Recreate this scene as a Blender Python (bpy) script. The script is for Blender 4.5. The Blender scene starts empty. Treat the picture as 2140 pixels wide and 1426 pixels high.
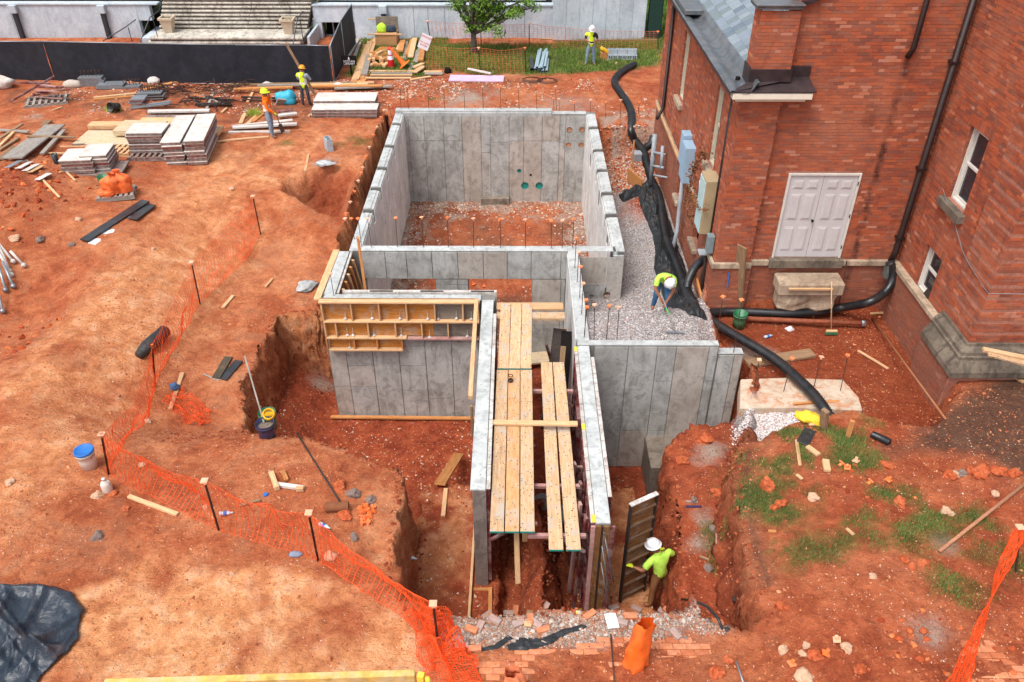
import bpy, bmesh, math, random
import numpy as np
from mathutils import Vector, Matrix, noise as mnoise
random.seed(7); np.random.seed(7)
SC = bpy.context.scene
COL = SC.collection

# ------------------------------------------------------------------ camera
F_PX, PITCH, YAW, CAMZ = 1719.0, math.radians(35.54), 0.0047, 10.4
cam_d = bpy.data.cameras.new('camera'); cam = bpy.data.objects.new('camera', cam_d); COL.objects.link(cam)
cam.location = (0, 0, CAMZ); cam.rotation_euler = (math.pi/2 - PITCH, 0, YAW)
cam_d.sensor_width = 36.0; cam_d.lens = 36.0*F_PX/2140.0; cam_d.clip_end = 800; cam_d.clip_start = 0.1
SC.camera = cam
# ------------------------------------------------------------------ light: bright overcast day
SUN_EL, SUN_AZ = math.radians(62), math.radians(222)      # azimuth from +Y clockwise
w = bpy.data.worlds.new('World'); SC.world = w; w.use_nodes = True
nt = w.node_tree; nt.nodes.clear()
sky = nt.nodes.new('ShaderNodeTexSky'); sky.sky_type = 'NISHITA'; sky.sun_disc = False
sky.sun_elevation = SUN_EL; sky.sun_rotation = SUN_AZ; sky.air_density = 1.0; sky.dust_density = 4.0; sky.ozone_density = 1.0
hs = nt.nodes.new('ShaderNodeHueSaturation'); hs.inputs['Saturation'].default_value = 0.35
bg = nt.nodes.new('ShaderNodeBackground'); bg.inputs['Strength'].default_value = 0.15
wo = nt.nodes.new('ShaderNodeOutputWorld')
nt.links.new(sky.outputs[0], hs.inputs['Color']); nt.links.new(hs.outputs[0], bg.inputs['Color']); nt.links.new(bg.outputs[0], wo.inputs['Surface'])
sl = bpy.data.lights.new('sun', 'SUN'); sl.energy = 1.25; sl.angle = math.radians(24); sl.color = (1.0, 0.96, 0.90)
so = bpy.data.objects.new('sun', sl); COL.objects.link(so)
_d = Vector((math.sin(SUN_AZ)*math.cos(SUN_EL), math.cos(SUN_AZ)*math.cos(SUN_EL), math.sin(SUN_EL)))
so.rotation_euler = _d.to_track_quat('Z', 'Y').to_euler(); so.location = (0, 0, 30)
SC.view_settings.view_transform = 'Standard'; SC.view_settings.look = 'None'
SC.view_settings.exposure = 0.68; SC.view_settings.gamma = 1.0; SC.view_settings.use_curve_mapping = False
SC.cycles.max_bounces = 6; SC.cycles.diffuse_bounces = 4; SC.cycles.glossy_bounces = 2; SC.cycles.transparent_max_bounces = 6

# ------------------------------------------------------------------ photo geometry -> world
_cp, _sp = math.cos(PITCH), math.sin(PITCH)
def ray(u, v):
    dx = (u-1070)/F_PX; dy = (713-v)/F_PX
    x, y, z = dx, _cp+dy*_sp, -_sp+dy*_cp
    c, s = math.cos(YAW), math.sin(YAW)
    return x*c-y*s, x*s+y*c, z
def P(u, v, z=0.0):
    r = ray(u, v); t = (z-CAMZ)/r[2]; return Vector((r[0]*t, r[1]*t, z))
def PY(u, v, Y):
    r = ray(u, v); t = Y/r[1]; return Vector((r[0]*t, Y, CAMZ+r[2]*t))
def PX(u, v, X):
    r = ray(u, v); t = X/r[0]; return Vector((X, r[1]*t, CAMZ+r[2]*t))

# ------------------------------------------------------------------ numpy noise
def _hash(ix, iy, iz, s):
    h = (ix*374761393 + iy*668265263 + iz*2147483647 + s*974634777) & 0xffffffff
    h = ((h ^ (h >> 13))*1274126177) & 0xffffffff
    return ((h ^ (h >> 16)) & 0xffff)/65535.0
def vnoise(x, y, z, s=0):
    x = np.asarray(x, float); y = np.asarray(y, float)+0*x; z = np.asarray(z, float)+0*x
    ix, iy, iz = np.floor(x).astype(np.int64), np.floor(y).astype(np.int64), np.floor(z).astype(np.int64)
    fx, fy, fz = x-ix, y-iy, z-iz
    fx, fy, fz = fx*fx*(3-2*fx), fy*fy*(3-2*fy), fz*fz*(3-2*fz)
    def L(a, b, t): return a+(b-a)*t
    r = []
    for dz in (0, 1):
        a = L(_hash(ix, iy, iz+dz, s), _hash(ix+1, iy, iz+dz, s), fx)
        b = L(_hash(ix, iy+1, iz+dz, s), _hash(ix+1, iy+1, iz+dz, s), fx)
        r.append(L(a, b, fy))
    return L(r[0], r[1], fz)*2-1
def fbm(x, y, z=0, octv=4, s=0, gain=0.5):
    a, t, n = 1.0, 0, 0
    for k in range(octv):
        f = 2.03**k
        t = t + a*vnoise(np.asarray(x)*f+k*7.3, np.asarray(y)*f-k*3.1, np.asarray(z)*f, s+k); n += a; a *= gain
    return t/n
def sdf(X, Y, poly):                       # signed distance, positive inside
    n = len(poly); d = np.full(X.shape, 1e9); ins = np.zeros(X.shape, bool)
    for i in range(n):
        ax, ay = poly[i][0], poly[i][1]; bx, by = poly[(i+1) % n][0], poly[(i+1) % n][1]
        ex, ey = bx-ax, by-ay; wx, wy = X-ax, Y-ay
        t = np.clip((wx*ex+wy*ey)/(ex*ex+ey*ey+1e-12), 0, 1)
        d = np.minimum(d, (wx-ex*t)**2+(wy-ey*t)**2)
        c = ((ay <= Y) & (by > Y)) | ((by <= Y) & (ay > Y))
        with np.errstate(divide='ignore', invalid='ignore'):
            xi = ax+(Y-ay)/(by-ay if by != ay else 1e-9)*ex
        ins ^= c & (X < xi)
    d = np.sqrt(d); return np.where(ins, d, -d)
def sstep(a, b, x):
    t = np.clip((x-a)/(b-a), 0, 1); return t*t*(3-2*t)
def lin(r, g=None, b=None):
    if g is None: r, g, b = r
    f = lambda c: (c/255.0/12.92 if c/255.0 <= .04045 else ((c/255.0+.055)/1.055)**2.4)
    return (f(r), f(g), f(b), 1.0)

# ------------------------------------------------------------------ objects
def link(o, parent=None):
    COL.objects.link(o)
    if parent is not None: o.parent = parent
    return o
def tag(o, label=None, cat=None, group=None, kind=None):
    if label: o['label'] = label
    if cat: o['category'] = cat
    if group: o['group'] = group
    if kind: o['kind'] = kind
    return o
def empty(name, loc=(0, 0, 0), rz=0.0, label=None, cat=None, group=None, kind=None):
    o = bpy.data.objects.new(name, None); o.empty_display_size = 0.1; o.location = loc; o.rotation_euler = (0, 0, rz)
    link(o); return tag(o, label, cat, group, kind)
class MB:
    """collects shapes, builds ONE mesh object"""
    def __init__(s): s.v = []; s.f = []; s.m = []; s.M = Matrix(); s.mi = 0
    def add(s, vs, fs):
        o = len(s.v); M = s.M
        s.v += [tuple(M @ Vector(p)) for p in vs]; s.f += [tuple(i+o for i in f) for f in fs]; s.m += [s.mi]*len(fs)
    def box(s, x0, x1, y0, y1, z0, z1):
        s.add([(x0,y0,z0),(x1,y0,z0),(x1,y1,z0),(x0,y1,z0),(x0,y0,z1),(x1,y0,z1),(x1,y1,z1),(x0,y1,z1)],
              [(0,3,2,1),(4,5,6,7),(0,1,5,4),(1,2,6,5),(2,3,7,6),(3,0,4,7)])
    def bar(s, a, b, w, t, roll=0.0):
        a, b = Vector(a), Vector(b); d = b-a; L = d.length; q = d.to_track_quat('X', 'Z').to_matrix().to_4x4()
        old = s.M; s.M = old @ Matrix.Translation(a) @ q @ Matrix.Rotation(roll, 4, 'X'); s.box(0, L, -w/2, w/2, -t/2, t/2); s.M = old
    def tube(s, pts, r, n=8, cap=True):
        pts = [Vector(p) for p in pts]; rs = r if isinstance(r, (list, tuple)) else [r]*len(pts)
        vs, fs = [], []; prev = None
        for i, p in enumerate(pts):
            d = (pts[min(i+1, len(pts)-1)]-pts[max(i-1, 0)])
            if d.length < 1e-9: d = Vector((0, 0, 1))
            d.normalize()
            if prev is None: a = d.orthogonal().normalized()
            else:
                a = prev-d*prev.dot(d)
                a = a.normalized() if a.length > 1e-6 else d.orthogonal().normalized()
            prev = a; b = d.cross(a)
            for k in range(n):
                t = 2*math.pi*k/n; vs.append(p+(a*math.cos(t)+b*math.sin(t))*rs[i])
        for i in range(len(pts)-1):
            for k in range(n):
                k2 = (k+1) % n; fs.append((i*n+k, i*n+k2, (i+1)*n+k2, (i+1)*n+k))
        if cap: fs += [tuple(range(n))[::-1], tuple((len(pts)-1)*n+k for k in range(n))]
        s.add(vs, fs)
    def lathe(s, prof, n=20, c=(0, 0, 0), close=False):
        vs = []; fs = []
        for r, z in prof:
            for k in range(n):
                t = 2*math.pi*k/n; vs.append((c[0]+r*math.cos(t), c[1]+r*math.sin(t), c[2]+z))
        for i in range(len(prof)-1):
            for k in range(n):
                k2 = (k+1) % n; fs.append((i*n+k, i*n+k2, (i+1)*n+k2, (i+1)*n+k))
        s.add(vs, fs)
    def prism(s, poly, y0, y1):            # poly in xz, extruded along y
        n = len(poly); vs = [(p[0], y0, p[1]) for p in poly]+[(p[0], y1, p[1]) for p in poly]
        s.add(vs, [tuple(range(n)), tuple(range(2*n-1, n-1, -1))]+[(i, i+n, (i+1) % n+n, (i+1) % n) for i in range(n)])
    def build(s, name, mats, parent=None, smooth=False, bevel=0.0, loc=None, rot=None, origin=None):
        me = bpy.data.meshes.new(name)
        vs = s.v
        if origin is not None: vs = [(p[0]-origin[0], p[1]-origin[1], p[2]-origin[2]) for p in vs]
        me.from_pydata(vs, [], s.f)
        if not isinstance(mats, (list, tuple)): mats = [mats]
        for m in mats: me.materials.append(m)
        if len(mats) > 1: me.polygons.foreach_set('material_index', s.m)
        if bevel > 0:
            bm = bmesh.new(); bm.from_mesh(me); bmesh.ops.remove_doubles(bm, verts=bm.verts, dist=1e-5)
            bmesh.ops.recalc_face_normals(bm, faces=bm.faces)
            ed = [e for e in bm.edges if len(e.link_faces) == 2 and e.calc_face_angle(0) > 0.6]
            bmesh.ops.bevel(bm, geom=ed, offset=bevel, segments=1, affect='EDGES', clamp_overlap=True)
            bm.to_mesh(me); bm.free()
        if smooth: me.polygons.foreach_set('use_smooth', [True]*len(me.polygons))
        me.update()
        o = bpy.data.objects.new(name, me); link(o, parent)
        if origin is not None: o.location = origin
        if loc is not None: o.location = loc
        if rot is not None: o.rotation_euler = rot
        return o
def np_mesh(name, V, Q, mats, parent=None, smooth=False, midx=None):
    V = np.asarray(V, np.float32); Q = np.asarray(Q, np.int32)
    me = bpy.data.meshes.new(name); k = Q.shape[1]
    me.vertices.add(len(V)); me.vertices.foreach_set('co', V.ravel())
    me.loops.add(Q.size); me.loops.foreach_set('vertex_index', Q.ravel())
    me.polygons.add(len(Q)); me.polygons.foreach_set('loop_start', np.arange(0, Q.size, k, dtype=np.int32))
    me.polygons.foreach_set('loop_total', np.full(len(Q), k, np.int32))
    for m in (mats if isinstance(mats, (list, tuple)) else [mats]): me.materials.append(m)
    if midx is not None: me.polygons.foreach_set('material_index', np.asarray(midx, np.int32))
    me.polygons.foreach_set('use_smooth', np.full(len(Q), smooth))
    me.update(calc_edges=True)
    o = bpy.data.objects.new(name, me); link(o, parent); return o
def face_attr(o, name, cols):               # float colour per face
    a = o.data.attributes.new(name, 'FLOAT_COLOR', 'FACE'); a.data.foreach_set('color', np.asarray(cols, np.float32).ravel())
def pt_attr(o, name, cols):
    a = o.data.attributes.new(name, 'FLOAT_COLOR', 'POINT'); a.data.foreach_set('color', np.asarray(cols, np.float32).ravel())

# ------------------------------------------------------------------ materials
class NT:
    def __init__(s, name):
        s.m = bpy.data.materials.new(name); s.m.use_nodes = True; s.t = s.m.node_tree; s.t.nodes.clear()
        s.out = s.n('ShaderNodeOutputMaterial'); s.b = s.n('ShaderNodeBsdfPrincipled'); s.l(s.b.outputs[0], s.out.inputs['Surface'])
    def n(s, t, **k):
        nd = s.t.nodes.new(t)
        for a, b in k.items(): setattr(nd, a, b)
        return nd
    def l(s, a, b): s.t.links.new(a, b)
    def co(s, kind='Object', scale=(1, 1, 1), rnd=False):
        tc = s.n('ShaderNodeTexCoord'); mp = s.n('ShaderNodeMapping'); mp.inputs['Scale'].default_value = scale
        s.l(tc.outputs[kind], mp.inputs['Vector'])
        if rnd:
            oi = s.n('ShaderNodeObjectInfo'); vm = s.n('ShaderNodeVectorMath', operation='SCALE'); vm.inputs['Scale'].default_value = 37.0
            cb = s.n('ShaderNodeCombineXYZ'); s.l(oi.outputs['Random'], cb.inputs[0]); s.l(oi.outputs['Random'], cb.inputs[1]); s.l(oi.outputs['Random'], cb.inputs[2])
            s.l(cb.outputs[0], vm.inputs[0]); s.l(vm.outputs[0], mp.inputs['Location'])
        return mp.outputs[0]
    def pos(s, scale=(1, 1, 1)):
        g = s.n('ShaderNodeNewGeometry'); mp = s.n('ShaderNodeMapping'); mp.inputs['Scale'].default_value = scale
        s.l(g.outputs['Position'], mp.inputs['Vector']); return mp.outputs[0]
    def noise(s, vec, scale=5, detail=4, rough=.55, dist=0):
        n = s.n('ShaderNodeTexNoise'); n.inputs['Scale'].default_value = scale; n.inputs['Detail'].default_value = detail
        n.inputs['Roughness'].default_value = rough; n.inputs['Distortion'].default_value = dist
        if vec is not None: s.l(vec, n.inputs['Vector'])
        return n.outputs['Fac']
    def vor(s, vec, scale=5, out='Color', feature='F1', rand=1.0):
        n = s.n('ShaderNodeTexVoronoi'); n.feature = feature; n.inputs['Scale'].default_value = scale; n.inputs['Randomness'].default_value = rand
        if vec is not None: s.l(vec, n.inputs['Vector'])
        return n.outputs[out]
    def ramp(s, fac, stops, interp='LINEAR'):
        r = s.n('ShaderNodeValToRGB'); cr = r.color_ramp; cr.interpolation = interp
        while len(cr.elements) < len(stops): cr.elements.new(0.5)
        for e, (p, c) in zip(cr.elements, stops):
            e.position = p; e.color = c if isinstance(c, (tuple, list)) else (c, c, c, 1)
        s.l(fac, r.inputs['Fac']); return r.outputs['Color']
    def mix(s, fac, a, b, mode='MIX'):
        m = s.n('ShaderNodeMix', data_type='RGBA', blend_type=mode); m.clamp_factor = True
        for sock, val in ((m.inputs[0], fac), (m.inputs[6], a), (m.inputs[7], b)):
            if isinstance(val, (int, float)): sock.default_value = val
            elif isinstance(val, (tuple, list)): sock.default_value = val
            else: s.l(val, sock)
        return m.outputs[2]
    def math(s, op, a, b=0.0, clamp=False):
        m = s.n('ShaderNodeMath', operation=op, use_clamp=clamp)
        for sock, val in ((m.inputs[0], a), (m.inputs[1], b)):
            if isinstance(val, (int, float)): sock.default_value = val
            else: s.l(val, sock)
        return m.outputs[0]
    def attr(s, name, out='Color'):
        a = s.n('ShaderNodeAttribute', attribute_name=name); return a.outputs[out]
    def sep(s, c):
        q = s.n('ShaderNodeSeparateColor'); s.l(c, q.inputs[0]); return q.outputs
    def col(s, c):
        if isinstance(c, (tuple, list)): s.b.inputs['Base Color'].default_value = c
        else: s.l(c, s.b.inputs['Base Color'])
    def rough(s, r, spec=None, metal=None):
        if isinstance(r, (int, float)): s.b.inputs['Roughness'].default_value = r
        else: s.l(r, s.b.inputs['Roughness'])
        if spec is not None: s.b.inputs['Specular IOR Level'].default_value = spec
        if metal is not None: s.b.inputs['Metallic'].default_value = metal
    def bump(s, h, strength=.5, dist=.02, prev=None):
        b = s.n('ShaderNodeBump'); b.inputs['Strength'].default_value = strength; b.inputs['Distance'].default_value = dist
        s.l(h, b.inputs['Height'])
        if prev is not None: s.l(prev, b.inputs['Normal'])
        s.l(b.outputs[0], s.b.inputs['Normal']); return b.outputs[0]

def mat_soil():
    n = NT('soil'); p = n.pos()
    big = n.noise(p, .55, 5, .6, .3); mid = n.noise(p, 2.6, 6, .65, .4); fine = n.noise(p, 22, 4, .7); vf = n.noise(p, 90, 2, .6)
    c = n.ramp(n.math('ADD', n.math('MULTIPLY', big, .6), n.math('MULTIPLY', mid, .4)),
               [(.38, lin(162, 86, 54)), (.47, lin(188, 108, 70)), (.54, lin(206, 130, 88)), (.62, lin(222, 152, 108))])
    m1 = n.sep(n.attr('m1')); m2 = n.sep(n.attr('m2'))
    hv = n.noise(p, 1.15, 4, .6, 1.2); c = n.mix(n.ramp(hv, [(.52, 0.0), (.64, .5)]), c, lin(178, 128, 96)); c = n.mix(n.ramp(hv, [(.34, .45), (.44, 0.0)]), c, lin(150, 70, 44))
    c = n.mix(m2[0], c, n.mix(n.ramp(mid, [(.35, 0.0), (.65, 1.0)]), lin(136, 58, 38), lin(182, 90, 58)))
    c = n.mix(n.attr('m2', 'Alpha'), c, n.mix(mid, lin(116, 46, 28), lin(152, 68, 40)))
    c = n.mix(m1[2], c, n.ramp(mid, [(.36, lin(212, 138, 90)), (.5, lin(234, 164, 112)), (.62, lin(244, 190, 146))]))
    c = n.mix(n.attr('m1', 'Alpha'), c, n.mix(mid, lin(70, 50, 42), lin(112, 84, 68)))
    c = n.mix(m2[1], c, n.mix(fine, lin(140, 118, 104), lin(196, 182, 168)))          # mortar dust
    crumb = n.noise(p, 9, 6, .75, .6); st2 = n.noise(n.pos((1.2, 3.2, 2)), 4.5, 5, .7, .8)
    c = n.mix(n.ramp(crumb, [(.36, .6), (.47, 0.0)]), c, n.mix(.5, c, lin(84, 36, 22)))
    c = n.mix(n.ramp(st2, [(.36, .5), (.46, 0.0)]), c, n.mix(.4, c, lin(100, 46, 28)))
    c = n.mix(n.ramp(crumb, [(.56, 0.0), (.70, .35)]), c, lin(240, 160, 108))
    c = n.mix(n.ramp(fine, [(.3, .6), (.48, 0.0)]), c, n.mix(.5, c, lin(90, 36, 20)))
    c = n.mix(n.ramp(vf, [(.7, 0.0), (.85, .2)]), c, lin(230, 180, 140))
    # small pale stones
    vd = n.vor(p, 34, 'Distance'); vc = n.vor(p, 34, 'Color'); r = n.sep(vc)[0]
    dens = n.math('ADD', n.math('MULTIPLY', m2[2], .22), -.012)
    st = n.math('MULTIPLY', n.math('LESS_THAN', r, dens), n.math('LESS_THAN', vd, .32))
    c = n.mix(st, c, n.mix(n.sep(vc)[1], lin(190, 150, 128), lin(238, 222, 208)))
    # gravel
    gd = n.vor(p, 30, 'Distance'); gc = n.sep(n.vor(p, 30, 'Color'))[1]
    g = n.mix(gc, lin(140, 132, 130), lin(222, 216, 214)); g = n.mix(n.ramp(gd, [(.35, 0.0), (.75, .6)]), g, lin(96, 86, 84))
    g = n.mix(n.ramp(mid, [(.45, 0.0), (.66, .4)]), g, lin(190, 164, 154))
    c = n.mix(m1[0], c, g)
    # grass floor
    gr = n.mix(n.ramp(mid, [(.38, 0.0), (.6, 1.0)]), lin(62, 84, 36), lin(128, 124, 70)); c = n.mix(m1[1], c, n.mix(n.ramp(fine, [(.4, 0.0), (.6, 1.0)]), gr, lin(52, 72, 32)))
    n.col(c); n.rough(.95, .15)
    h = n.math('ADD', n.math('MULTIPLY', mid, 1.0), n.math('MULTIPLY', fine, .45)); h = n.math('ADD', h, n.math('MULTIPLY', vf, .12)); h = n.math('ADD', h, n.math('MULTIPLY', crumb, .9)); h = n.math('ADD', h, n.math('MULTIPLY', st2, .5))
    h = n.math('ADD', h, n.math('MULTIPLY', n.math('SUBTRACT', 1.0, gd), n.math('MULTIPLY', m1[0], .35)))
    h = n.math('ADD', h, n.math('MULTIPLY', st, .12))
    n.bump(h, .9, .08); return n.m
def mat_concrete(name, a=lin(154, 153, 149), b=lin(182, 181, 178), stain=lin(114, 110, 104), rnd=.065, streak=.6, tint=None):
    n = NT(name); p = n.pos(); n1 = n.noise(p, 1.3, 6, .6, .6); n2 = n.noise(p, 9, 5, .65); n3 = n.noise(p, 60, 3, .6)
    c = n.ramp(n1, [(.34, a), (.6, b)])
    s = n.noise(n.pos((3, 3, .7)), 1.5, 5, .65, .8)
    c = n.mix(n.ramp(s, [(.50, 0.0), (.70, streak)]), c, stain)
    c = n.mix(n.ramp(n2, [(.3, .35), (.48, 0.0)]), c, stain)
    oi = n.n('ShaderNodeObjectInfo')
    br = n.ramp(oi.outputs['Random'], [(0.0, 1.0-rnd), (1.0, 1.0+rnd)])
    c = n.mix(1.0, c, br, 'MULTIPLY')
    if tint: c = n.mix(n.ramp(oi.outputs['Random'], [(.80, 0.0), (.9, .35)]), c, tint)
    blot = n.noise(n.pos((1, 1, .8)), 2.6, 7, .72, 1.4); c = n.mix(n.ramp(blot, [(.53, 0.0), (.60, streak*.7)]), c, stain); c = n.mix(n.ramp(blot, [(.36, .28), (.44, 0.0)]), c, tuple(min(1, q*1.25) for q in b[:3])+(1,))
    pv = n.vor(p, 13, 'Distance'); pr = n.sep(n.vor(p, 13, 'Color'))[0]
    pit = n.math('MULTIPLY', n.math('LESS_THAN', pr, .22), n.math('LESS_THAN', pv, .13)); c = n.mix(pit, c, lin(60, 58, 56))
    n.col(c); n.rough(.9, .2); n.bump(n.math('ADD', n.math('MULTIPLY', n2, .5), n.math('MULTIPLY', n3, .4)), .35, .01); return n.m
def mat_wood(name, a, b, dark=None, spots=0.0, rough=.8, rnd=.12, spotc=lin(92, 84, 76)):
    n = NT(name); v = n.co('Object', (.9, 9, 9), True); g = n.noise(v, 3.0, 5, .6, .9); g2 = n.noise(n.co('Object', (3, 60, 60), True), 2, 2, .5)
    c = n.ramp(g, [(.34, a), (.62, b)]); c = n.mix(n.ramp(g2, [(.35, .35), (.5, 0.0)]), c, dark or tuple(x*.6 for x in a[:3])+(1,))
    oi = n.n('ShaderNodeObjectInfo'); c = n.mix(1.0, c, n.ramp(oi.outputs['Random'], [(0.0, 1.0-rnd), (1.0, 1.0+rnd)]), 'MULTIPLY')
    vv = n.co('Object', (1, 1, 1), True)
    bl = n.noise(vv, 3.2, 5, .65, .5)
    if spots > 0:
        c = n.mix(n.ramp(bl, [(.50, 0.0), (.66, spots)]), c, lin(176, 168, 158))
        d = n.vor(vv, 22, 'Distance'); r = n.sep(n.vor(vv, 22, 'Color'))[0]
        c = n.mix(n.math('MULTIPLY', n.math('LESS_THAN', r, .3*spots+.05), n.math('LESS_THAN', d, .28)), c, spotc)
    else: c = n.mix(n.ramp(bl, [(.55, 0.0), (.72, .3)]), c, lin(150, 120, 96))
    n.col(c); n.rough(rough, .25); n.bump(n.math('ADD', g, g2), .3, .004); return n.m
def mat_plain(name, c, rough=.6, spec=.4, metal=0.0, vary=.12, nscale=14, dirt=0.0, dirtc=lin(150, 90, 60), bump=.15, scale3=(1, 1, 1)):
    n = NT(name); v = n.co('Object', scale3); f = n.noise(v, nscale, 4, .6)
    d = tuple(x*(1-vary*1.6) for x in c[:3])+(1,); e = tuple(min(1, x*(1+vary)) for x in c[:3])+(1,)
    k = n.ramp(f, [(.32, d), (.66, e)])
    if dirt > 0: k = n.mix(n.ramp(n.noise(n.pos(), 3.4, 6, .7, .5), [(.44, 0.0), (.66, dirt)]), k, dirtc)
    n.col(k); n.rough(rough, spec, metal); n.bump(f, bump, .006); return n.m
def mat_brick():
    n = NT('brick_clay'); r = n.sep(n.attr('rnd')); p = n.pos(); f = n.noise(p, 26, 4, .65)
    c = n.ramp(r[0], [(0.0, lin(122, 74, 62)), (.14, lin(142, 74, 56)), (.40, lin(160, 80, 54)), (.66, lin(180, 92, 58)), (.80, lin(150, 86, 66)), (.90, lin(140, 88, 74)), (.97, lin(200, 124, 90)), (1.0, lin(180, 130, 114))])
    c = n.mix(n.ramp(f, [(.34, .25), (.5, 0.0)]), c, n.mix(.4, c, lin(92, 40, 32)))
    wth = n.noise(p, .8, 6, .65, .6)
    c = n.mix(n.ramp(wth, [(.46, .08), (.70, .55)]), c, lin(180, 118, 92))
    c = n.mix(n.ramp(n.noise(n.pos((2, 2, .6)), 1.1, 5, .6, 1.0), [(.56, 0.0), (.75, .55)]), c, lin(96, 52, 44))
    ps = n.n('ShaderNodeSeparateXYZ'); n.l(p, ps.inputs[0]); wb_ = n.math('ABSOLUTE', n.math('SUBTRACT', n.math('ADD', ps.outputs[0], n.math('MULTIPLY', n.noise(n.pos((1, 1, 1.5)), 2.0, 4, .6), .22)), 8.06))
    sk = n.math('MULTIPLY', n.ramp(wb_, [(.02, .85), (.11, 0.0)]), n.math('MULTIPLY', n.math('GREATER_THAN', ps.outputs[1], 16.85), n.math('LESS_THAN', ps.outputs[2], 5.5)))
    sk = n.math('MULTIPLY', sk, n.ramp(n.noise(n.pos((1, 1, .9)), 1.9, 3, .6), [(.42, .15), (.56, 1.0)])); c = n.mix(sk, c, lin(58, 34, 32))
    c = n.mix(r[1], c, n.mix(f, lin(96, 60, 48), lin(168, 112, 92)))        # dirty foundation courses
    n.col(c); n.rough(.92, .18); n.bump(f, .16, .004); return n.m
# ================================================================== TERRAIN
def pl(z, *uv): return [tuple(P(u, v, z))[:2] for u, v in uv]
def base_height(X, Y):
    z = np.full(X.shape, -0.32)
    z = z + .10*fbm(X*.22, Y*.22, 0, 3, 11) - .98*sstep(11.7, 13.6, Y)*sstep(23.5, 20.0, Y)*sstep(-11.0, -7.2, X)*(X < -3.5)
    z = z + .30*sstep(3.0, 6.0, X)*sstep(16.5, 12.0, Y)+.28*sstep(7.2, 8.6, X)*sstep(16.5, 12.0, Y)*sstep(9, 12, Y)          # lawn rising to the tower
    z = z + .75*np.exp(-(((X+15.8)/2.6)**2+((Y-21.6)/2.6)**2))    # spoil heap at the left
    z = z + .40*np.exp(-(((X+16.5)/2.0)**2+((Y-26.4)/1.6)**2))
    z = z - .45*np.exp(-(((X+12.3)/1.3)**2+((Y-17.5)/2.2)**2))
    z = z - .55*sstep(-9.2, -11.8, X)*sstep(18.6, 16.0, Y)*sstep(9, 13, Y)*.6
    z = z - .25*np.exp(-(((X+6.6)/1.6)**2+((Y-12.4)/1.6)**2))
    z = z + .12*np.exp(-(((X+3.2)/1.8)**2+((Y-10.2)/1.2)**2))
    z = z + .10*np.exp(-(((X-6.3)/2.5)**2+((Y-9.5)/2.5)**2))
    return z
PIT_Z = -3.62
R_MAIN = pl(-.4, (806,244), (786,280), (770,322), (742,400))+pl(-1.0, (716,480))+pl(-1.3, (700,535), (668,642), (620,652), (575,652), (545,720), (512,800))+pl(-1.1, (500,860))+pl(-.85, (531,908))+pl(-.65, (620,928))+pl(-.5, (700,942))+pl(-.4, (800,974), (857,1008)) \
       + [(-1.2, 10.9), (3.0, 10.9), (3.05, 12.2), (3.3, 12.7), (3.75, 12.95), (4.4, 13.0), (4.95, 13.3), (5.3, 14.6), (1.6, 15.2), (1.6, 19.4), (2.9, 19.6), (3.0, 28.9), (-4.0, 28.9)]
R_ROOM = [(-4.13, 18.6), (2.65, 18.6), (2.65, 28.57), (-4.13, 28.57)]
R_ROOM2 = [(-4.4, 16.3), (1.48, 16.3), (1.48, 18.7), (-4.4, 18.7)]
R_FRONT = [(1.3, 13.6), (4.3, 13.6), (4.80, 14.5), (1.3, 14.5)]
R_NEAR = pl(-.4, (857,1006), (846,1100), (834,1180), (832,1240), (850,1262)) + pl(-.2, (920,1271), (1100,1270), (1250,1263), (1400,1268), (1440,1275)) \
       + [(2.95, 8.4), (2.98, 9.5), (3.02, 10.4), (3.0, 12.9), (1.0, 13.2), (-1.9, 13.2)]
R_SLABL = [(-1.95, 8.0), (-.3, 8.0), (-.3, 12.78), (-1.95, 12.78)]
R_SLABR = [(1.5, 7.7), (2.62, 7.9), (2.62, 12.8), (1.5, 12.8)]
R_LEDGE = [(2.4, 7.75), (2.4, 9.5), (2.4, 11.3), (2.6, 13.6), (5.1, 13.8), (5.0, 13.2), (4.75, 12.6)] + pl(0., (1545,930), (1538,975), (1548,1050), (1562,1130), (1585,1210), (1605,1262)) + [(3.5, 7.45), (3.1, 7.6)]
R_GRAVEL = [(1.47, 14.5), (4.35, 14.5), (4.55, 15.2), (4.58, 17.2), (4.9, 17.4), (4.9, 28.0), (2.68, 28.0), (2.68, 18.6), (1.47, 18.6)]
R_TRENCH = [(4.55, 17.0), (4.45, 15.0), (5.1, 14.2), (4.7, 13.0), (4.42, 12.2), (4.40, 11.55), (4.75, 11.55), (5.15, 11.8), (5.6, 12.0), (6.0, 12.1), (6.6, 12.25), (7.2, 11.9), (7.9, 11.8), (8.5, 12.3), (8.9, 13.0), (9.3, 13.6), (9.3, 17.2)]
R_BACKT = [(2.75, 28.2), (2.75, 27.3), (4.8, 27.3), (4.8, 28.6), (3.0, 28.7)]
R_SCOOP = pl(-.4, (690,345), (752,345), (722,430), (660,425), (585,395), (600,372))
R_DITCH = [(-1.45, 6.9)]
DEBRIS = pl(-.3, (905,1285), (1000,1290), (1260,1278), (1400,1275), (1500,1262), (1560,1290), (1500,1322), (1080,1352), (930,1345))
GX = np.unique(np.concatenate([np.linspace(-60, -20, 30), np.linspace(-20, -9, 130), np.linspace(-9, -4.7, 80), np.linspace(-4.7, 5.2, 232), np.linspace(5.2, 9.5, 84), np.linspace(9.5, 14, 30), np.linspace(14, 60, 25)]))
GY = np.unique(np.concatenate([np.linspace(-10, 5.2, 16), np.linspace(5.2, 19, 330), np.linspace(19, 29, 170), np.linspace(29, 40, 130), np.linspace(40, 52, 50), np.linspace(52, 220, 24)]))
X, Y = np.meshgrid(GX, GY)
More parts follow.
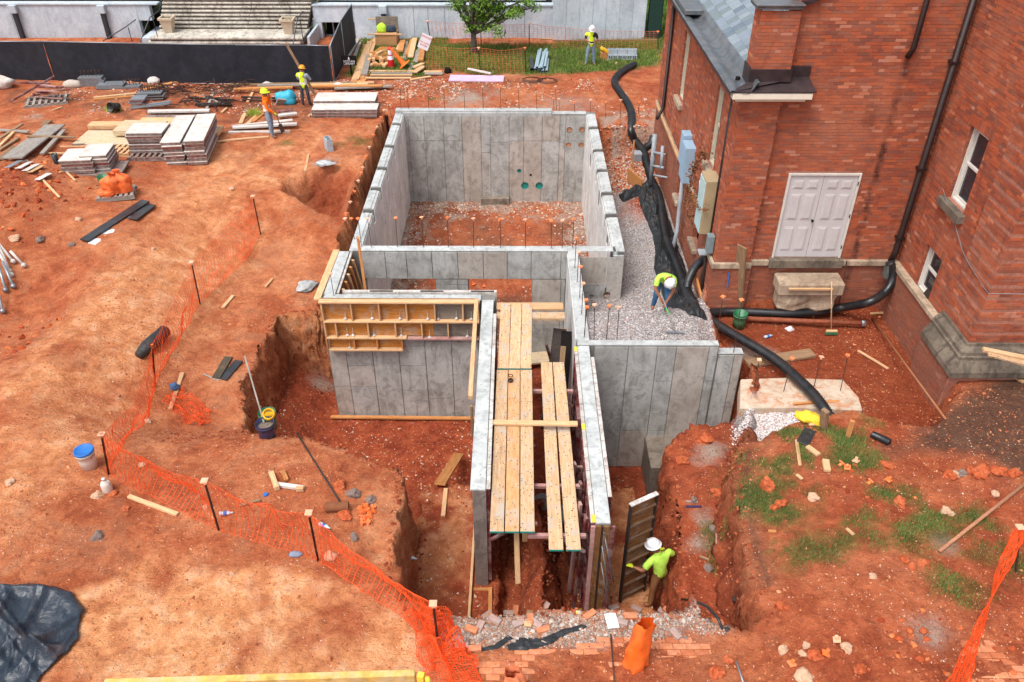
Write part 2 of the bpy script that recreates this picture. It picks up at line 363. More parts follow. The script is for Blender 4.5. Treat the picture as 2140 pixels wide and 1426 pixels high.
wob = .10*fbm(X*1.3, Y*1.3, 0, 3, 21)+.04*fbm(X*5, Y*5, 0, 2, 22)
XW, YW = X+wob, Y+.10*fbm(X*1.4, Y*1.4, 3, 3, 23)+.04*fbm(X*5, Y*5, 5, 2, 25)
Z = base_height(X, Y)
def carve(Z, poly, zf, soft=.3, wobble=True, profile=1.0, only_down=False):
    d = sdf(XW if wobble else X, YW if wobble else Y, poly)
    t = np.clip(d/soft, 0, 1)**profile
    zz = Z*(1-t)+zf*t
    return np.where(d > 0, np.minimum(Z, zz) if only_down else zz, Z), d
Z, _ = carve(Z, R_SCOOP, -1.55+.45*fbm(X*1.6, Y*1.6, 0, 4, 77), .65)
# ground falling towards the excavation at the left bank
dmain = sdf(X, Y, R_MAIN)
Z = Z - .10*np.exp(-np.abs(dmain)/.5)*(dmain < 0)
Z, _ = carve(Z, R_LEDGE, -1.25+.25*(Y-10.5)/3+.08*fbm(X*2, Y*2, 0, 3, 5), .17)
dTrench = None
Z, dT = carve(Z, R_TRENCH, -.72-.05*sstep(13.2, 12.2, Y)+.05*fbm(X*1.5, Y*1.5, 0, 3, 6), .28)
floor = PIT_Z + .07*fbm(X*1.2, Y*1.2, 0, 4, 9) + .62*sstep(-4.60, -5.9, X)
floor = np.where((X > -4.2) & (X < 2.7) & (Y > 17), -3.42+.05*fbm(X*1.5, Y*1.5, 0, 3, 8), floor)
Z, dM = carve(Z, R_MAIN, floor, .22)
for _r in (R_ROOM, R_ROOM2, R_FRONT):
    Z, _ = carve(Z, _r, floor, .05, False)
Z, dN = carve(Z, R_NEAR, -3.0+.07*fbm(X*1.6, Y*1.6, 0, 4, 12)+(-.35)*sstep(11, 13, Y), .26)
def setz(Z, poly, zf, soft=.06, wobble=False):
    d = sdf(XW if wobble else X, YW if wobble else Y, poly); t = np.clip(d/soft+.5, 0, 1); return Z*(1-t)+zf*t
Z = setz(Z, R_SLABL, -2.56+.03*fbm(X*3, Y*3, 0, 3, 31)); Z = setz(Z, R_SLABR, -2.56+.03*fbm(X*3, Y*3, 0, 3, 32))
# soil ridge left between the two forms of the corridor
rid = [(.12, 7.6), (.80, 7.6), (.76, 9.4), (.74, 11.5), (.74, 12.6), (.16, 12.6), (.16, 11.5), (.13, 9.2)]
dR = sdf(XW, YW, rid); Z = np.maximum(Z, np.where(dR > -.3, -2.95+(1.40*sstep(12.6, 11.2, Y)+.85*sstep(8.7, 7.7, Y))*np.sqrt(np.clip((dR+.04)/.30, 0, 1)), -9))
# near bank keeps its height
Z = np.where((dN < 0) & (Y < 8.6) & (X < 2.85), np.maximum(Z, -.32), Z)
# gravel pad between wall and building
gz_ = -.10 - 1.35*sstep(15.35, 18.4, Y)*sstep(4.3, 3.2, X) - 1.0*sstep(15.8, 18.4, Y)*sstep(3.2, 4.3, X) - .1*sstep(24, 27, Y) - .30*sstep(4.0, 4.5, X)*sstep(16.6, 15, Y)
gz_ = gz_ + .03*fbm(X*2, Y*2, 0, 3, 14)
Z = setz(Z, R_GRAVEL, gz_, .08)
Z = Z + np.where(Y > 22, .38*np.exp(-(((X-3.9)/.55)**2+((Y-23.4)/.9)**2)), 0)*(sdf(X, Y, R_GRAVEL) > 0)
# tyre ruts along the bare track
def pdist(pts):
    d = np.full(X.shape, 1e9)
    for i in range(len(pts)-1):
        ax, ay = pts[i]; bx, by = pts[i+1]; ex, ey = bx-ax, by-ay; t = np.clip(((X-ax)*ex+(Y-ay)*ey)/(ex*ex+ey*ey), 0, 1); d = np.minimum(d, np.hypot(X-ax-ex*t, Y-ay-ey*t))
    return d
RUT = 0*X
for k_, (trk, hw_) in enumerate(((((620,300), (500,430), (350,610), (215,790), (90,960), (-60,1120)), .78), (((520,300), (400,450), (230,620), (90,800), (-80,960)), .8), (((700,1190), (520,1230), (300,1290), (120,1420)), .75))):
    d_ = pdist([tuple(P(u, v, -.5))[:2] for u, v in trk])+.07*fbm(X*.8, Y*.8, 0, 3, 120+k_)
    RUT = np.maximum(RUT, np.exp(-((d_-hw_)/.17)**2)*np.clip(.55+1.1*fbm(X*.7, Y*.7, k_, 3, 130), 0, 1))
Z = Z - .055*RUT*(sdf(X, Y, R_MAIN) < -.4) + .012*RUT*np.sin((X*.8+Y)*26)
# small scale relief
rough = .030*fbm(X*2.2, Y*2.2, 0, 4, 41)+.022*fbm(X*7, Y*7, 0, 3, 42)
crater = .05*np.abs(fbm(X*1.1, Y*3.0, 0, 4, 43))*sstep(-4, -6, X)
inpad = sstep(0, .2, sdf(X, Y, R_GRAVEL))
Z = Z + rough*(1-.75*inpad) - crater
clod = np.maximum(0, fbm(X*6, Y*6, 0, 3, 44)-.15)
spoil = np.exp(-(((X+15.8)/3.2)**2+((Y-21.6)/3.2)**2))+np.exp(-(((X-6.2)/1.3)**2+((Y-7.0)/.8)**2))+.5*np.exp(-(np.abs(dM)/.35))*(dM < 0)+.6*sstep(.2, .8, dM)*(X < -4.6)
Z = Z + .16*clod*np.clip(spoil, 0, 1)
R_PAVE2 = [(5.55, 5.8), (8.6, 5.8), (8.6, 7.55), (6.3, 7.55)]
_t = sstep(-.1, .35, sdf(X, Y, R_PAVE2)); Z = Z*(1-_t)+_t*(-.094+.03*np.clip(fbm(X*1.5, Y*2.4, 0, 4, 49)+.30, -.3, 1))
R_PAVE = [(-.75, 5.6), (3.5, 5.6), (3.6, 7.35), (2.5, 7.42), (-.75, 7.35)]
PAVZ = -.30
_t = sstep(-.1, .25, sdf(X, Y, R_PAVE)); Z = Z*(1-_t)+_t*(PAVZ-.004+.035*np.clip(fbm(X*1.3, Y*2.2, 0, 4, 47)+.05+.42*sstep(7.22, 6.95, Y), -.35, 1))
HZ = Z.copy()
def gz(x, y):
    i = min(max(int(np.searchsorted(GX, x))-1, 0), len(GX)-2); j = min(max(int(np.searchsorted(GY, y))-1, 0), len(GY)-2)
    fx = (x-GX[i])/(GX[i+1]-GX[i]); fy = (y-GY[j])/(GY[j+1]-GY[j])
    return float(HZ[j, i]*(1-fx)*(1-fy)+HZ[j, i+1]*fx*(1-fy)+HZ[j+1, i]*(1-fx)*fy+HZ[j+1, i+1]*fx*fy)
def gza(x, y):
    i = np.clip(np.searchsorted(GX, x)-1, 0, len(GX)-2); j = np.clip(np.searchsorted(GY, y)-1, 0, len(GY)-2)
    fx = (x-GX[i])/(GX[i+1]-GX[i]); fy = (y-GY[j])/(GY[j+1]-GY[j])
    return HZ[j, i]*(1-fx)*(1-fy)+HZ[j, i+1]*fx*(1-fy)+HZ[j+1, i]*(1-fx)*fy+HZ[j+1, i+1]*fx*fy
def G(u, v, dz=0.0):
    """the ground point that the photograph shows at u, v"""
    r = ray(u, v); t = 4.0; prev = t
    while t < 90:
        x, y, z = r[0]*t, r[1]*t, CAMZ+r[2]*t
        if z < gz(x, y)+dz:
            lo, hi = prev, t
            for _ in range(14):
                m = (lo+hi)/2
                if CAMZ+r[2]*m < gz(r[0]*m, r[1]*m)+dz: hi = m
                else: lo = m
            t = hi; break
        prev = t; t += .06
    x, y = r[0]*t, r[1]*t; return Vector((x, y, gz(x, y)+dz))
# ---- masks
def blob(poly, soft, amp=.35, fr=1.6, seed=50):
    d = sdf(X, Y, poly)+amp*fbm(X*fr, Y*fr, 0, 4, seed); return np.clip(d/soft+.5, 0, 1)
n1 = fbm(X*.8, Y*.8, 0, 5, 60); n2 = fbm(X*2.5, Y*2.5, 0, 4, 61); n3 = fbm(X*7, Y*7, 0, 3, 62)
gravel = sstep(-.05, .1, sdf(X, Y, R_GRAVEL)+.06*n3)*np.clip(1-.9*sstep(24.2, 25.6, Y+.6*n1), 0, 1)
_heap = np.clip(1.25-np.hypot((X-3.9)/.62, (Y-23.3)/.95)+.4*n2, 0, 1); gravel = gravel*(1-_heap)
gravel = np.maximum(gravel, blob(pl(-.85, (1545,848), (1650,850), (1775,860), (1770,890), (1700,905), (1640,925), (1585,930), (1540,900)), .15, .12, 3, 52))
grass = blob(pl(-.35, (905,92), (1130,98), (1380,70), (1385,140), (1240,150), (1130,160), (1000,160), (900,140)), .5, .5, .8, 53)
grass = np.maximum(grass, blob([(-6.9, 33.6), (-3.6, 33.4), (-3.2, 39.2), (-7.2, 39.2)], .4, .3, .8, 54))
grass = np.maximum(grass, sstep(38.6, 39.0, Y)*sstep(5.6, 6.2, X)); grass = np.maximum(grass, sstep(39.5, 40.0, Y))
grassR = blob(pl(0, (1555,915), (1640,880), (1800,905), (1840,960), (1760,1010), (1660,1080), (1560,1090), (1540,1010)), .6, .7, 1.6, 55)*np.clip(n2*2.2+.62, 0, 1)
for (u, v, ru, s_) in ((1590,1040,1.0,1.1),(1850,1040,.55,1.0),(1880,1130,.6,1.0),(1810,1090,.5,.7),(1935,1110,.6,.9),(2025,1085,.5,1.0),(1700,1150,.6,.8),(2060,1170,.55,.9),(1990,1230,.5,.9),(1620,1080,.5,.9),(2110,1190,.5,.9),(1760,1140,.3,.7),(1940,1090,.4,.8)):
    c = P(u, v, 0); d = np.hypot(X-c.x, (Y-c.y)*1.5); grassR = np.maximum(grassR, np.clip(1.1-d/ru+.9*n2, 0, 1)*s_*(d < ru*1.6))
grass2 = np.clip(grassR, 0, 1)
for (u, v, ru) in ((740,300,.9), (590,300,.4), (905,205,.5), (130,190,.3)):
    c = P(u, v, -.3); d = np.hypot(X-c.x, (Y-c.y)); grass2 = np.maximum(grass2, np.clip(.8-d/ru+.9*n2, 0, .8)*(d < ru*1.6))
pale = .9*blob(pl(-.3, (130,1230), (300,1185), (470,1180), (640,1190), (760,1225), (800,1280), (905,1345), (960,1426), (900,1520), (0,1520), (160,1330)), .35, .45, 1.2, 56)*np.clip(.80+1.3*n1+.9*n2, 0, 1)
track = blob(pl(-.3, (470,300), (620,300), (560,450), (470,560), (330,700), (260,860), (170,1010), (0,1080), (-300,1000), (0,760), (180,600), (330,470), (400,360)), 1.2, .8, .6, 57)
pale = np.maximum(pale, .62*track*np.clip(.65+1.4*n1+.9*n2, 0, 1))
pale = np.maximum(pale, .55*blob(pl(-2.5, (860,1012), (985,1012), (985,1250), (870,1240)), .3, .2, 2, 58)*np.clip(.6+n2*2, 0, 1))
pale = np.maximum(pale, .75*blob(R_SLABR, .1, .06, 3, 59)*np.clip(.7+1.6*n2, 0, 1))
dark = blob(pl(.1, (1985,860), (2050,800), (2160,760), (2300,900), (2200,1010), (2060,975), (1950,955), (1860,935), (1930,880)), .5, .45, 1.2, 63)*.95
dark = np.maximum(dark, .55*blob(pl(-.35, (0,185), (560,190), (690,200), (700,235), (600,275), (530,290), (300,255), (120,215), (0,215)), .6, .7, .8, 64)*np.clip(.6+1.5*n2, 0, 1))
dark = np.maximum(dark, .5*blob(pl(-.35, (730,150), (1160,172), (960,215), (840,200), (740,225)), .6, .5, .9, 65)*np.clip(.6+1.5*n2, 0, 1))
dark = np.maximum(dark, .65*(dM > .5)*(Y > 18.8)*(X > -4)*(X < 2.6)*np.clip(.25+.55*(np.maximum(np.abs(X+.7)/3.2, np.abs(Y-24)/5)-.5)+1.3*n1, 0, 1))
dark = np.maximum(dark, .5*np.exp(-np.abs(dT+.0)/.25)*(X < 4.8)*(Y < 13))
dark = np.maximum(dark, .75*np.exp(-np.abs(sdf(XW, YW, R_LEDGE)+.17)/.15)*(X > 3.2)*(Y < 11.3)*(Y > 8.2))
red = .25+.6*np.clip(.2+1.4*fbm(X*.5, Y*.5, 0, 3, 66), 0, 1)*sstep(2.6, 4.5, X)
red = np.maximum(red, sstep(.05, .3, dM)*(1-(X > -4)*(Y > 18.8)*.45)); red = np.maximum(red, sstep(0, .3, dN)*.85)
red = np.maximum(red, sstep(0, .3, dT)*.95); red = np.maximum(red, sstep(0, .1, sdf(X, Y, R_LEDGE))*.9)
red = np.maximum(red, .8*np.exp(-(((X+15.8)/3.0)**2+((Y-21.6)/2.6)**2))); red = np.maximum(red, .7*sstep(3, 4.5, X)*(Y < 12)); red = np.where(Y > 28.7, np.maximum(red, .6*np.clip(.5+n1, 0, 1)), red)
red = np.maximum(red, .95*sstep(-.1, .4, sdf(XW, YW, R_SCOOP)))
red = np.maximum(red, _heap)
red = np.where((X > -.3) & (X < 4.5) & (Y < 7.7), np.maximum(red, .5), red); red = red*(1-.85*track*(dM < 0))
grad = np.hypot(*np.gradient(HZ, GY, GX)); steep = np.clip((grad-1)/2, 0, 1)
pale = np.maximum(pale, .60*steep*(X < -4.6)*np.clip(.2+2.2*fbm(X*1.2, Y*1.2, HZ*.5, 4, 67), 0, 1))
dust = blob(DEBRIS, .25, .25, 2.5, 68)*.85
dust = np.maximum(dust, blob(pl(-1.2, (1250,285), (1370,280), (1365,345), (1310,395), (1255,390)), .3, .3, 2, 69)*np.clip(.5+2*n2, 0, 1)*.8)
dust = np.maximum(dust, (dM > .5)*(Y > 18.8)*(X > -4)*(X < 2.7)*np.clip((np.maximum(np.abs(X+.7)/3.2, np.abs(Y-23.6)/4.9)-.72)*2.5+1.2*n2, 0, .8))
for (u, v, z, ru, s_) in ((980,208,-.35,1.3,.9),(330,95,0,0,0),(75,245,-.35,.5,.8),(1465,1075,-1.2,.3,1),(1455,1130,-1.2,.3,1),(1485,940,-1.0,.35,.9),(1940,1330,-.1,.35,.8),(1975,1145,0,.25,.7),(640,600,-.35,.4,.8),(680,342,-.4,.4,.8),(1180,225,-.4,1.5,.5),(1580,730,-.6,.5,.8)):
    if ru: c = P(u, v, z); d = np.hypot(X-c.x, Y-c.y); dust = np.maximum(dust, s_*np.clip(1.05-d/ru+.8*n2, 0, 1)*(d < 1.7*ru))
pale = np.maximum(pale, .35*RUT)
red = red*(1-.5*RUT)
stones = .10+.4*np.clip(n1+.2, 0, 1); stones = np.maximum(stones, dust*.8); stones = np.maximum(stones, .35*(dN > 0)); stones = np.maximum(stones, .3*(dM > .3))
V = np.stack([X, Y, Z], -1).reshape(-1, 3)
# rough, undercut cliff faces
k = (np.clip((grad-.7)/1.6, 0, 1)*np.clip(1-inpad, 0, 1)*(1-((X > -4.65) & (X < 5) & (Y > 14.2))*.97)).reshape(-1)
q = V[k > 0]; kk = k[k > 0][:, None]
V[k > 0] += kk*np.stack([.24*fbm(q[:, 0]*1.6, q[:, 1]*1.6, q[:, 2]*2.2, 4, 71), .24*fbm(q[:, 0]*1.5+9, q[:, 1]*1.5, q[:, 2]*1.7, 4, 72), .03*fbm(q[:, 0]*2, q[:, 1]*2, q[:, 2]*2, 3, 73)], -1)
ny, nx = X.shape
I = np.arange(ny*nx).reshape(ny, nx)
Q = np.stack([I[:-1, :-1], I[:-1, 1:], I[1:, 1:], I[1:, :-1]], -1).reshape(-1, 4)
M_SOIL = mat_soil()
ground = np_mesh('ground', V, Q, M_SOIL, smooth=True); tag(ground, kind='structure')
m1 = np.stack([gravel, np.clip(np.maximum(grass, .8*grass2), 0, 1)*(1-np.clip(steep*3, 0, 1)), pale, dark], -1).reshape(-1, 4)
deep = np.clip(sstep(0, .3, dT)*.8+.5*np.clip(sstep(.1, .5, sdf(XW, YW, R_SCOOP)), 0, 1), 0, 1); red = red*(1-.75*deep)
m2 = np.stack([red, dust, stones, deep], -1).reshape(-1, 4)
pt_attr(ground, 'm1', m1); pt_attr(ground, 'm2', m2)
# refine the steep faces
bm = bmesh.new(); bm.from_mesh(ground.data)
for it in range(2):
    es = [e for e in bm.edges if abs(e.verts[0].co.z-e.verts[1].co.z) > .13 and -8 < e.verts[0].co.x < 5.2 and e.verts[0].co.y < 19.5 and not (e.verts[0].co.y > 14.3 and e.verts[0].co.x > -4.65)]
    if es: bmesh.ops.subdivide_edges(bm, edges=es, cuts=1, use_grid_fill=True)
vs_ = [v for v in bm.verts if -8 < v.co.x < 5.2 and 7 < v.co.y < 19 and v.normal.z < .75 and not (v.co.y > 14.2 and v.co.x > -4.65)]
if vs_:
    a = np.array([v.co[:] for v in vs_]); d1 = .07*fbm(a[:, 0]*5, a[:, 1]*5, a[:, 2]*6, 3, 81); d2 = .03*fbm(a[:, 0]*14, a[:, 1]*14, a[:, 2]*14, 2, 82)
    for v, d in zip(vs_, d1+d2): v.co += v.normal*float(d)
bm.to_mesh(ground.data); bm.free()
ground.data.polygons.foreach_set('use_smooth', np.ones(len(ground.data.polygons), bool))
# ================================================================== MATERIALS
M_CONC = mat_concrete('concrete', tint=lin(176, 150, 128))
M_CONCD = mat_concrete('concrete_seam', lin(112, 110, 106), lin(134, 131, 127))
M_CAP = mat_concrete('fresh_concrete', lin(164, 166, 165), lin(188, 190, 189), lin(128, 128, 124), streak=.6)
M_CAPW = mat_concrete('white_concrete', lin(170, 173, 173), lin(192, 195, 194), lin(128, 132, 128), streak=.6)
M_FOOT = mat_concrete('footing_concrete', lin(108, 98, 90), lin(140, 128, 116), lin(80, 66, 56))
M_SLAB = mat_concrete('dirty_concrete', lin(178, 160, 140), lin(206, 190, 170), lin(184, 112, 66), streak=.8)
M_WOODN = mat_wood('new_lumber', lin(198, 152, 108), lin(218, 180, 138))
M_WOODP = mat_wood('spattered_plank', lin(188, 148, 108), lin(214, 180, 142), spots=.8)
M_WOODO = mat_wood('orange_lumber', lin(176, 112, 62), lin(204, 144, 88))
M_WOODB = mat_wood('brown_board', lin(126, 98, 72), lin(156, 126, 98))
M_WOODG = mat_wood('grey_board', lin(132, 124, 116), lin(168, 160, 152))
M_PLYO = mat_wood('form_plywood', lin(168, 104, 42), lin(196, 132, 62), spots=.45, spotc=lin(110, 96, 80))
M_PLYG = mat_wood('grey_plywood', lin(112, 102, 92), lin(136, 126, 114), spots=.3)
M_PLYW = mat_wood('pale_plywood', lin(196, 170, 134), lin(218, 196, 162), spots=.5)
M_PLYD = mat_wood('oiled_plywood', lin(96, 62, 36), lin(138, 94, 54), spots=.3)
M_RED = mat_plain('red_steel', lin(98, 32, 34), .6, .4, 0, .3, 10, .6, lin(168, 150, 144))
M_PINK = mat_plain('faded_steel', lin(176, 128, 122), .6, .4, 0, .15, 10, .5, lin(200, 180, 170))
M_FORMTOP = mat_concrete('spattered_form_edge', lin(180, 176, 168), lin(212, 206, 200), lin(130, 108, 100), streak=.7)
M_STEEL = mat_plain('dark_steel', lin(62, 50, 46), .6, .5, .3, .3, 20)
M_REBAR = mat_plain('rusty_rebar', lin(84, 62, 52), .8, .3, .2, .3, 30)
M_CAPO = mat_plain('orange_plastic', lin(238, 122, 62), .45, .4, 0, .06, 8, .3, lin(240, 196, 160))
M_CAPL = mat_plain('faded_orange_plastic', lin(240, 176, 140), .5, .4, 0, .06, 8, .3, lin(246, 220, 200))
M_YEL = mat_plain('yellow_paint', lin(236, 200, 70), .6)
M_TEAL = mat_plain('teal_plastic', lin(40, 140, 130), .4)
M_BLUE = mat_plain('blue_plastic', lin(40, 110, 190), .5)
M_HOLE = mat_plain('sleeve_soil', lin(214, 150, 112), .9)
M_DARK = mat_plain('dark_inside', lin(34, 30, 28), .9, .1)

def boolcut(objs, cutters):
    """cut real openings; cutters are boxes / cylinders given as mesh data"""
    cs = []
    for c in cutters: o = c; cs.append(o)
    bpy.context.view_layer.update()
    for o in objs:
        for c in cs:
            m = o.modifiers.new('cut', 'BOOLEAN'); m.operation = 'DIFFERENCE'; m.solver = 'EXACT'; m.object = c
    bpy.context.view_layer.update()
    dg = bpy.context.evaluated_depsgraph_get()
    for o in objs:
        me = bpy.data.meshes.new_from_object(o.evaluated_get(dg)); o.modifiers.clear(); o.data = me
    for c in cs: bpy.data.objects.remove(c, do_unlink=True)
def cutbox(x0, x1, y0, y1, z0, z1):
    b = MB(); b.box(x0, x1, y0, y1, z0, z1); return b.build('cutter', M_CONC)
def cutcyl(x, y0, y1, z, r):
    b = MB(); b.tube([(x, y0, z), (x, y1, z)], r, 20); o = b.build('cutter', M_CONC)
    bm = bmesh.new(); bm.from_mesh(o.data); bmesh.ops.recalc_face_normals(bm, faces=bm.faces); bm.to_mesh(o.data); bm.free(); return o

FND = empty('concrete_foundation', (0, 18, -3.6), label='grey cast concrete basement walls standing in the red clay pit', cat='foundation')
def fwall(name, boxes, mat=None, label=None):
    b = MB()
    for q in boxes: b.box(*q)
    o = b.build(name, mat or M_CONC); o.parent = FND; o.matrix_parent_inverse = Matrix.Translation((0, 0, 0)); o.location = (0, -18, 3.6)
    if label: o['label'] = label
    return o
M_CONCL = mat_concrete('pale_concrete', lin(200, 199, 196), lin(224, 223, 220), lin(160, 156, 150), rnd=.08, streak=.5)
def panels(wall, axis, c, cols, z0, z1, n=-1, rows=None, gap=.018, t=.016, skip=(), mat=None):
    """thin proud faces that the form panels left in the concrete. axis 'x': face in the xz plane at y=c ; 'y': face in yz plane at x=c"""
    out = []
    for i in range(len(cols)-1):
        zs = rows[i % len(rows)] if rows else []
        zz = [z1]+[q for q in zs if z0 < q < z1]+[z0]
        for j in range(len(zz)-1):
            if (i, j) in skip: continue
            a0, a1 = cols[i]+gap/2, cols[i+1]-gap/2; b1, b0 = zz[j]-gap/2, zz[j+1]+gap/2
            if a1-a0 < .02: continue
            off = random.uniform(-.003, .003)
            lo, hi = (c-t-off, c+.004) if n < 0 else (c-.004, c+t+off)
            b = MB()
            if axis == 'x': b.box(a0, a1, lo, hi, b0, b1)
            else: b.box(lo, hi, a0, a1, b0, b1)
            o = b.build('panel', mat or M_CONC, origin=((a0+a1)/2 if axis == 'x' else c, c if axis == 'x' else (a0+a1)/2, (b0+b1)/2))
            loc = o.location.copy(); o.parent = wall; o.location = loc
            out.append(o)
    return out
def colpx(y, v, us): return [PY(u, v, y).x for u in us]
# --- back wall
XL, XR = -4.28, 2.81
wb = fwall('back_wall', [(XL, XR, 28.42, 28.72, -3.7, -.03)], M_CONCD)
ub = [842, 858, 890, 929, 967, 1006, 1025, 1064, 1094, 1132, 1168, 1180, 1222, 1232]
cb = [-3.98]+colpx(28.42, 320, ub[1:-1])+[2.5]
pb = panels(wb, 'x', 28.42, cb, -3.45, -.05, -1, [[-1.05], [-1.0], [-1.0], [-1.0], [], [-1.45], [-1.05], [-1.0], [-1.0], [-1.0]])
holes = [(1190, 271, 6.5), (1216, 271, 6.5), (1188, 303, 6.5), (1215, 303, 6.5), (1085, 357, 5), (1109, 366, 3.2), (1097, 388, 9), (1127, 388, 9)]
cut = []; sl_ = []
for k, (u, v, r) in enumerate(holes):
    p = PY(u, v, 28.42); rr = r*.0155; cut.append(cutcyl(p.x, 28.3, 28.66, p.z, rr)); sl_.append((p.x, p.z, rr, k))
near = [o for o in pb if any(abs(o.location.x-x) < .6 for x, z, r, k in sl_)]
boolcut([wb]+near, cut)
for x, z, r, k in sl_:
    b = MB(); b.mi = 0; b.tube([(x, 28.402, z), (x, 28.655, z)], r-.004, 20, False); b.tube([(x, 28.402, z), (x, 28.655, z)], r+.002, 20, False)
    b.mi = 1; yd = 28.455 if k != 5 else 28.6; b.tube([(x, yd, z), (x, yd+.01, z)], r-.003, 20)
    o = b.build('pipe_sleeve', [M_CONCD if k < 4 or k == 5 else M_TEAL, M_HOLE if k < 4 else (M_DARK if k == 5 else M_TEAL)]); o.parent = FND; o.location = (0, -18, 3.6)
b = MB(); b.box(XL, 1.28, 28.46, 28.74, -.03, .10); b.box(1.285, XR-.31, 28.44, 28.72, -.03, .0)
b.box(-3.97, 1.27, 28.405, 28.46, -.1, .04)
o = b.build('wall_cap', M_CAP, bevel=.008); o.parent = FND; o.location = (0, -18, 3.6)
# buttress at the foot of the back wall
fwall('pier_footing', [(PY(1006, 420, 28.3).x, PY(1064, 420, 28.3).x, 28.1, 28.41, -3.7, -3.15)], M_FOOT)
# --- side walls with beam pockets
lw = fwall('side_wall', [(XL, -3.98, 18.55, 28.42, -3.7, -.035)], M_CONCD)
rw = fwall('side_wall', [(2.5, XR, 18.8, 28.42, -3.7, -.035)], M_CONCD)
ycols = [18.85+.61*i for i in range(16)]+[28.42]
plw = panels(lw, 'y', -3.98, ycols, -3.5, -.05, 1, [[-1.1], [-1.1], [-1.1], [-2.3], [-1.1]], mat=M_CONCL)
prw = panels(rw, 'y', 2.5, ycols, -3.5, -.05, -1, [[-1.1], [], [-1.1], [-2.3]], mat=M_CONCL)
panels(lw, 'y', XL, ycols, -3.5, -.05, -1, [[-1.1]])
b = MB(); b.box(XL+.002, -4.07, 18.8, 28.44, -.035, 0); lc = b.build('wall_cap', M_CAPW)
b = MB(); b.box(-4.068, -3.985, 18.82, 28.40, -.035, -.018); lc2 = b.build('wall_cap', M_CAP)
b = MB(); b.box(2.59, XR-.002, 18.55, 28.43, -.035, 0); b.box(2.505, 2.588, 18.82, 28.4, -.035, -.014); rc = b.build('wall_cap', M_CAPW)
for o in (lc, lc2, rc): o.parent = FND; o.location = (0, -18, 3.6)
cl = []; cr = []; pocketL = [(812.7, 256), (796, 302), (779.5, 348), (764, 390), (747, 436)]; pocketR = [(1234, 264.2), (1242.3, 310.9), (1250.4, 352.4), (1259.2, 400.2), (1267.7, 445.5)]
for u, v in pocketL:
    y = P(u, v, 0).y; cl.append(cutbox(XL-.1, -3.9, y-.26, y, -.13, .1)); cl.append(cutbox(-4.1, -3.9, y-.2, y+.001, -.42, .1))
for u, v in pocketR:
    y = P(u, v, 0).y; cr.append(cutbox(2.4, XR+.1, y-.26, y, -.13, .1)); cr.append(cutbox(2.4, 2.6, y-.2, y+.001, -.42, .1))
boolcut([lw, lc, lc2]+[p for p in plw if p.location.z > -1.2], cl)
for (u0, v0, u1, v1) in ((1235, 318, 1239, 360), (1253, 395, 1256, 442), (1270, 487, 1277, 521)):
    a, c = PX(u0, v0, 2.5), PX(u0, v1, 2.5); cr.append(cutbox(2.4, 2.9, a.y-.30, a.y+.12, c.z, a.z))
boolcut([rw, rc]+prw, cr)
# --- cross wall with two openings
YC = 18.54
xa, xb, xc_ = PY(910, 583, YC).x, PY(978, 583, YC).x, PY(1112, 583, YC).x
cw = fwall('cross_wall', [(XL, 1.34, YC, 18.82, -.84, -.02), (xa, xb, YC, 18.82, -3.7, -.84), (xc_, 1.34, YC, 18.82, -3.7, -.84)], M_CONCD)
uc = [752, 806, 850, 903, 957, 1010, 1060, 1110, 1172, 1190]
cc = colpx(YC, 550, uc)
panels(cw, 'x', YC, cc, -.835, -.035, -1)
panels(cw, 'x', YC, [xa, PY(957, 600, YC).x, xb], -1.02, -.85, -1); panels(cw, 'x', YC, [xa, PY(957, 600, YC).x, xb], -3.5, -1.02, -1)
panels(cw, 'x', YC, [xc_, PY(1172, 600, YC).x, 1.32], -3.5, -.85, -1, [[-2.3]])
b = MB(); b.box(XL+.003, 1.34, YC+.002, 18.80, -.02, .004); o = b.build('wall_cap', M_CAPW, bevel=.006); o.parent = FND; o.location = (0, -18, 3.6)
# --- wall dividing the gravel pad from the room, and the return beside it
dw = fwall('dividing_wall', [(1.36, 1.62, 14.62, 18.84, -3.7, -.02), (1.62, 2.52, YC, 18.82, -3.7, -.02), (2.52, XR, YC, 18.8, -3.7, -.16)], M_CONCD)
b = MB(); b.box(1.345, 1.62, 14.6, 18.81, -.02, .006); b.box(1.622, 2.52, YC+.002, 18.8, -.02, .004); b.box(2.522, XR, YC+.002, 18.79, -.16, -.145); o = b.build('wall_cap', M_CAPW, bevel=.006); o.parent = FND; o.location = (0, -18, 3.6)
pr = panels(dw, 'x', YC, [1.64, PY(1268, 560, YC).x, PY(1268, 560, YC).x+.02, XR], -1.9, -.17, -1, [[-.98], [], []])
panels(dw, 'y', 1.345, [14.7, 15.3, 15.9, 16.5, 17.1, 17.7, 18.5], -3.4, -.04, -1, [[], [-1.2]], mat=M_CONCL)
cut = []
hs_ = [(1236, 619, 6), (1268, 616, 9)]
for u, v, r in hs_: p = PY(u, v, YC); cut.append(cutcyl(p.x, YC-.1, 18.76, p.z, r*.0103))
boolcut([dw]+pr, cut)
for u, v, r in hs_:
    p = PY(u, v, YC); b = MB(); b.mi = 0; b.tube([(p.x, YC-.015, p.z), (p.x, 18.75, p.z)], r*.0103-.003, 20, False); b.mi = 1; b.tube([(p.x, 18.74, p.z), (p.x, 18.75, p.z)], r*.0103-.003, 20)
    o = b.build('pipe_sleeve', [M_CONCD, M_DARK]); o.parent = FND; o.location = (0, -18, 3.6)
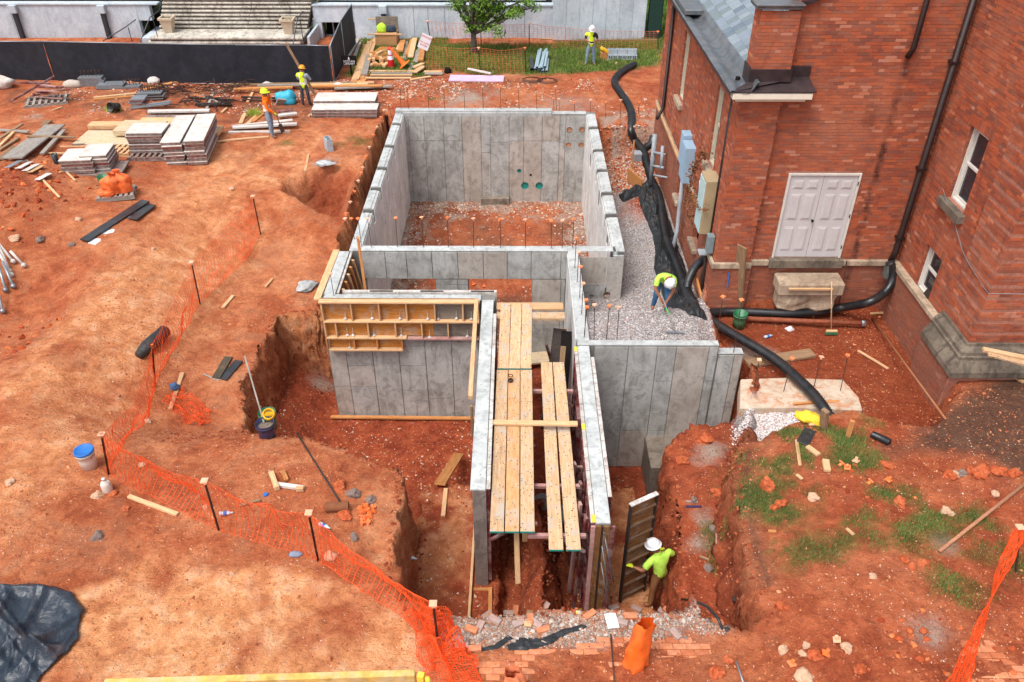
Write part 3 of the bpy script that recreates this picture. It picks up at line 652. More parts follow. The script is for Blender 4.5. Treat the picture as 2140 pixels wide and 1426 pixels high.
# --- right front wall
YR = 14.42
rf = fwall('front_wall', [(1.40, 4.41, YR, 14.60, -3.75, -.02), (4.41, 4.98, YR+.02, 14.6, -3.75, -.25), (4.6, 4.98, 14.6, 17.0, -3.0, -1.15)], M_CONCD)
b = MB(); b.box(1.345, 4.41, YR+.002, 14.6, -.02, .006); b.box(4.412, 4.98, YR+.022, 14.66, -.25, -.235); o = b.build('wall_cap', M_CAPW, bevel=.006); o.parent = FND; o.location = (0, -18, 3.6)
us = [1262, 1312, 1373, 1412, 1480, 1500]
xs = [1.72]+colpx(YR, 740, us[1:5])+[4.40]
panels(rf, 'x', YR, xs, -3.6, -.035, -1, [[-.98], [-2.45], [-.98, -2.45], [], []])
panels(rf, 'x', YR+.02, [4.43, 4.78, 4.97], -3.6, -.27, -1)
# left front wall
YF = 16.17
lf = fwall('front_wall', [(-4.57, -.47, YF+.06, 16.46, -3.75, -.03), (-4.57, -4.24, 16.46, 18.53, -3.75, -.03)], M_CONCD)
uf = [686, 729, 782, 836, 889, 943, 990]
xs = [-4.56]+colpx(YF, 800, [731, 785, 839, 893, 947])+[-.9]
panels(lf, 'x', YF+.06, xs, -3.72, -.5, -1, [[-1.5, -2.6], [-1.5, -1.95, -2.6], [-1.5], [-1.35, -1.95, -2.75], [-1.2, -3.0], [-1.2]])
b = MB(); b.box(-4.50, -.80, YF+.03, 16.44, -.03, .004); b.box(-4.53, -4.26, 16.44, 18.5, -.03, .006); o = b.build('wall_cap', M_CAPW, bevel=.006); o.parent = FND; o.location = (0, -18, 3.6)
# corridor walls
cwl = fwall('corridor_wall', [(-.74, -.50, 10.11, 16.24, -2.58, -.03)], mat_concrete('green_concrete', lin(116, 104, 98), lin(142, 130, 124), lin(90, 78, 72)))
cwr = fwall('corridor_wall', [(1.34, 1.60, 9.36, 14.42, -3.0, -.03)], M_CONCD)
b = MB(); b.box(-.775, -.505, 10.115, 16.2, -.03, .012); b.box(1.345, 1.595, 9.365, 14.38, -.03, .012)
o = b.build('wall_cap', M_CAPW, bevel=.008); o.parent = FND; o.location = (0, -18, 3.6)
# footings
fwall('footing', [(3.05, 4.2, 13.35, 14.41, -3.75, -2.62)], M_FOOT)
SLB = MB(); SLB.box(-.02, .02, -.02, .02, 0, .02)
# slab with dowels by the tower trench
def poly_slab(name, pts, z0, z1, mat):
    b = MB(); n = len(pts); vs = [(x, y, z0) for x, y in pts]+[(x, y, z1) for x, y in pts]
    b.add(vs, [tuple(range(n))[::-1], tuple(range(n, 2*n))]+[(i, (i+1) % n, (i+1) % n+n, i+n) for i in range(n)])
    return b.build(name, mat, bevel=.02, origin=(sum(p[0] for p in pts)/n, sum(p[1] for p in pts)/n, z0))
pts = [tuple(P(u, v, -.55))[:2] for u, v in ((1546,853), (1660,851), (1803,857), (1795,830), (1762,793), (1640,789), (1548,792))]
o = poly_slab('concrete_slab', pts, -1.0, -.55, M_SLAB); tag(o, 'pale dirt-stained concrete slab with broken right edge, crossed by the black pipe', 'slab')
pts = [(2.83, 28.05), (4.75, 28.05), (4.75, 28.95), (2.83, 28.95)]
o = poly_slab('concrete_slab', pts, -1.35, -.60, M_SLAB); tag(o, 'orange dusted concrete strip footing with dowels behind the pit, running to the brick wall', 'slab')
for o in FND.children:
    pass
# ================================================================== BRICK BUILDING
M_BRICK = mat_brick()
M_MORTAR = mat_plain('mortar', lin(170, 118, 100), .95, .1, 0, .15, 20, .4, lin(120, 70, 56))
M_STONE = mat_concrete('sandstone', lin(150, 130, 110), lin(184, 164, 142), lin(110, 92, 78))
M_STONEG = mat_concrete('grey_stone', lin(98, 88, 78), lin(128, 116, 102), lin(66, 58, 52), streak=.7)
M_WHITE = mat_plain('white_trim_paint', lin(212, 208, 200), .5, .4, 0, .05, 6, .12, lin(170, 158, 146))
M_CREAM = mat_plain('cream_paint', lin(198, 192, 172), .5, .4, 0, .05, 6)
M_DOOR = mat_plain('door_paint', lin(198, 194, 194), .5, .4, 0, .03, 4, .08, lin(150, 130, 120))
M_GLASS = mat_plain('window_glass', lin(40, 48, 56), .08, .8, 0, .05, 3)
M_DSP = mat_plain('brown_metal', lin(46, 30, 28), .5, .5, .2, .2, 8)
M_LEAD = mat_plain('roof_flashing', lin(106, 112, 118), .42, .6, .55, .2, 3, .5, lin(150, 140, 132))
M_LEADD = mat_plain('dark_flashing', lin(66, 54, 56), .5, .5, .4, .25, 4)
M_SLATE = mat_plain('slate', lin(112, 124, 134), .55, .5, 0, .22, 8, .25, lin(138, 140, 138), .4, (1, 1, 1))
BLD = empty('brick_building', (4.7, 16.9, -.8), label='red brick hall with white double door, slate roof and stone plinth at the right', cat='building')
def bpart(o, label=None):
    o.parent = BLD; o.matrix_parent_inverse = Matrix.Translation((-4.7, -16.9, .8))
    if label: o['label'] = label
    return o
BH, BL, JH, JV = .0585, .226, .009, .009
brV, brQ, brC = [], [], []; big = []
def brickwall(o, ux, n, width, z0, z1, openings=(), seed=1, proud=.0055, dirty=0.0, groove=None, bond=6, near_rank=None, keep=None):
    """courses of single bricks; o = (x,y) start, ux = unit vector along, n = outward unit normal"""
    rnd = random.Random(seed); nc = int(round((z1-z0)/(BH+JH)))
    for c in range(nc):
        za = z0+c*(BH+JH); zb = za+BH
        if zb > z1+.01: break
        hdr = bond and c % bond == bond-1; L = (.108 if hdr else BL)
        s = -(L+JV)*(.5 if c % 2 else 0)-rnd.uniform(0, .012)
        pr = proud+rnd.uniform(-.002, .003)
        if groove and c % groove == groove-1: pr = proud-.035
        while s < width:
            a, b = max(s, 0.0), min(s+L, width); s += L+JV
            if b-a < .008: continue
            segs = [(a, b)]
            for (oa, ob, oz0, oz1) in openings:
                if zb > oz0+.005 and za < oz1-.005:
                    ns = []
                    for (p, q) in segs:
                        if q <= oa or p >= ob: ns.append((p, q)); continue
                        if p < oa: ns.append((p, oa-.004))
                        if q > ob: ns.append((ob+.004, q))
                    segs = ns
            for p, q in segs:
                if q-p < .006: continue
                d = pr+rnd.uniform(-.0025, .0035)
                r = rnd.random(); dj = rnd.uniform(-.002, .002)
                A = (o[0]+ux[0]*p, o[1]+ux[1]*p); B = (o[0]+ux[0]*q, o[1]+ux[1]*q)
                nx_, ny_ = n
                i0 = -.03
                vs = [(A[0]+nx_*i0, A[1]+ny_*i0, za+dj), (B[0]+nx_*i0, B[1]+ny_*i0, za+dj), (B[0]+nx_*d, B[1]+ny_*d, za+dj), (A[0]+nx_*d, A[1]+ny_*d, za+dj),
                      (A[0]+nx_*i0, A[1]+ny_*i0, zb+dj), (B[0]+nx_*i0, B[1]+ny_*i0, zb+dj), (B[0]+nx_*d, B[1]+ny_*d, zb+dj), (A[0]+nx_*d, A[1]+ny_*d, zb+dj)]
                ctr = Vector(((A[0]+B[0])/2, (A[1]+B[1])/2, za)); dist = (ctr-Vector((0, 0, CAMZ))).length
                view = (Vector((0, 0, CAMZ))-ctr).normalized(); fac = abs(view.x*nx_+view.y*ny_)
                score = (q-p)*fac/dist**2
                big.append((score, vs, r, dirty))
def wallplane(b, o, ux, width, z0, z1, openings, n, depth=.16):
    """mortar surface with real openings and reveals"""
    xs = sorted(set([0, width]+[v for q in openings for v in q[:2]])); zs = sorted(set([z0, z1]+[v for q in openings for v in q[2:]]))
    for i in range(len(xs)-1):
        for j in range(len(zs)-1):
            cx, cz = (xs[i]+xs[i+1])/2, (zs[j]+zs[j+1])/2
            if any(q[0] < cx < q[1] and q[2] < cz < q[3] for q in openings): continue
            A = (o[0]+ux[0]*xs[i], o[1]+ux[1]*xs[i]); B = (o[0]+ux[0]*xs[i+1], o[1]+ux[1]*xs[i+1])
            b.add([(A[0], A[1], zs[j]), (B[0], B[1], zs[j]), (B[0], B[1], zs[j+1]), (A[0], A[1], zs[j+1])], [(0, 1, 2, 3)])
    for (a, c, d, e) in openings:
        A = (o[0]+ux[0]*a, o[1]+ux[1]*a); B = (o[0]+ux[0]*c, o[1]+ux[1]*c); A2 = (A[0]-n[0]*depth, A[1]-n[1]*depth); B2 = (B[0]-n[0]*depth, B[1]-n[1]*depth)
        b.add([(A[0], A[1], d), (A2[0], A2[1], d), (A2[0], A2[1], e), (A[0], A[1], e)], [(0, 1, 2, 3)])
        b.add([(B[0], B[1], d), (B2[0], B2[1], d), (B2[0], B2[1], e), (B[0], B[1], e)], [(0, 1, 2, 3)])
        b.add([(A[0], A[1], e), (A2[0], A2[1], e), (B2[0], B2[1], e), (B[0], B[1], e)], [(0, 1, 2, 3)])
        b.add([(A[0], A[1], d), (A2[0], A2[1], d), (B2[0], B2[1], d), (B[0], B[1], d)], [(0, 1, 2, 3)])
def reveals(o, ux, n, opn, depth=.15, seed=3):
    a, c, d, e = opn
    A = (o[0]+ux[0]*a-n[0]*depth, o[1]+ux[1]*a-n[1]*depth); brickwall(A, n, ux, depth-.004, d, e, (), seed, .006, bond=2)
    B = (o[0]+ux[0]*c-n[0]*depth, o[1]+ux[1]*c-n[1]*depth); brickwall(B, n, (-ux[0], -ux[1]), depth-.004, d, e, (), seed+1, .006, bond=2)
mw = MB()
ZT = 8.2
# south facade: pilaster 4.67-5.50 at y 16.80, wall behind at 16.95
BELT0, BELT1 = .56, .70
# door opening in s-coordinates of the wall from x=5.50
dx0, dx1 = 6.03-5.5, 7.64-5.5
S_open = [(dx0, dx1, .74, 2.87)]
wallplane(mw, (5.5, 16.95), (1, 0), 3.55, .70, ZT, S_open, (0, -1), .10); brickwall((5.5, 16.95), (1, 0), (0, -1), 3.55, .70, ZT, S_open, 11)
wallplane(mw, (5.5, 16.93), (1, 0), 3.55, -1.1, .56, [], (0, -1)); brickwall((5.5, 16.93), (1, 0), (0, -1), 3.55, -.95, .56, [], 12, dirty=.6)
wallplane(mw, (4.68, 16.80), (1, 0), .82, .70, 4.45, [], (0, -1)); brickwall((4.68, 16.80), (1, 0), (0, -1), .82, .70, 4.45, [], 13)
wallplane(mw, (5.5, 16.80), (0, 1), .15, .70, 4.45, [], (1, 0)); brickwall((5.5, 16.80), (0, 1), (1, 0), .145, .70, 4.45, [], 14)
wallplane(mw, (4.66, 16.76), (1, 0), .88, -1.1, .56, [], (0, -1)); brickwall((4.66, 16.76), (1, 0), (0, -1), .88, -.95, .56, [], 15, dirty=.5)
wallplane(mw, (5.54, 16.76), (0, 1), .17, -1.1, .56, [], (1, 0)); brickwall((5.54, 16.76), (0, 1), (1, 0), .165, -.95, .56, [], 16, dirty=.5)
# corbel steps under the cornice of the pier
wallplane(mw, (4.64, 16.77), (1, 0), .90, 4.45, 4.68, [], (0, -1)); brickwall((4.64, 16.77), (1, 0), (0, -1), .90, 4.45, 4.68, [], 17)
# pier above the eaves
wallplane(mw, (4.76, 16.72), (1, 0), .78, 5.20, 6.34, [], (0, -1)); brickwall((4.76, 16.72), (1, 0), (0, -1), .78, 5.20, 6.36, [], 18)
wallplane(mw, (4.76, 16.72), (0, 1), .45, 5.20, 6.34, [], (-1, 0)); brickwall((4.76, 16.72), (0, 1), (-1, 0), .45, 5.20, 6.36, [], 19)
wallplane(mw, (5.54, 16.72), (0, 1), .23, 5.20, 6.34, [], (1, 0)); brickwall((5.54, 16.72), (0, 1), (1, 0), .225, 5.2, 6.36, [], 20)
mw.add([(5.5, 17.4, 4.6), (5.5, 16.95, 4.6), (5.5, 16.95, ZT), (5.5, 17.4, ZT)], [(0, 1, 2, 3)])
# west facade: x=4.75, pilaster 16.80..17.45 at x=4.68
WX = 4.76
w1 = (23.6, 24.35); 
def wy(y): return y-17.45
Wop = [(wy(18.55), wy(19.25), 2.18, 4.10), (wy(23.1), wy(23.85), 2.25, 4.10)]
WLEN = 27.15-17.45
brickwall((WX, 17.45), (0, 1), (-1, 0), WLEN, .98, 4.55, Wop, 21); wallplane(mw, (WX, 17.45), (0, 1), WLEN, .98, 4.6, Wop, (-1, 0), .16)
brickwall((4.68, 16.80), (0, 1), (-1, 0), .65, .70, 4.45, [], 22); wallplane(mw, (4.68, 16.80), (0, 1), .65, .70, 4.6, [], (-1, 0))
WopB = [(wy(21.7), wy(22.3), -.15, .62), (wy(18.9), wy(19.6), -.15, .62)]
brickwall((WX-.02, 17.45), (0, 1), (-1, 0), WLEN, -1.5, .86, WopB, 23, dirty=.75); wallplane(mw, (WX-.02, 17.45), (0, 1), WLEN, -1.7, .86, WopB, (-1, 0), .2)
brickwall((4.66, 16.76), (0, 1), (-1, 0), .70, -1.1, .56, [], 24, dirty=.5); wallplane(mw, (4.66, 16.76), (0, 1), .70, -1.7, .56, [], (-1, 0))
for k in (0, 1): reveals((WX, 17.45), (0, 1), (-1, 0), Wop[k], .15, 30+k)
for k in (0, 1): reveals((WX-.02, 17.45), (0, 1), (-1, 0), WopB[k], .18, 33+k)
# far end corner strip
mw.add([(WX, 27.15, -1), (5.6, 27.15, -1), (5.6, 27.15, 4.6), (WX, 27.15, 4.6)], [(0, 1, 2, 3)])
# tower: west face x=9.02 (recessed bay) with quoin pier from y 14.3 to 13.27, south face at y=13.27
TX = 9.02; TLEN = 16.95-14.35
ty = lambda y: 16.95-y
Top = [(ty(15.78), ty(15.02), 2.86, 4.42), (ty(15.93), ty(15.18), .60, 1.68)]
brickwall((TX, 16.95), (0, -1), (-1, 0), TLEN, .70, ZT, Top, 41); wallplane(mw, (TX, 16.95), (0, -1), TLEN, .66, ZT, Top, (-1, 0), .22)
for k in (0, 1): reveals((TX, 16.95), (0, -1), (-1, 0), Top[k], .21, 43+k)
brickwall((TX-.04, 14.35), (0, -1), (-1, 0), 1.08, .90, ZT, [], 45, groove=4); wallplane(mw, (TX-.04, 14.35), (0, -1), 1.08, .86, ZT, [], (-1, 0))
brickwall((TX-.04, 13.27), (1, 0), (0, -1), 3.0, .90, ZT, [], 46, groove=4); wallplane(mw, (TX-.04, 13.27), (1, 0), 3.0, .86, ZT, [], (0, -1))
brickwall((TX-.12, 16.95), (0, -1), (-1, 0), 2.5, -1.0, .56, [], 47, dirty=.9, proud=.01); wallplane(mw, (TX-.12, 16.95), (0, -1), 2.55, -1.6, .575, [], (-1, 0)); brickwall((TX-.30, 14.45), (0, -1), (-1, 0), 1.35, -1.0, .24, [], 48, dirty=1.0, proud=.012); wallplane(mw, (TX-.30, 14.45), (0, -1), 1.4, -1.6, .268, [], (-1, 0)); mw.add([(TX-.30, 14.45, -1.6), (TX, 14.45, -1.6), (TX, 14.45, .268), (TX-.30, 14.45, .268)], [(0, 1, 2, 3)]); mw.add([(TX-.30, 13.05, -1.6), (TX+3, 13.05, -1.6), (TX+3, 13.05, .268), (TX-.30, 13.05, .268)], [(0, 1, 2, 3)])
# window heads: soldier courses of upright bricks
def soldiers(o, ux, n, a, b, z, h=.20):
    s = a; rnd = random.Random(int(z*100))
    while s < b:
        e = s+BH
        A = (o[0]+ux[0]*s, o[1]+ux[1]*s); B = (o[0]+ux[0]*e, o[1]+ux[1]*e); d = .016
        vs = [(A[0]-n[0]*.03, A[1]-n[1]*.03, z), (B[0]-n[0]*.03, B[1]-n[1]*.03, z), (B[0]+n[0]*d, B[1]+n[1]*d, z), (A[0]+n[0]*d, A[1]+n[1]*d, z)]
        vs += [(p[0], p[1], z+h) for p in vs]; big.append((0, vs, rnd.random(), 0)); s = e+JV
soldiers((TX, 16.95), (0, -1), (-1, 0), Top[0][0]-.06, Top[0][1]+.06, 4.425)
soldiers((TX, 16.95), (0, -1), (-1, 0), Top[1][0]-.06, Top[1][1]+.06, 1.685)
o = mw.build('mortar_wall', M_MORTAR); bpart(o)
# ---- bricks: the 300 nearest as single parts, the rest as one mass
big.sort(key=lambda q: -q[0])
single, rest = big[:300], big[300:]
FQ = [(0, 3, 2, 1), (4, 5, 6, 7), (0, 1, 5, 4), (1, 2, 6, 5), (2, 3, 7, 6), (3, 0, 4, 7)]
V = np.array([q[1] for q in rest], np.float32).reshape(-1, 3)
Q = (np.arange(len(rest))[:, None, None]*8+np.array(FQ)[None]).reshape(-1, 4)
o = np_mesh('brickwork', V, Q, M_BRICK); o['kind'] = 'stuff'; bpart(o)
face_attr(o, 'rnd', np.repeat(np.array([(q[2], q[3]*random.uniform(.5, 1.1), 0, 1) for q in rest]), 6, axis=0))
cache = {}
for (s_, vs, r, dty) in single:
    vs = [Vector(v) for v in vs]; c = sum(vs, Vector())/8
    loc = [v-c for v in vs]; key = tuple(round(x, 2) for v in (loc[0], loc[6]) for x in v)+(int(r*10), int(dty*4))
    if key not in cache:
        me = bpy.data.meshes.new('brick'); me.from_pydata([tuple(v) for v in loc], [], FQ); me.materials.append(M_BRICK)
        a = me.attributes.new('rnd', 'FLOAT_COLOR', 'FACE'); a.data.foreach_set('color', np.tile([r, dty*random.uniform(.5, 1.1), 0, 1], 6).astype(np.float32)); cache[key] = me
    o = bpy.data.objects.new('brick', cache[key]); link(o, BLD); o.matrix_parent_inverse = Matrix.Translation((-4.7, -16.9, .8)); o.location = c
# ---- stone trim
b = MB()
for q in ((5.535, 5.97, 16.85, 16.945, BELT0, BELT1), (7.705, 8.35, 16.85, 16.945, BELT0, BELT1), (8.355, 9.0, 16.85, 16.945, BELT0, BELT1), (4.60, 5.53, 16.70, 16.79, BELT0, BELT1), (4.60, 4.672, 16.792, 17.455, BELT0, BELT1)):
    b = MB(); b.box(*q); bpart(b.build('stone_course', M_STONE, bevel=.012))
for k in range(8):
    b = MB(); b.box(WX-.09, WX-.003, 17.46+k*1.212, 17.46+k*1.212+1.207, .87, .97); bpart(b.build('stone_course', M_STONE, bevel=.012))
b = MB(); b.box(TX-.17, TX-.002, 14.44, 16.85, .578, .70); bpart(b.build('stone_course', M_STONE, bevel=.012))
b = MB(); b.box(5.97, 7.70, 16.80, 16.99, .52, .735); bpart(b.build('door_sill', M_STONEG, bevel=.015))
# rough stone step hanging below the sill
b = MB(); b.box(6.14, 7.66, 16.28, 16.84, .08, .40); st = b.build('stone_step', M_STONE, bevel=.03); bpart(st)
b = MB(); b.box(6.22, 7.58, 16.38, 16.84, -.38, .06); st = b.build('step_rubble', M_STONE, bevel=.03)
bm = bmesh.new(); bm.from_mesh(st.data); bmesh.ops.subdivide_edges(bm, edges=bm.edges, cuts=6, use_grid_fill=True)
for v in bm.verts:
    if v.co.y < 16.8: v.co += Vector((.0, .5, .25))*.28*(mnoise.noise(v.co*4)) + Vector((0, .12, 0))*max(0, -.1-v.co.z)
bm.to_mesh(st.data); bm.free(); bpart(st)
# plinth mouldings of the tower: profile (out, z)
prof = [(.0, .92), (.05, .92), (.06, .86), (.10, .84), (.16, .78), (.17, .71), (.20, .69), (.20, .62), (.29, .46), (.32, .40), (.32, .27), (.0, .27)]
def moulding(name, prof, x, y0, y1, xe, mat):
    vs = []; n = len(prof)
    for (d, z) in prof: vs.append((x-d, y1, z))
    for (d, z) in prof: vs.append((x-d, y0-d, z))
    for (d, z) in prof: vs.append((xe, y0-d, z))
    b = MB(); fs = []
    for s in range(2):
        for i in range(n-1): fs.append((s*n+i, s*n+i+1, (s+1)*n+i+1, (s+1)*n+i))
    fs.append(tuple(range(n))); b.add(vs, fs); return b.build(name, mat)
bpart(moulding('plinth_moulding', prof, TX-.04, 13.27, 14.42, 12.0, M_STONEG))
# ---- door
dr = empty('door', (6.835, 16.97, .74)); 
def sub(o, par):
    o.parent = par; return o
dr.parent = BLD; dr.matrix_parent_inverse = Matrix.Translation((-4.7, -16.9, .8))
W, H_ = 1.61, 2.13
b = MB(); b.box(-W/2, -W/2+.05, -.06, .06, 0, H_); b.box(W/2-.05, W/2, -.06, .06, 0, H_); b.box(-W/2+.05, W/2-.05, -.06, .06, H_-.05, H_); sub(b.build('door_frame', M_WHITE, bevel=.006), dr)
lw_ = (W-.10)/2
for sd in (-1, 1):
    x0 = -lw_ if sd < 0 else 0.0
    b = MB(); b.box(x0+.004, x0+lw_-.004, -.02, .02, .012, H_-.055)
    for (z0, z1) in ((.20, .80), (1.0, 1.62), (1.76, 1.96)):
        for cx in (x0+lw_*.29, x0+lw_*.71):
            hw = .115
            b.box(cx-hw, cx+hw, -.032, -.021, z0, z1); b.box(cx-hw+.03, cx+hw-.03, -.044, -.033, z0+.03, z1-.03)
    sub(b.build('door_leaf', M_DOOR, bevel=.006), dr)
b = MB(); b.tube([(-.06, -.02, .98), (-.06, -.05, .98)], .014, 10); b.lathe([(0, -.035), (.022, -.028), (.030, 0), (.022, .028), (0, .035)], 12, (-.06, -.075, .98)); sub(b.build('door_knob', M_DARK, smooth=True), dr)
b = MB(); 
for z in (.25, 1.05, 1.85): b.box(W/2-.052, W/2-.03, -.068, -.058, z, z+.09)
sub(b.build('hinge', M_DARK), dr)
# ---- windows
def window(x, y0, y1, z0, z1, mat, seed=0, sash=True):
    """sash window in a wall that faces -x; frame at x"""
    e = empty('window', (x, (y0+y1)/2, z0)); e.parent = BLD; e.matrix_parent_inverse = Matrix.Translation((-4.7, -16.9, .8))
    hw = (y1-y0)/2; h = z1-z0
    b = MB()
    b.box(-.02, .06, -hw+.005, -hw+.07, 0, h); b.box(-.02, .06, hw-.07, hw-.005, 0, h); b.box(-.02, .06, -hw+.07, hw-.07, h-.07, h); b.box(-.05, .06, -hw+.07, hw-.07, 0, .05)
    b.box(-.045, -.021, -hw+.005, -hw+.035, 0, h); b.box(-.045, -.021, hw-.035, hw-.005, 0, h)
    sub(b.build('window_frame', mat, bevel=.005), e)
    b = MB()
    for (za, zb, xo) in ((h*.5, h-.07, .02), (.05, h*.5+.03, .0)):
        b.box(xo, xo+.03, -hw+.071, -hw+.12, za, zb); b.box(xo, xo+.03, hw-.12, hw-.071, za, zb); b.box(xo, xo+.03, -hw+.12, hw-.12, zb-.05, zb); b.box(xo, xo+.03, -hw+.12, hw-.12, za, za+.05)
    sub(b.build('sash', mat, bevel=.003), e)
    b = MB(); b.box(.032, .036, -hw+.07, hw-.07, .05, h-.07); sub(b.build('pane', M_GLASS), e)
window(TX+.12, 15.02, 15.78, 2.86, 4.42, M_WHITE); window(TX+.12, 15.18, 15.93, .60, 1.68, M_WHITE)
window(WX+.10, 18.55, 19.25, 2.18, 4.10, M_CREAM); window(WX+.10, 23.1, 23.85, 2.25, 4.10, M_CREAM)
for (x0, x1, y0, y1, z0, z1) in ((TX-.14, TX+.08, 14.9, 15.9, 2.66, 2.855), (WX-.12, WX+.1, 18.45, 19.35, 2.02, 2.175), (WX-.12, WX+.1, 23.0, 23.95, 2.08, 2.245), (TX-.15, TX+.08, 15.1, 16.0, .58, .598)):
    b = MB(); b.box(x0, x1, y0, y1, z0, z1); bpart(b.build('window_sill', M_STONEG if x0 > 8 else M_STONE, bevel=.02))
for (y0, y1) in ((21.7, 22.3), (18.9, 19.6)):
    b = MB(); b.box(WX-.14, WX+.1, y0-.05, y1+.05, -.28, -.155); bpart(b.build('window_sill', M_STONE, bevel=.015))
    b = MB(); b.box(WX+.1, WX+.13, y0, y1, -.15, .62); bpart(b.build('shutter', M_DARK))
b = MB(); b.box(0, .03, -.18, .18, 0, .22); bpart(b.build('vent_flap', M_STEEL, loc=(TX-.02, 15.3, .62), rot=(0, .5, 0)))
# ---- roof: cornice, gutter, slates
b = MB()
cornice = [(0, 4.60), (-.18, 4.66), (-.18, 4.70), (-.30, 4.78), (-.30, 4.80), (0, 4.80)]
b.box(4.50, 5.92, 16.56, 16.79, 4.60, 4.67); b.box(4.40, 6.02, 16.47, 16.79, 4.671, 4.80)
bpart(b.build('cornice', mat_plain('cream_fascia', lin(226, 218, 200), .5, .4, 0, .04, 6), bevel=.01))
b = MB(); b.box(4.50, WX+.01, 16.80, 27.3, 4.58, 4.72); b.box(4.44, WX+.01, 16.80, 27.3, 4.721, 4.765); bpart(b.build('cornice', M_CREAM, bevel=.01))
b = MB()   # flashing shelf round the pier and box gutter
b.add([(4.33, 16.46, 4.83), (6.08, 16.46, 4.83), (6.0, 16.94, 5.02), (5.54, 16.94, 5.02), (5.54, 16.72, 5.0), (4.76, 16.72, 4.98), (4.33, 16.46, 4.815), (6.08, 16.46, 4.815)], [(0, 1, 2, 3), (0, 3, 4), (0, 4, 5), (0, 6, 7, 1)])
bpart(b.build('roof_flashing', M_LEADD))
b = MB(); b.box(4.72, 5.58, 16.685, 16.715, 4.96, 5.22); b.box(4.72, 4.75, 16.72, 17.2, 4.9, 5.25); b.box(5.545, 6.02, 16.90, 16.935, 4.99, 5.22); bpart(b.build('pier_flashing', M_LEADD, bevel=.004))
b = MB()
gs = [(4.33, 4.83), (4.36, 4.87), (4.52, 4.84), (4.60, 4.79), (4.72, 4.80), (4.80, 4.90), (4.86, 5.02), (4.90, 5.03)]
vs = []
ys = [16.46]+[17.0+.4*i for i in range(27)]
for y in ys:
    for (x, z) in gs: vs.append((x+.004*math.sin(y*9), y, z+.006*math.sin(y*5+x*30)))
n = len(gs); b.add(vs, [(i*n+j, i*n+j+1, (i+1)*n+j+1, (i+1)*n+j) for i in range(len(ys)-1) for j in range(n-1)])
bpart(b.build('gutter', M_LEAD, smooth=True))
b = MB(); b.box(4.325, 4.345, 16.45, 27.4, 4.76, 4.835); bpart(b.build('gutter_edge', M_LEADD))
# raised flashing box half way up the eaves
b = MB(); b.box(4.36, 4.84, 22.2, 27.3, 4.9, 5.02); bpart(b.build('gutter_cover', M_LEAD, bevel=.01))
b = MB(); b.tube([(4.68, 17.35, 4.79), (4.68, 17.35, 4.86)], .05, 12); bpart(b.build('gutter_outlet', M_DARK))
# slates
sx, sz = math.cos(math.radians(33)), math.sin(math.radians(33))
b = MB(); b.add([(4.88, 16.98, 4.98), (4.88, 27.4, 4.98), (4.88+4.2*sx, 27.4, 4.98+4.2*sz), (4.88+4.2*sx, 16.98, 4.98+4.2*sz)], [(0, 1, 2, 3)]); bpart(b.build('roof_deck', M_DARK))
slm = []
for k in range(6):
    bb = MB(); t = .008; Wd, Ln = .285, .36
    bb.box(-t/2, t/2, -Wd/2, Wd/2, 0, 1)
    me = bpy.data.meshes.new('slate')
    V8 = []
    for yy in (-Wd/2, Wd/2):
        for (s, h) in ((0, .012), (Ln, 0), (Ln, -t), (0, .012-t)):
            jit = random.uniform(-.004, .004) if s == 0 else 0
            V8.append(((s+jit)*sx-h*sz, yy, (s+jit)*sz+h*sx))
    me.from_pydata(V8, [], [(0, 1, 2, 3), (7, 6, 5, 4), (0, 4, 5, 1), (1, 5, 6, 2), (2, 6, 7, 3), (3, 7, 4, 0)])
    nn = NT('slate_%d' % k); c0 = [lin(104, 116, 128), lin(118, 130, 140), lin(132, 142, 150), lin(110, 122, 126), lin(124, 134, 146), lin(98, 110, 122)][k]
    f = nn.noise(nn.co('Object', (14, 2, 14)), 3, 4, .6); nn.col(nn.mix(f, tuple(x*.78 for x in c0[:3])+(1,), tuple(x*1.18 for x in c0[:3])+(1,))); nn.rough(.55, .5); nn.bump(f, .4, .006)
    me.materials.append(nn.m); slm.append(me)
for r in range(11):
    for k in range(37):
        y = 17.2+k*.291+(.145 if r % 2 else 0); x = 4.86+r*.27*sx; z = 4.975+r*.27*sz
        if y > 27.3: continue
        if y < 17.15 and x < 5.6: pass
        o = bpy.data.objects.new('slate', slm[random.randrange(6)]); link(o, BLD); o.matrix_parent_inverse = Matrix.Translation((-4.7, -16.9, .8))
        o.location = (x, y, z+random.uniform(0, .003))
# pier cap
b = MB(); b.box(4.66, 5.55, 16.66, 17.25, 6.37, 6.43); b.box(4.63, 5.58, 16.63, 17.28, 6.431, 6.47); bpart(b.build('pier_cap', M_LEAD, bevel=.01))
cv = [(5.56+.55*math.sin(a), 6.42+.5*(1-math.cos(a))) for a in [i*math.pi/2/8 for i in range(9)]]
b = MB(); b.prism([(x, z) for x, z in cv]+[(x, z+.06) for x, z in cv[::-1]], 16.82, 17.2); bpart(b.build('coping', M_LEADD))
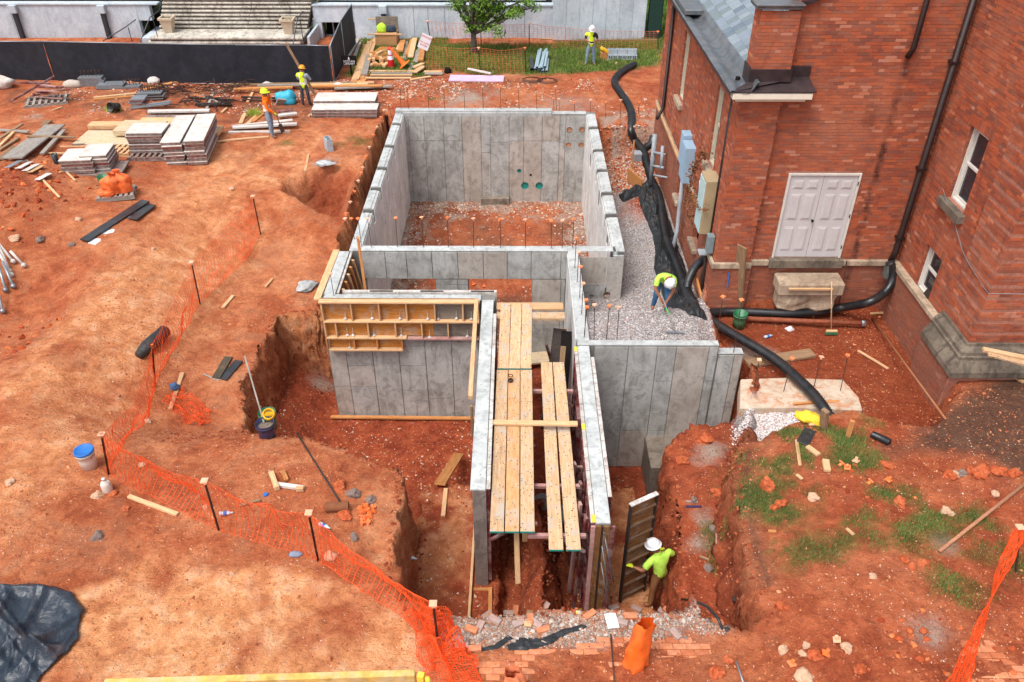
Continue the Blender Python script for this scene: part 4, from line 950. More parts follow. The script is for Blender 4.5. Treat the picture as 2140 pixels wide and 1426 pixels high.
# ---- downspouts
def pipe(name, pts, r, mat, n=12, par=None, label=None):
    b = MB(); b.tube(pts, r, n); o = b.build(name, mat, smooth=True)
    if par is not None: bpart(o)
    return o
pipe('downspout', [(8.86, 16.84, 9.0), (8.86, 16.84, .95), (8.80, 16.82, .72)], .074, M_DSP, par=1)
for z in (5.3, 3.0, 1.3):
    b = MB(); b.box(8.77, 8.95, 16.76, 16.94, z, z+.05); bpart(b.build('pipe_bracket', M_DSP))
pipe('downspout', [(7.96, 16.84, 9.0), (7.96, 16.84, 5.6), (7.9, 16.87, 5.4)], .055, M_DSP, par=1)
b = MB(); b.box(8.66, 8.80, 16.60, 16.78, .36, .74); bpart(b.build('downspout_boot', mat_plain('grey_boot', lin(96, 100, 98), .6), bevel=.01))
pipe('downspout', [(WX-.08, 25.6, 4.6), (WX-.08, 25.6, 1.2), (WX-.2, 25.5, 1.05), (WX-.28, 25.4, .95)], .055, M_DSP, par=1)
pipe('downspout', [(WX-.07, 17.52, 4.6), (WX-.07, 17.52, .3)], .045, M_DSP, par=1)
# ================================================================== WORK ON THE FOUNDATION
ORD = ['first', 'second', 'third', 'fourth', 'fifth', 'sixth', 'seventh', 'eighth', 'ninth', 'tenth', 'eleventh', 'twelfth', 'thirteenth', 'fourteenth', 'fifteenth', 'sixteenth', 'seventeenth', 'eighteenth']
def plank(a, b, w, t, mat, label, cat='plank', name='plank', group=None, roll=0.0, bev=.004):
    """one board, a and b are the centres of its ends"""
    a, b = Vector(a), Vector(b); d = b-a; L = d.length
    m = MB(); m.box(0, L, -w/2, w/2, -t/2, t/2); o = m.build(name, mat, bevel=bev)
    q = d.to_track_quat('X', 'Z').to_matrix().to_4x4() @ Matrix.Rotation(roll, 4, 'X')
    o.matrix_world = Matrix.Translation(a) @ q
    return tag(o, label, cat, group)
def gplank(u0, v0, u1, v1, w, t, mat, label, lift=0.0, **k):
    a, b = G(u0, v0), G(u1, v1); a.z += t/2+lift; b.z += t/2+lift
    return plank(a, b, w, t, mat, label, **k)
def child(o, par):
    """parent keeping the world position of o (par is an unrotated empty or any object)"""
    bpy.context.view_layer.update(); mw_ = o.matrix_world.copy(); o.parent = par; o.matrix_parent_inverse = par.matrix_world.inverted(); o.matrix_basis = mw_; return o

# ---- rebar dowels with orange caps
def cap_mesh(mat):
    b = MB(); b.box(-.042, .042, -.042, .042, -.006, .010); b.tube([(0, 0, -.006), (0, 0, -.055)], .022, 8); b.tube([(0, 0, .01), (0, 0, .016)], .03, 8)
    me = b.build('cap', mat); d = me.data; bpy.data.objects.remove(me); return d
CAPS = [cap_mesh(M_CAPO), cap_mesh(M_CAPL)]
def rebar(base, top, label, group=None, k=0, extra=0):
    base, top = Vector(base), Vector(top)
    b = MB(); b.tube([base-Vector((0, 0, .05)), (base*.6+top*.4), top], .0085, 6); o = b.build('capped_rebar', M_REBAR, origin=tuple(base)); tag(o, label, 'rebar', group)
    c = bpy.data.objects.new('cap', CAPS[k % 2]); link(c, o); c.location = top-base; c.rotation_euler = (random.uniform(-.15, .15), random.uniform(-.15, .15), random.uniform(0, 1.5)); return o
def rb_px(cu, cv_, bu, bv, z, label, group, k=0):
    B = P(bu, bv, z) if z is not None else G(bu, bv); T = PY(cu, cv_, B.y); return rebar(B, T, label, group, k)
gb = 'capped rebars along the back wall'
for i, u in enumerate((836, 851, 894, 927, 969, 1008, 1045, 1083, 1120, 1161)):
    B = PY(u+2, 225, 28.62); B.z = .1; B.y = 28.62; T = PY(u, 181, 28.62); rebar(B, T, 'thin rebar with orange cap, %s from the left on the back wall of the pit' % ORD[i], gb, i)
for i, (a, c, d, e, z) in enumerate(((1157, 206, 1158, 232, -.02), (1168, 207, 1169, 233, -.02), (1200, 214, 1201, 236, -.02), (1234, 209, 1233, 237, -.02))):
    rb_px(a, c, d, e, z, 'orange capped rebar, %s from the left at the right end of the back wall' % ORD[i], 'capped rebars at the right end of the back wall', i)
for i, (a, c, d, e) in enumerate(((1266, 214, 1266, 264), (1298, 209, 1295, 265), (1336, 214, 1333, 256))):
    rb_px(a, c, d, e, -.6, 'orange capped rebar, %s from the left in the strip footing behind the pit' % ORD[i], 'capped rebars in the strip footing', i)
lst = [((810, 215), (821, 252.6)), ((802.5, 230), (815, 268)), ((796, 245), (809.7, 280.7)), ((788, 265), (805, 295)), ((780.5, 282), (796.7, 316.5)), ((772, 307), (789.5, 335)), ((765.5, 327), (782, 357)), ((758, 350), (774.5, 378.7)), ((755, 361), (766, 402)), ((748.6, 378), (763, 411)), ((740.6, 400), (756.6, 432)), ((732, 422), (749, 452)), ((724, 446), (741, 479)), ((721, 457), (730.5, 508)), ((734, 457), (741, 500))]
for i, (c, bse) in enumerate(lst):
    rb_px(c[0], c[1], bse[0], bse[1], 0, 'orange capped rebar on the left pit wall, %s counting from the back corner' % ORD[i], 'capped rebars along the left wall', i)
for i, (c, bse) in enumerate((((748, 457), (756, 517)), ((768, 457), (776.5, 517)), ((826.6, 455.7), (831, 517)), ((881, 454), (885, 517)), ((935, 454.6), (937, 517.5)), ((989, 456.8), (990, 518)), ((1045, 458), (1046, 518)), ((1098, 459), (1098, 518)), ((1152, 462), (1152, 519)), ((1175, 461), (1175, 519)), ((1199, 458), (1197, 520)))):
    rb_px(c[0], c[1], bse[0], bse[1], 0, 'tall capped rebar on the cross wall, %s from the left' % ORD[i], 'capped rebars on the cross wall', i)
for i, (c, bse) in enumerate((((1204.7, 497.6), (1201, 561)), ((1209.7, 527), (1206, 591)), ((1213.8, 557.5), (1211.4, 623)), ((1219, 592), (1215.5, 657)), ((1225, 626.6), (1222, 700)))):
    rb_px(c[0], c[1], bse[0], bse[1], 0, 'capped rebar on the wall beside the gravel, %s counting from the cross wall' % ORD[i], 'capped rebars on the dividing wall', i)
for i, (c, bse) in enumerate((((1226.6, 641.7), (1220.5, 705.7)), ((1242.4, 637), (1241.7, 705.7)), ((1273.7, 639), (1267.6, 705.7)), ((1294, 641.7), (1289.5, 705.7)), ((1511, 620), (1497.6, 707)))):
    rb_px(c[0], c[1], bse[0], bse[1], 0, 'capped rebar on the wall in front of the gravel pad, %s from the left' % ORD[i], 'capped rebars before the gravel pad', i)
rb_px(1549.8, 626.6, 1533, 737.7, -.24, 'long orange capped rebar standing beside the green bucket', 'capped rebars by the slab', 0)
rb_px(1586.8, 752, 1575, 815, -.55, 'capped rebar at the left end of the dirty slab', 'capped rebars by the slab', 1)
rb_px(1655.5, 749, 1637.7, 818.5, -.55, 'capped rebar on the dirty slab just left of the black pipe', 'capped rebars by the slab', 0)
rb_px(1716.8, 746, 1701, 808, -.55, 'capped rebar on the dirty slab just right of the black pipe', 'capped rebars by the slab', 1)
rb_px(1771.7, 742, 1756.5, 817, -.55, 'capped rebar near the broken right end of the dirty slab', 'capped rebars by the slab', 0)
rb_px(690, 572, 698, 619, 0, 'single short capped rebar in the wet concrete at the timber form corner', 'capped rebars by the timber form', 1)

# ---- timber wall form on the left front wall
TF = empty('timber_wall_form', (-4.6, 16.0, -1.4), label='orange plywood and lumber wall form clamped on the left front wall', cat='wall form')
def fz(v, y=16.08): return PY(800, v, y).z
def fx(u, v=690, y=16.08): return PY(u, v, y).x
z0_, z1_, z2_, z3_ = .0, fz(672), fz(706), fz(731)
def tfp(name, x0, x1, y0, y1, z0, z1, mat, bev=.004):
    b = MB(); L = max(x1-x0, z1-z0); c = ((x0+x1)/2, (y0+y1)/2, (z0+z1)/2)
    if (z1-z0) > (x1-x0):
        b.box(-(z1-z0)/2, (z1-z0)/2, -(x1-x0)/2, (x1-x0)/2, -(y1-y0)/2, (y1-y0)/2); o = b.build(name, mat, bevel=bev); M_ = Matrix(((0, 1, 0, c[0]), (0, 0, 1, c[1]), (1, 0, 0, c[2]), (0, 0, 0, 1)))
    else:
        b.box(-(x1-x0)/2, (x1-x0)/2, -(y1-y0)/2, (y1-y0)/2, -(z1-z0)/2, (z1-z0)/2); o = b.build(name, mat, bevel=bev); M_ = Matrix.Translation(c)
    o.matrix_world = M_; return child(o, TF)
xl, xr = fx(674, 655), fx(1003, 655)
xg = fx(909, 655)
tfp('plywood_sheet', xl, xg, 16.165, 16.185, z1_, z0_, M_PLYO); tfp('plywood_sheet', xg+.003, xr, 16.165, 16.185, z1_, z0_, M_PLYG)
tfp('plywood_sheet', xl+.02, fx(906, 690), 16.168, 16.188, z2_, z1_-.003, M_PLYO); tfp('plywood_sheet', fx(906, 690)+.003, xr, 16.168, 16.188, z2_, z1_-.003, M_PLYG)
tfp('plywood_sheet', xl+.03, fx(843, 718), 16.17, 16.19, z3_, z2_-.003, M_PLYO)
tfp('top_plate', xl-.05, xr, 16.02, 16.16, .0, .045, M_WOODN); tfp('top_plate', xl-.05, xr-.05, 16.165, 16.23, .006, .035, M_WOODB)
tfp('waler', xl, xr-.02, 16.03, 16.16, z1_-.02, z1_+.02, M_WOODN); tfp('waler', xl+.02, fx(850, 706), 16.03, 16.16, z2_-.02, z2_+.02, M_WOODN); tfp('waler', fx(850, 706)+.02, xr-.04, 16.06, 16.16, z2_-.06, z2_-.01, M_PINK)
tfp('waler', xl+.04, fx(843, 731), 16.03, 16.16, z3_-.02, z3_+.02, M_WOODN)
for row, (us_, zt, zb, v) in enumerate((((674, 735, 793, 850, 909, 967.6, 1000), z0_-.002, z1_+.022, 655), ((680, 703, 770, 827, 882, 936.7, 994.5), z1_-.022, z2_+.022, 690), ((684, 741, 789, 841), z2_-.022, z3_+.022, 720))):
    for u in us_: x = fx(u, v); tfp('stud', x-.018, x+.018, 16.05+.002*row, 16.163, zb, zt, M_WOODN if row < 2 else M_WOODO)
for (u, v) in ((722, 666), (778, 666), (836, 666), (894, 667), (916, 667), (954, 666), (985, 667), (726, 701), (738, 701), (782, 701), (839, 702), (898, 705), (977, 703), (731, 727)):
    p = PY(u, v, 16.12); b = MB(); b.lathe([(0, .035), (.022, .03), (.045, 0), (.0, -.002)], 8, (0, 0, 0)); b.tube([(0, 0, .02), (.004, .02, .16+.06*random.random())], .006, 5)
    o = b.build('form_tie', M_FORMTOP, loc=(p.x, p.y, p.z)); child(o, TF)
# side boards on the left wall stub and the inner form leaning there
tfp2 = [((-4.64, 16.2, .0), (-4.60, 18.55, .0), .16, .05, M_WOODN, 'edge_board')]
for a, b_, w_, t_, m_, nme in tfp2:
    o = plank(a, b_, w_, t_, m_, None, cat=None, name=nme); child(o, TF)
o = plank((-4.60, 16.25, -.35), (-4.60, 18.5, -.35), .03, .55, M_PLYO, None, cat=None, name='side_sheet'); child(o, TF)
o = plank((-4.20, 16.5, -.01), (-4.20, 18.48, -.01), .05, .05, M_FORMTOP, None, cat=None, name='inner_edge'); child(o, TF)
for k in range(5):
    o = plank((-4.13+.0, 16.75+k*.35, -.05), (-4.02, 17.0+k*.35, -1.3), .09, .05, M_WOODO if k % 2 else M_WOODN, None, cat=None, name='brace'); child(o, TF)
o = plank((-4.17, 16.5, -.7), (-4.17, 18.45, -.7), .03, 1.2, M_PLYD, None, cat=None, name='side_sheet'); child(o, TF)
for z in (-.35, -.95):
    o = plank((-4.12, 16.5, z), (-4.12, 18.45, z), .05, .09, M_RED, None, cat=None, name='waler'); child(o, TF)
A = PY(754, 612, 17.0); B = PY(742, 499, 17.35)
plank((A.x+.12, 17.0, -.35), (B.x+.08, 17.3, 1.05), .24, .05, M_WOODO, 'brown upright plank standing against the cross wall at its left end', cat='plank', roll=math.pi/2)
plank((-4.75, 16.10, -3.52), (-1.0, 16.08, -3.54), .10, .05, M_WOODO, 'long orange kicker board along the foot of the left front wall', cat='board', name='board')
# steel ledge behind the front wall
b = MB(); b.box(-4.10, -.44, 16.50, 16.60, .0, .03); b.box(-4.10, -.44, 16.50, 16.52, -1.3, 0); tag(b.build('steel_form_rail', M_FORMTOP, bevel=.004), 'long pale steel form edge behind the left front wall', 'form rail')
for k in range(6): plank((-4.05+k*.6, 16.53, .035), (-3.5+k*.6, 16.53, .035), .05, .02, M_STEEL if k % 2 else M_FORMTOP, 'short flat clamp on the steel form edge, %s from the left' % ORD[k], cat='clamp', name='clamp', group='clamps on the steel form edge')
# ---- lumber on the left corridor wall
plank((-.90, 16.1, .06), (-.88, 12.55, .06), .09, .09, M_WOODN, 'long new lumber waler lying along the left corridor wall', cat='timber', name='timber')
plank((-.86, 12.5, -.10), (-.86, 12.5, -.9), .09, .05, M_WOODB, 'short stained lumber end under the waler of the left corridor wall', cat='timber', name='timber')
# ---- steel form panels
def form_meshes(w_, h):
    out = []
    b = MB(); t = .065
    b.box(-t, 0, 0, .012, -h, 0); b.box(-t, 0, w_-.012, w_, -h, 0); b.box(-t, 0, .0125, w_-.0125, -h, -h+.012)
    n = int(h/.3)
    for k in range(1, n+1): z = -k*h/(n+.4); b.box(-t+.006, -.014, .013, w_-.013, z-.02, z+.006)
    out.append(('frame', b, M_RED))
    b = MB(); b.box(-.012, -.001, .013, w_-.013, -h+.013, -.014); out.append(('face_sheet', b, M_PLYD))
    b = MB(); b.box(-t-.004, .0, .0, w_, -.0125, .006); out.append(('top_edge', b, M_FORMTOP))
    res = []
    for nme, bb, m in out:
        o = bb.build(nme, m, bevel=.0015); d = o.data; bpy.data.objects.remove(o); res.append((nme, d))
    return res
FM = form_meshes(.60, 2.45); FM3 = form_meshes(.60, 2.9)
def form_panel(x, y, z, flip, label, group, fm=FM):
    e = empty('steel_form', (x, y, z), 0.0 if not flip else math.pi, label, 'steel form', group)
    for nme, d in fm: o = bpy.data.objects.new(nme, d); link(o, e)
    return e
for i in range(9): form_panel(-.495, 10.13+.60+i*.612, .0, True, 'red steel form on the left corridor wall, %s from the open end' % ORD[i], 'steel form panels left of the planks')
for i in range(8):
    form_panel(1.335, 9.37+i*.612, .0, False, 'red steel form right of the planks, %s from the open end' % ORD[i], 'steel form panels right of the planks', FM3)
for i in range(7): form_panel(1.605, 9.97+.60+i*.57, -.01, True, 'steel form on the outer right corridor face, %s from the open end' % ORD[i], 'steel form panels on the outer right face')
for i, (x, y) in enumerate(((1.30, 14.25), (1.32, 9.45), (1.30, 11.75))):
    b = MB(); b.box(-.035, .035, -.08, .08, 0, .012); tag(b.build('yellow_marker', M_YEL, loc=(x, y, .008)), 'yellow paint marked plate on the form edge %s' % ('at its far end', 'at its near end', 'half way along')[i], 'marker')
for i, (y, dx) in enumerate(((9.5, .0), (9.9, -.07), (10.5, -.02), (11.1, -.09), (12.3, -.04))):
    b = MB(); b.bar((1.20+dx, y, .0-.1*i), (1.12+dx, y+.25, -2.8), .05, .09); b.bar((1.16+dx, y+.1, -.5), (1.28, y+.1, -.5), .04, .04)
    tag(b.build('form_strongback', M_RED if i % 2 == 0 else M_PINK, bevel=.003), 'dusty red steel strongback leaning on the right form row, %s from the near end' % ORD[i], 'strongback', 'strongbacks on the right form row')
b = MB(); b.box(1.20, 1.33, 12.05, 12.45, -1.9, -.05); tag(b.build('form_filler', M_RED, bevel=.004), 'dark red steel filler box between form panels beside the planks', 'form filler')
# bulkhead closing the right corridor wall
BK = empty('bulkhead', (1.47, 9.33, -2.9), label='brown wooden bulkhead closing the near end of the right corridor wall', cat='bulkhead')
for (x0, x1, m_, nme) in ((1.345, 1.44, M_PLYD, 'board'), (1.443, 1.475, M_STEEL, 'steel_strip'), (1.478, 1.59, M_PLYD, 'board'), (1.593, 1.67, M_RED, 'steel_edge'), (1.27, 1.342, M_PINK, 'steel_edge')):
    o = plank(((x0+x1)/2, 9.335, -2.9), ((x0+x1)/2, 9.335, -.04), x1-x0, .04, m_, None, cat=None, name=nme, roll=0)
    o.matrix_world = Matrix(((0, 1, 0, (x0+x1)/2), (0, 0, 1, 9.335), (1, 0, 0, -2.9), (0, 0, 0, 1))); child(o, BK)
for i, (u0, v0, u1, v1, y) in enumerate(((1262, 1113, 1282, 1215, 9.25), (1258, 1142, 1277, 1262, 9.2), (1256, 1175, 1268, 1250, 9.15))):
    a, c = PY(u0, v0, y), PY(u1, v1, y-.35); b = MB(); b.tube([a, c], .011, 6); tag(b.build('steel_rod', M_LEAD, smooth=True), 'thin grey rod leaning on the bulkhead, %s from the right' % ORD[i], 'rod', 'rods leaning on the bulkhead')
# boards beside the left corridor wall and its open foot
plank((-.84, 8.1, -2.52), (-.82, 12.0, -2.52), .05, .09, M_WOODN, 'narrow board on edge along the foot of the left corridor wall', cat='board', name='board')
plank((-.42, 8.2, -2.52), (-.46, 10.0, -2.52), .07, .07, M_WOODO, 'short board under the open end of the left corridor wall', cat='board', name='board')
plank((-.8, 10.02, -2.6), (-.45, 10.02, -2.6), .07, .06, M_WOODO, 'crosspiece nailed under the open end of the left corridor wall', cat='board', name='board')
# ---- planks over the corridor
GP = 'scaffold planks over the corridor'
ZP = -.09
def pk(u0, u1, v0, ub, ub1, v1, z, label, mat=M_WOODP, w=None):
    a0, a1 = P(u0, v0, z), P(u1, v0, z); b0, b1 = P(ub, v1, z), P(ub1, v1, z)
    a, b_ = (a0+a1)/2, (b0+b1)/2; ww = w or ((a1-a0).length+(b1-b0).length)/2*.97
    a.z -= .02; b_.z -= .02; o = plank(b_, a, ww, .04, mat, label, group=GP, bev=.005)
    g = MB(); g.box(-.0015, .0, -ww/2, ww/2, -.02, .02); e = g.build('painted_end', M_TEAL); e.parent = o; return o
for i, (a, b_, c, d) in enumerate(((1046, 1068, 1040, 1063), (1068.5, 1091, 1063.5, 1087), (1091.5, 1112, 1087.5, 1111))):
    pk(a, b_, 634, c, d, 770, ZP, 'spattered scaffold plank at the far end of the corridor, %s' % ('left one', 'middle one', 'right one')[i])
for i, (a, b_, c, d) in enumerate(((1038, 1062, 1023, 1053.5), (1062.5, 1087, 1055, 1085.5), (1087.5, 1112, 1087, 1118))):
    pk(a, b_, 773, c, d, 1111, ZP-.0, 'long spattered plank over the near corridor, %s of the left three' % ('left one', 'middle one', 'right one')[i], M_WOODP if i != 1 else mat_wood('warm_plank', lin(194, 142, 92), lin(214, 168, 120), spots=.6))
for i, (a, b_, c, d) in enumerate(((1130, 1154, 1147, 1178), (1155, 1179, 1183, 1215))):
    pk(a, b_, 757, c, d, 1149, -.20, 'long plank set apart over the corridor, %s of the right pair' % ('left one', 'right one')[i], M_WOODP)
plank(P(1038, 641, -.14), P(1177, 641, -.14), .28, .05, M_WOODN, 'far crosswise plank under the far end of the scaffold planks', group=GP)
plank(P(1038, 660, -.15)+Vector((0, -.03, 0)), P(1180, 660, -.15)+Vector((0, -.03, 0)), .26, .07, M_WOODP, 'near crosswise plank under the far end of the scaffold planks', group=GP)
plank(Vector((-.45, 11.93, -.045)), Vector((1.20, 11.90, -.045)), .12, .045, M_WOODN, 'narrow crossbar lying on top of all the corridor planks', cat='board', name='board')
# gang brackets
for i, (y, z) in enumerate(((9.35, -.30), (10.5, -.30), (13.2, -.3))):
    b = MB(); x0, x1 = (.22, 1.2)
    for q in ((x0, x1, y-.035, y+.035, z-.035, z+.035),): b.box(*q)
    b.bar((.75, y, z-.03), (1.2, y, z-.40), .05, .05); tag(b.build('scaffold_bracket', M_PINK, bevel=.004), 'faded pink steel bracket under the right planks, %s from the near end' % ORD[i], 'bracket', 'brackets under the right planks')
for i, (y, z) in enumerate(((9.5, -.17), (11.4, -.17), (13.6, -.17))):
    b = MB(); b.box(-.40, .38, y-.03, y+.03, z-.03, z+.03); b.bar((.1, y, z), (-.4, y, z-.4), .05, .05); tag(b.build('scaffold_bracket', M_RED, bevel=.004), 'dark red steel bracket under the left planks, %s from the near end' % ORD[i], 'bracket', 'brackets under the left planks')
plank((0.02, 9.75, -.2), (.06, 9.2, -1.35), .09, .05, M_WOODN, 'left lumber leg hanging below the near end of the left planks', cat='board', name='board')
plank((.18, 9.9, -.2), (.18, 9.8, -.95), .09, .05, M_WOODN, 'right shorter lumber leg below the near end of the left planks', cat='board', name='board')
plank((-.03, 8.9, -2.85), (-.02, 9.25, -2.82), .09, .07, M_CONC, 'grey block on the floor of the left trench under the planks', cat='block', name='block')
# coupling ring on the planks
b = MB(); p = P(1067, 798, ZP); b.lathe([(.035, 0), (.05, .01), (.05, .06), (.035, .07), (.03, .06), (.03, .01), (.035, 0)], 14); 
b.lathe([(.045, .11), (.055, .12), (.045, .13), (.035, .12), (.045, .11)], 14, (0, .05, 0)); tag(b.build('steel_coupling', M_REBAR, loc=tuple(p), smooth=True), 'small rusty ring coupling on the middle plank', 'coupling')
# things seen in the gap beside the far planks
plank((.72, 15.4, -.7), (1.18, 16.1, -2.9), .05, .05, M_RED, 'thin red steel brace leaning in the gap beside the far planks', cat='brace', name='brace')
for i, (x0, y0, x1, y1, m_, w_, lab) in enumerate(((1.05, 15.9, .75, 14.6, M_STEEL, .30, 'dark grey sheet'), (1.16, 15.9, .92, 14.5, M_WOODO, .10, 'orange lumber brace'), (1.22, 15.8, 1.02, 14.4, M_DARK, .26, 'black sheet'), (1.1, 15.2, .95, 14.3, M_WOODB, .12, 'brown lumber brace'))):
    plank((x0, y0, -.6), (x1, y1, -2.6), w_, .03, m_, '%s leaning in the gap beside the dividing wall' % lab, cat='brace', name='brace')
for i, (u, v) in enumerate(((1118, 742), (1120, 765))):
    p = G(u, v); plank(p+Vector((-.5, 0, .1+.1*i)), p+Vector((.35, .15, .1+.1*i)), .5, .06, M_PLYW, '%s of two pale form panels on the pit floor seen between the planks' % ('upper', 'lower')[i], cat='formwork sheet', name='formwork_sheet')
# ---- worker's form panel and other pit items
def bucket(loc, mat, label, r=.15, h=.37, handle=True, tilt=(0, 0, 0), lid=None, fill=None, cat='bucket'):
    b = MB(); b.lathe([(0, .0), (r*.86, .0), (r*.9, h*.5), (r*.98, h*.82), (r*1.03, h*.83), (r*1.03, h*.87), (r*.98, h*.88), (r, h), (r*1.03, h), (r*.95, h-.004), (r*.85, .02), (0, .015)], 22)
    o = b.build('bucket', mat, smooth=True, loc=tuple(loc), rot=tilt); tag(o, label, cat)
    if handle:
        hb = MB(); hb.tube([(r*1.02*math.cos(a), .0-.02-.10*math.sin(a), h*.86-.13*math.sin(a)*.8) for a in [i*math.pi/10 for i in range(11)]], .004, 5); q = hb.build('handle', M_STEEL); q.parent = o
    if lid:
        l = MB(); l.lathe([(0, h+.012), (r*.92, h+.012), (r*.95, h+.02), (r*1.06, h+.02), (r*1.08, h-.02), (r*1.02, h-.022)], 22); q = l.build('lid', lid, smooth=True); q.parent = o
    if fill:
        l = MB(); l.lathe([(0, h*.72), (r*.93, h*.72)], 18); q = l.build('contents', fill); q.parent = o
    return o
M_GRN = mat_plain('green_plastic', lin(34, 112, 70), .4, .5, 0, .06, 5, .15, lin(170, 190, 170)); M_WBK = mat_plain('white_plastic', lin(214, 208, 200), .45, .5, 0, .05, 5, .35, lin(190, 150, 120))
M_DBLU = mat_plain('dark_blue_plastic', lin(46, 50, 84), .4, .5, 0, .1, 6, .2, lin(140, 130, 130)); M_GRYP = mat_plain('grey_plastic', lin(150, 146, 146), .5, .4, 0, .08, 6, .4, lin(110, 90, 80)); M_YELP = mat_plain('yellow_plastic', lin(232, 172, 30), .45)
M_BLK = mat_plain('black_plastic', lin(38, 42, 46), .35, .5, 0, .15, 8, .12, lin(130, 120, 110))
bucket(P(1135, 1078, -2.3), M_GRYP, 'grey bucket half hidden between the corridor planks', r=.19, h=.46, fill=M_FOOT)
plank(P(1135, 1078, -2.3)+Vector((-.5, .1, -.06)), P(1135, 1078, -2.3)+Vector((.6, .1, -.06)), .5, .06, M_PLYG, 'board shelf under the bucket in the corridor', cat='board', name='board')
p = G(556, 912); bucket(p+Vector((.02, .25, 0)), M_GRN, 'green bucket behind the blue bucket at the foot of the left bank', r=.17, h=.40, fill=M_YELP)
bucket(p+Vector((.05, -.05, 0)), M_DBLU, 'dark blue muddy bucket at the foot of the left bank', r=.18, h=.40, fill=M_FOOT)
b = MB(); b.lathe([(.10, 0), (.12, .02), (.12, .10), (.1, .12), (.09, .1), (.09, .02), (.1, 0)], 18); tag(b.build('yellow_tool_ring', M_YELP, loc=tuple(p+Vector((.08, .18, .38))), rot=(.5, .2, 0), smooth=True), 'yellow plastic float standing in the green bucket at the left bank', 'float')
plank(p+Vector((-.42, .9, 1.3)), p+Vector((.0, .05, .30)), .03, .03, M_WOODG, 'grey tool handle leaning from the bank into the buckets', cat='tool handle', name='tool_handle')
bucket(G(188, 975), M_WBK, 'white bucket with a blue lid beside the orange fence', r=.165, h=.40, lid=M_BLUE)
bucket(P(1543, 682, -.70), M_GRN, 'green bucket upside down on the red soil beside the hall corner', r=.165, h=.38)
# plank lying on the left slab
plank(G(920, 1022)+Vector((0, 0, .14)), G(960, 968)+Vector((0, 0, .30)), .24, .05, M_WOODO, 'rough orange plank propped over the left trench slab', cat='plank')
gplank(932, 1024, 926, 1082, .09, .06, M_WOODN, 'short lumber piece lying in front of the propped plank', cat='board', name='board')
# ================================================================== FENCE, LIBRARY, YARD
M_SCREEN = mat_plain('black_screen', lin(34, 36, 44), .75, .3, 0, .12, 3, .15, lin(80, 80, 88), .5, (1, 1, .3))
M_GALV = mat_plain('galvanised', lin(150, 156, 162), .4, .5, .5, .1, 10)
M_AGG = mat_concrete('aggregate_concrete', lin(178, 188, 200), lin(200, 208, 216), lin(154, 160, 166), streak=.35)
M_AGGW = mat_concrete('smooth_concrete', lin(170, 182, 192), lin(192, 202, 210), lin(146, 156, 164), streak=.4)
M_STEP = mat_concrete('step_concrete', lin(176, 168, 156), lin(208, 202, 190), lin(112, 104, 96), streak=.75)
M_RISER = mat_concrete('step_riser', lin(84, 76, 70), lin(128, 118, 110), lin(60, 54, 50))
M_POT = mat_plain('planter_concrete', lin(196, 178, 154), .8); M_BRONZE = mat_plain('bronze_metal', lin(56, 60, 66), .5, .5, .3)
def corner_pt(u, v, z): q = P(u, v, z); return q
# ---- black screened fence
fpx = [(-420, 170), (-60, 171), (118, 173), (312, 176), (510, 178), (653, 176), (697, 175)]
fp = [P(u, v, -.42) for u, v in fpx]; FT = 1.08
e1 = empty('screen_fence', tuple(fp[3]), label='long black fabric screened fence in front of the stairs and lumber', cat='fence')
ZF = -.42
def fence_run(e, pts, top, seed):
    for i in range(len(pts)-1):
        a, b_ = pts[i], pts[i+1]; n = 12; m = MB(); vs = []; h = top[i]; h2 = top[i+1]
        for k in range(n+1):
            t = k/n; q = a.lerp(b_, t); hh = h+(h2-h)*t
            for j in range(9):
                s = j/8; w_ = .035*math.sin(t*9+seed+i)*math.sin(s*math.pi)+.02*mnoise.noise((t*7, s*5, seed+i))
                vs.append((q.x+w_*.3, q.y-.04+w_, ZF+.03+s*(hh-ZF-.04)))
        m.add(vs, [(k*9+j, (k+1)*9+j, (k+1)*9+j+1, k*9+j+1) for k in range(n) for j in range(8)])
        o = m.build('screen_fabric', M_SCREEN, smooth=True); child(o, e)
        m = MB(); m.tube([(a.x, a.y, h), (b_.x, b_.y, h2)], .022, 6); child(m.build('top_rail', M_GALV, smooth=True), e)
        m = MB(); m.tube([(a.x, a.y+.02, ZF-.2), (a.x, a.y+.02, h+.02)], .03, 8); child(m.build('post', M_GALV, smooth=True), e)
        m = MB(); m.tube([(a.x, a.y-.05, ZF+.06), (b_.x, b_.y-.05, ZF+.06)], .018, 5); child(m.build('bottom_rail', M_GALV), e)
tops = [PY(u, v, p.y).z for (u, v), p in zip(((-420, 86), (-60, 87), (118, 87), (312, 91), (510, 94), (653, 95), (697, 96)), fp)]
fence_run(e1, fp, tops, 1)
c0 = fp[-1]; c1 = P(745, 100, -.42); cm = P(722, 136, -.42)
e2 = empty('screen_fence', tuple(cm), label='short black screened fence running back from the corner to the pale wall', cat='fence')
t0, t1, t2 = tops[-1], PY(713, 44, cm.y).z, PY(741, 8, c1.y).z
fence_run(e2, [c0+Vector((.04, .06, 0)), cm, c1], [t0, t1, t2], 5)
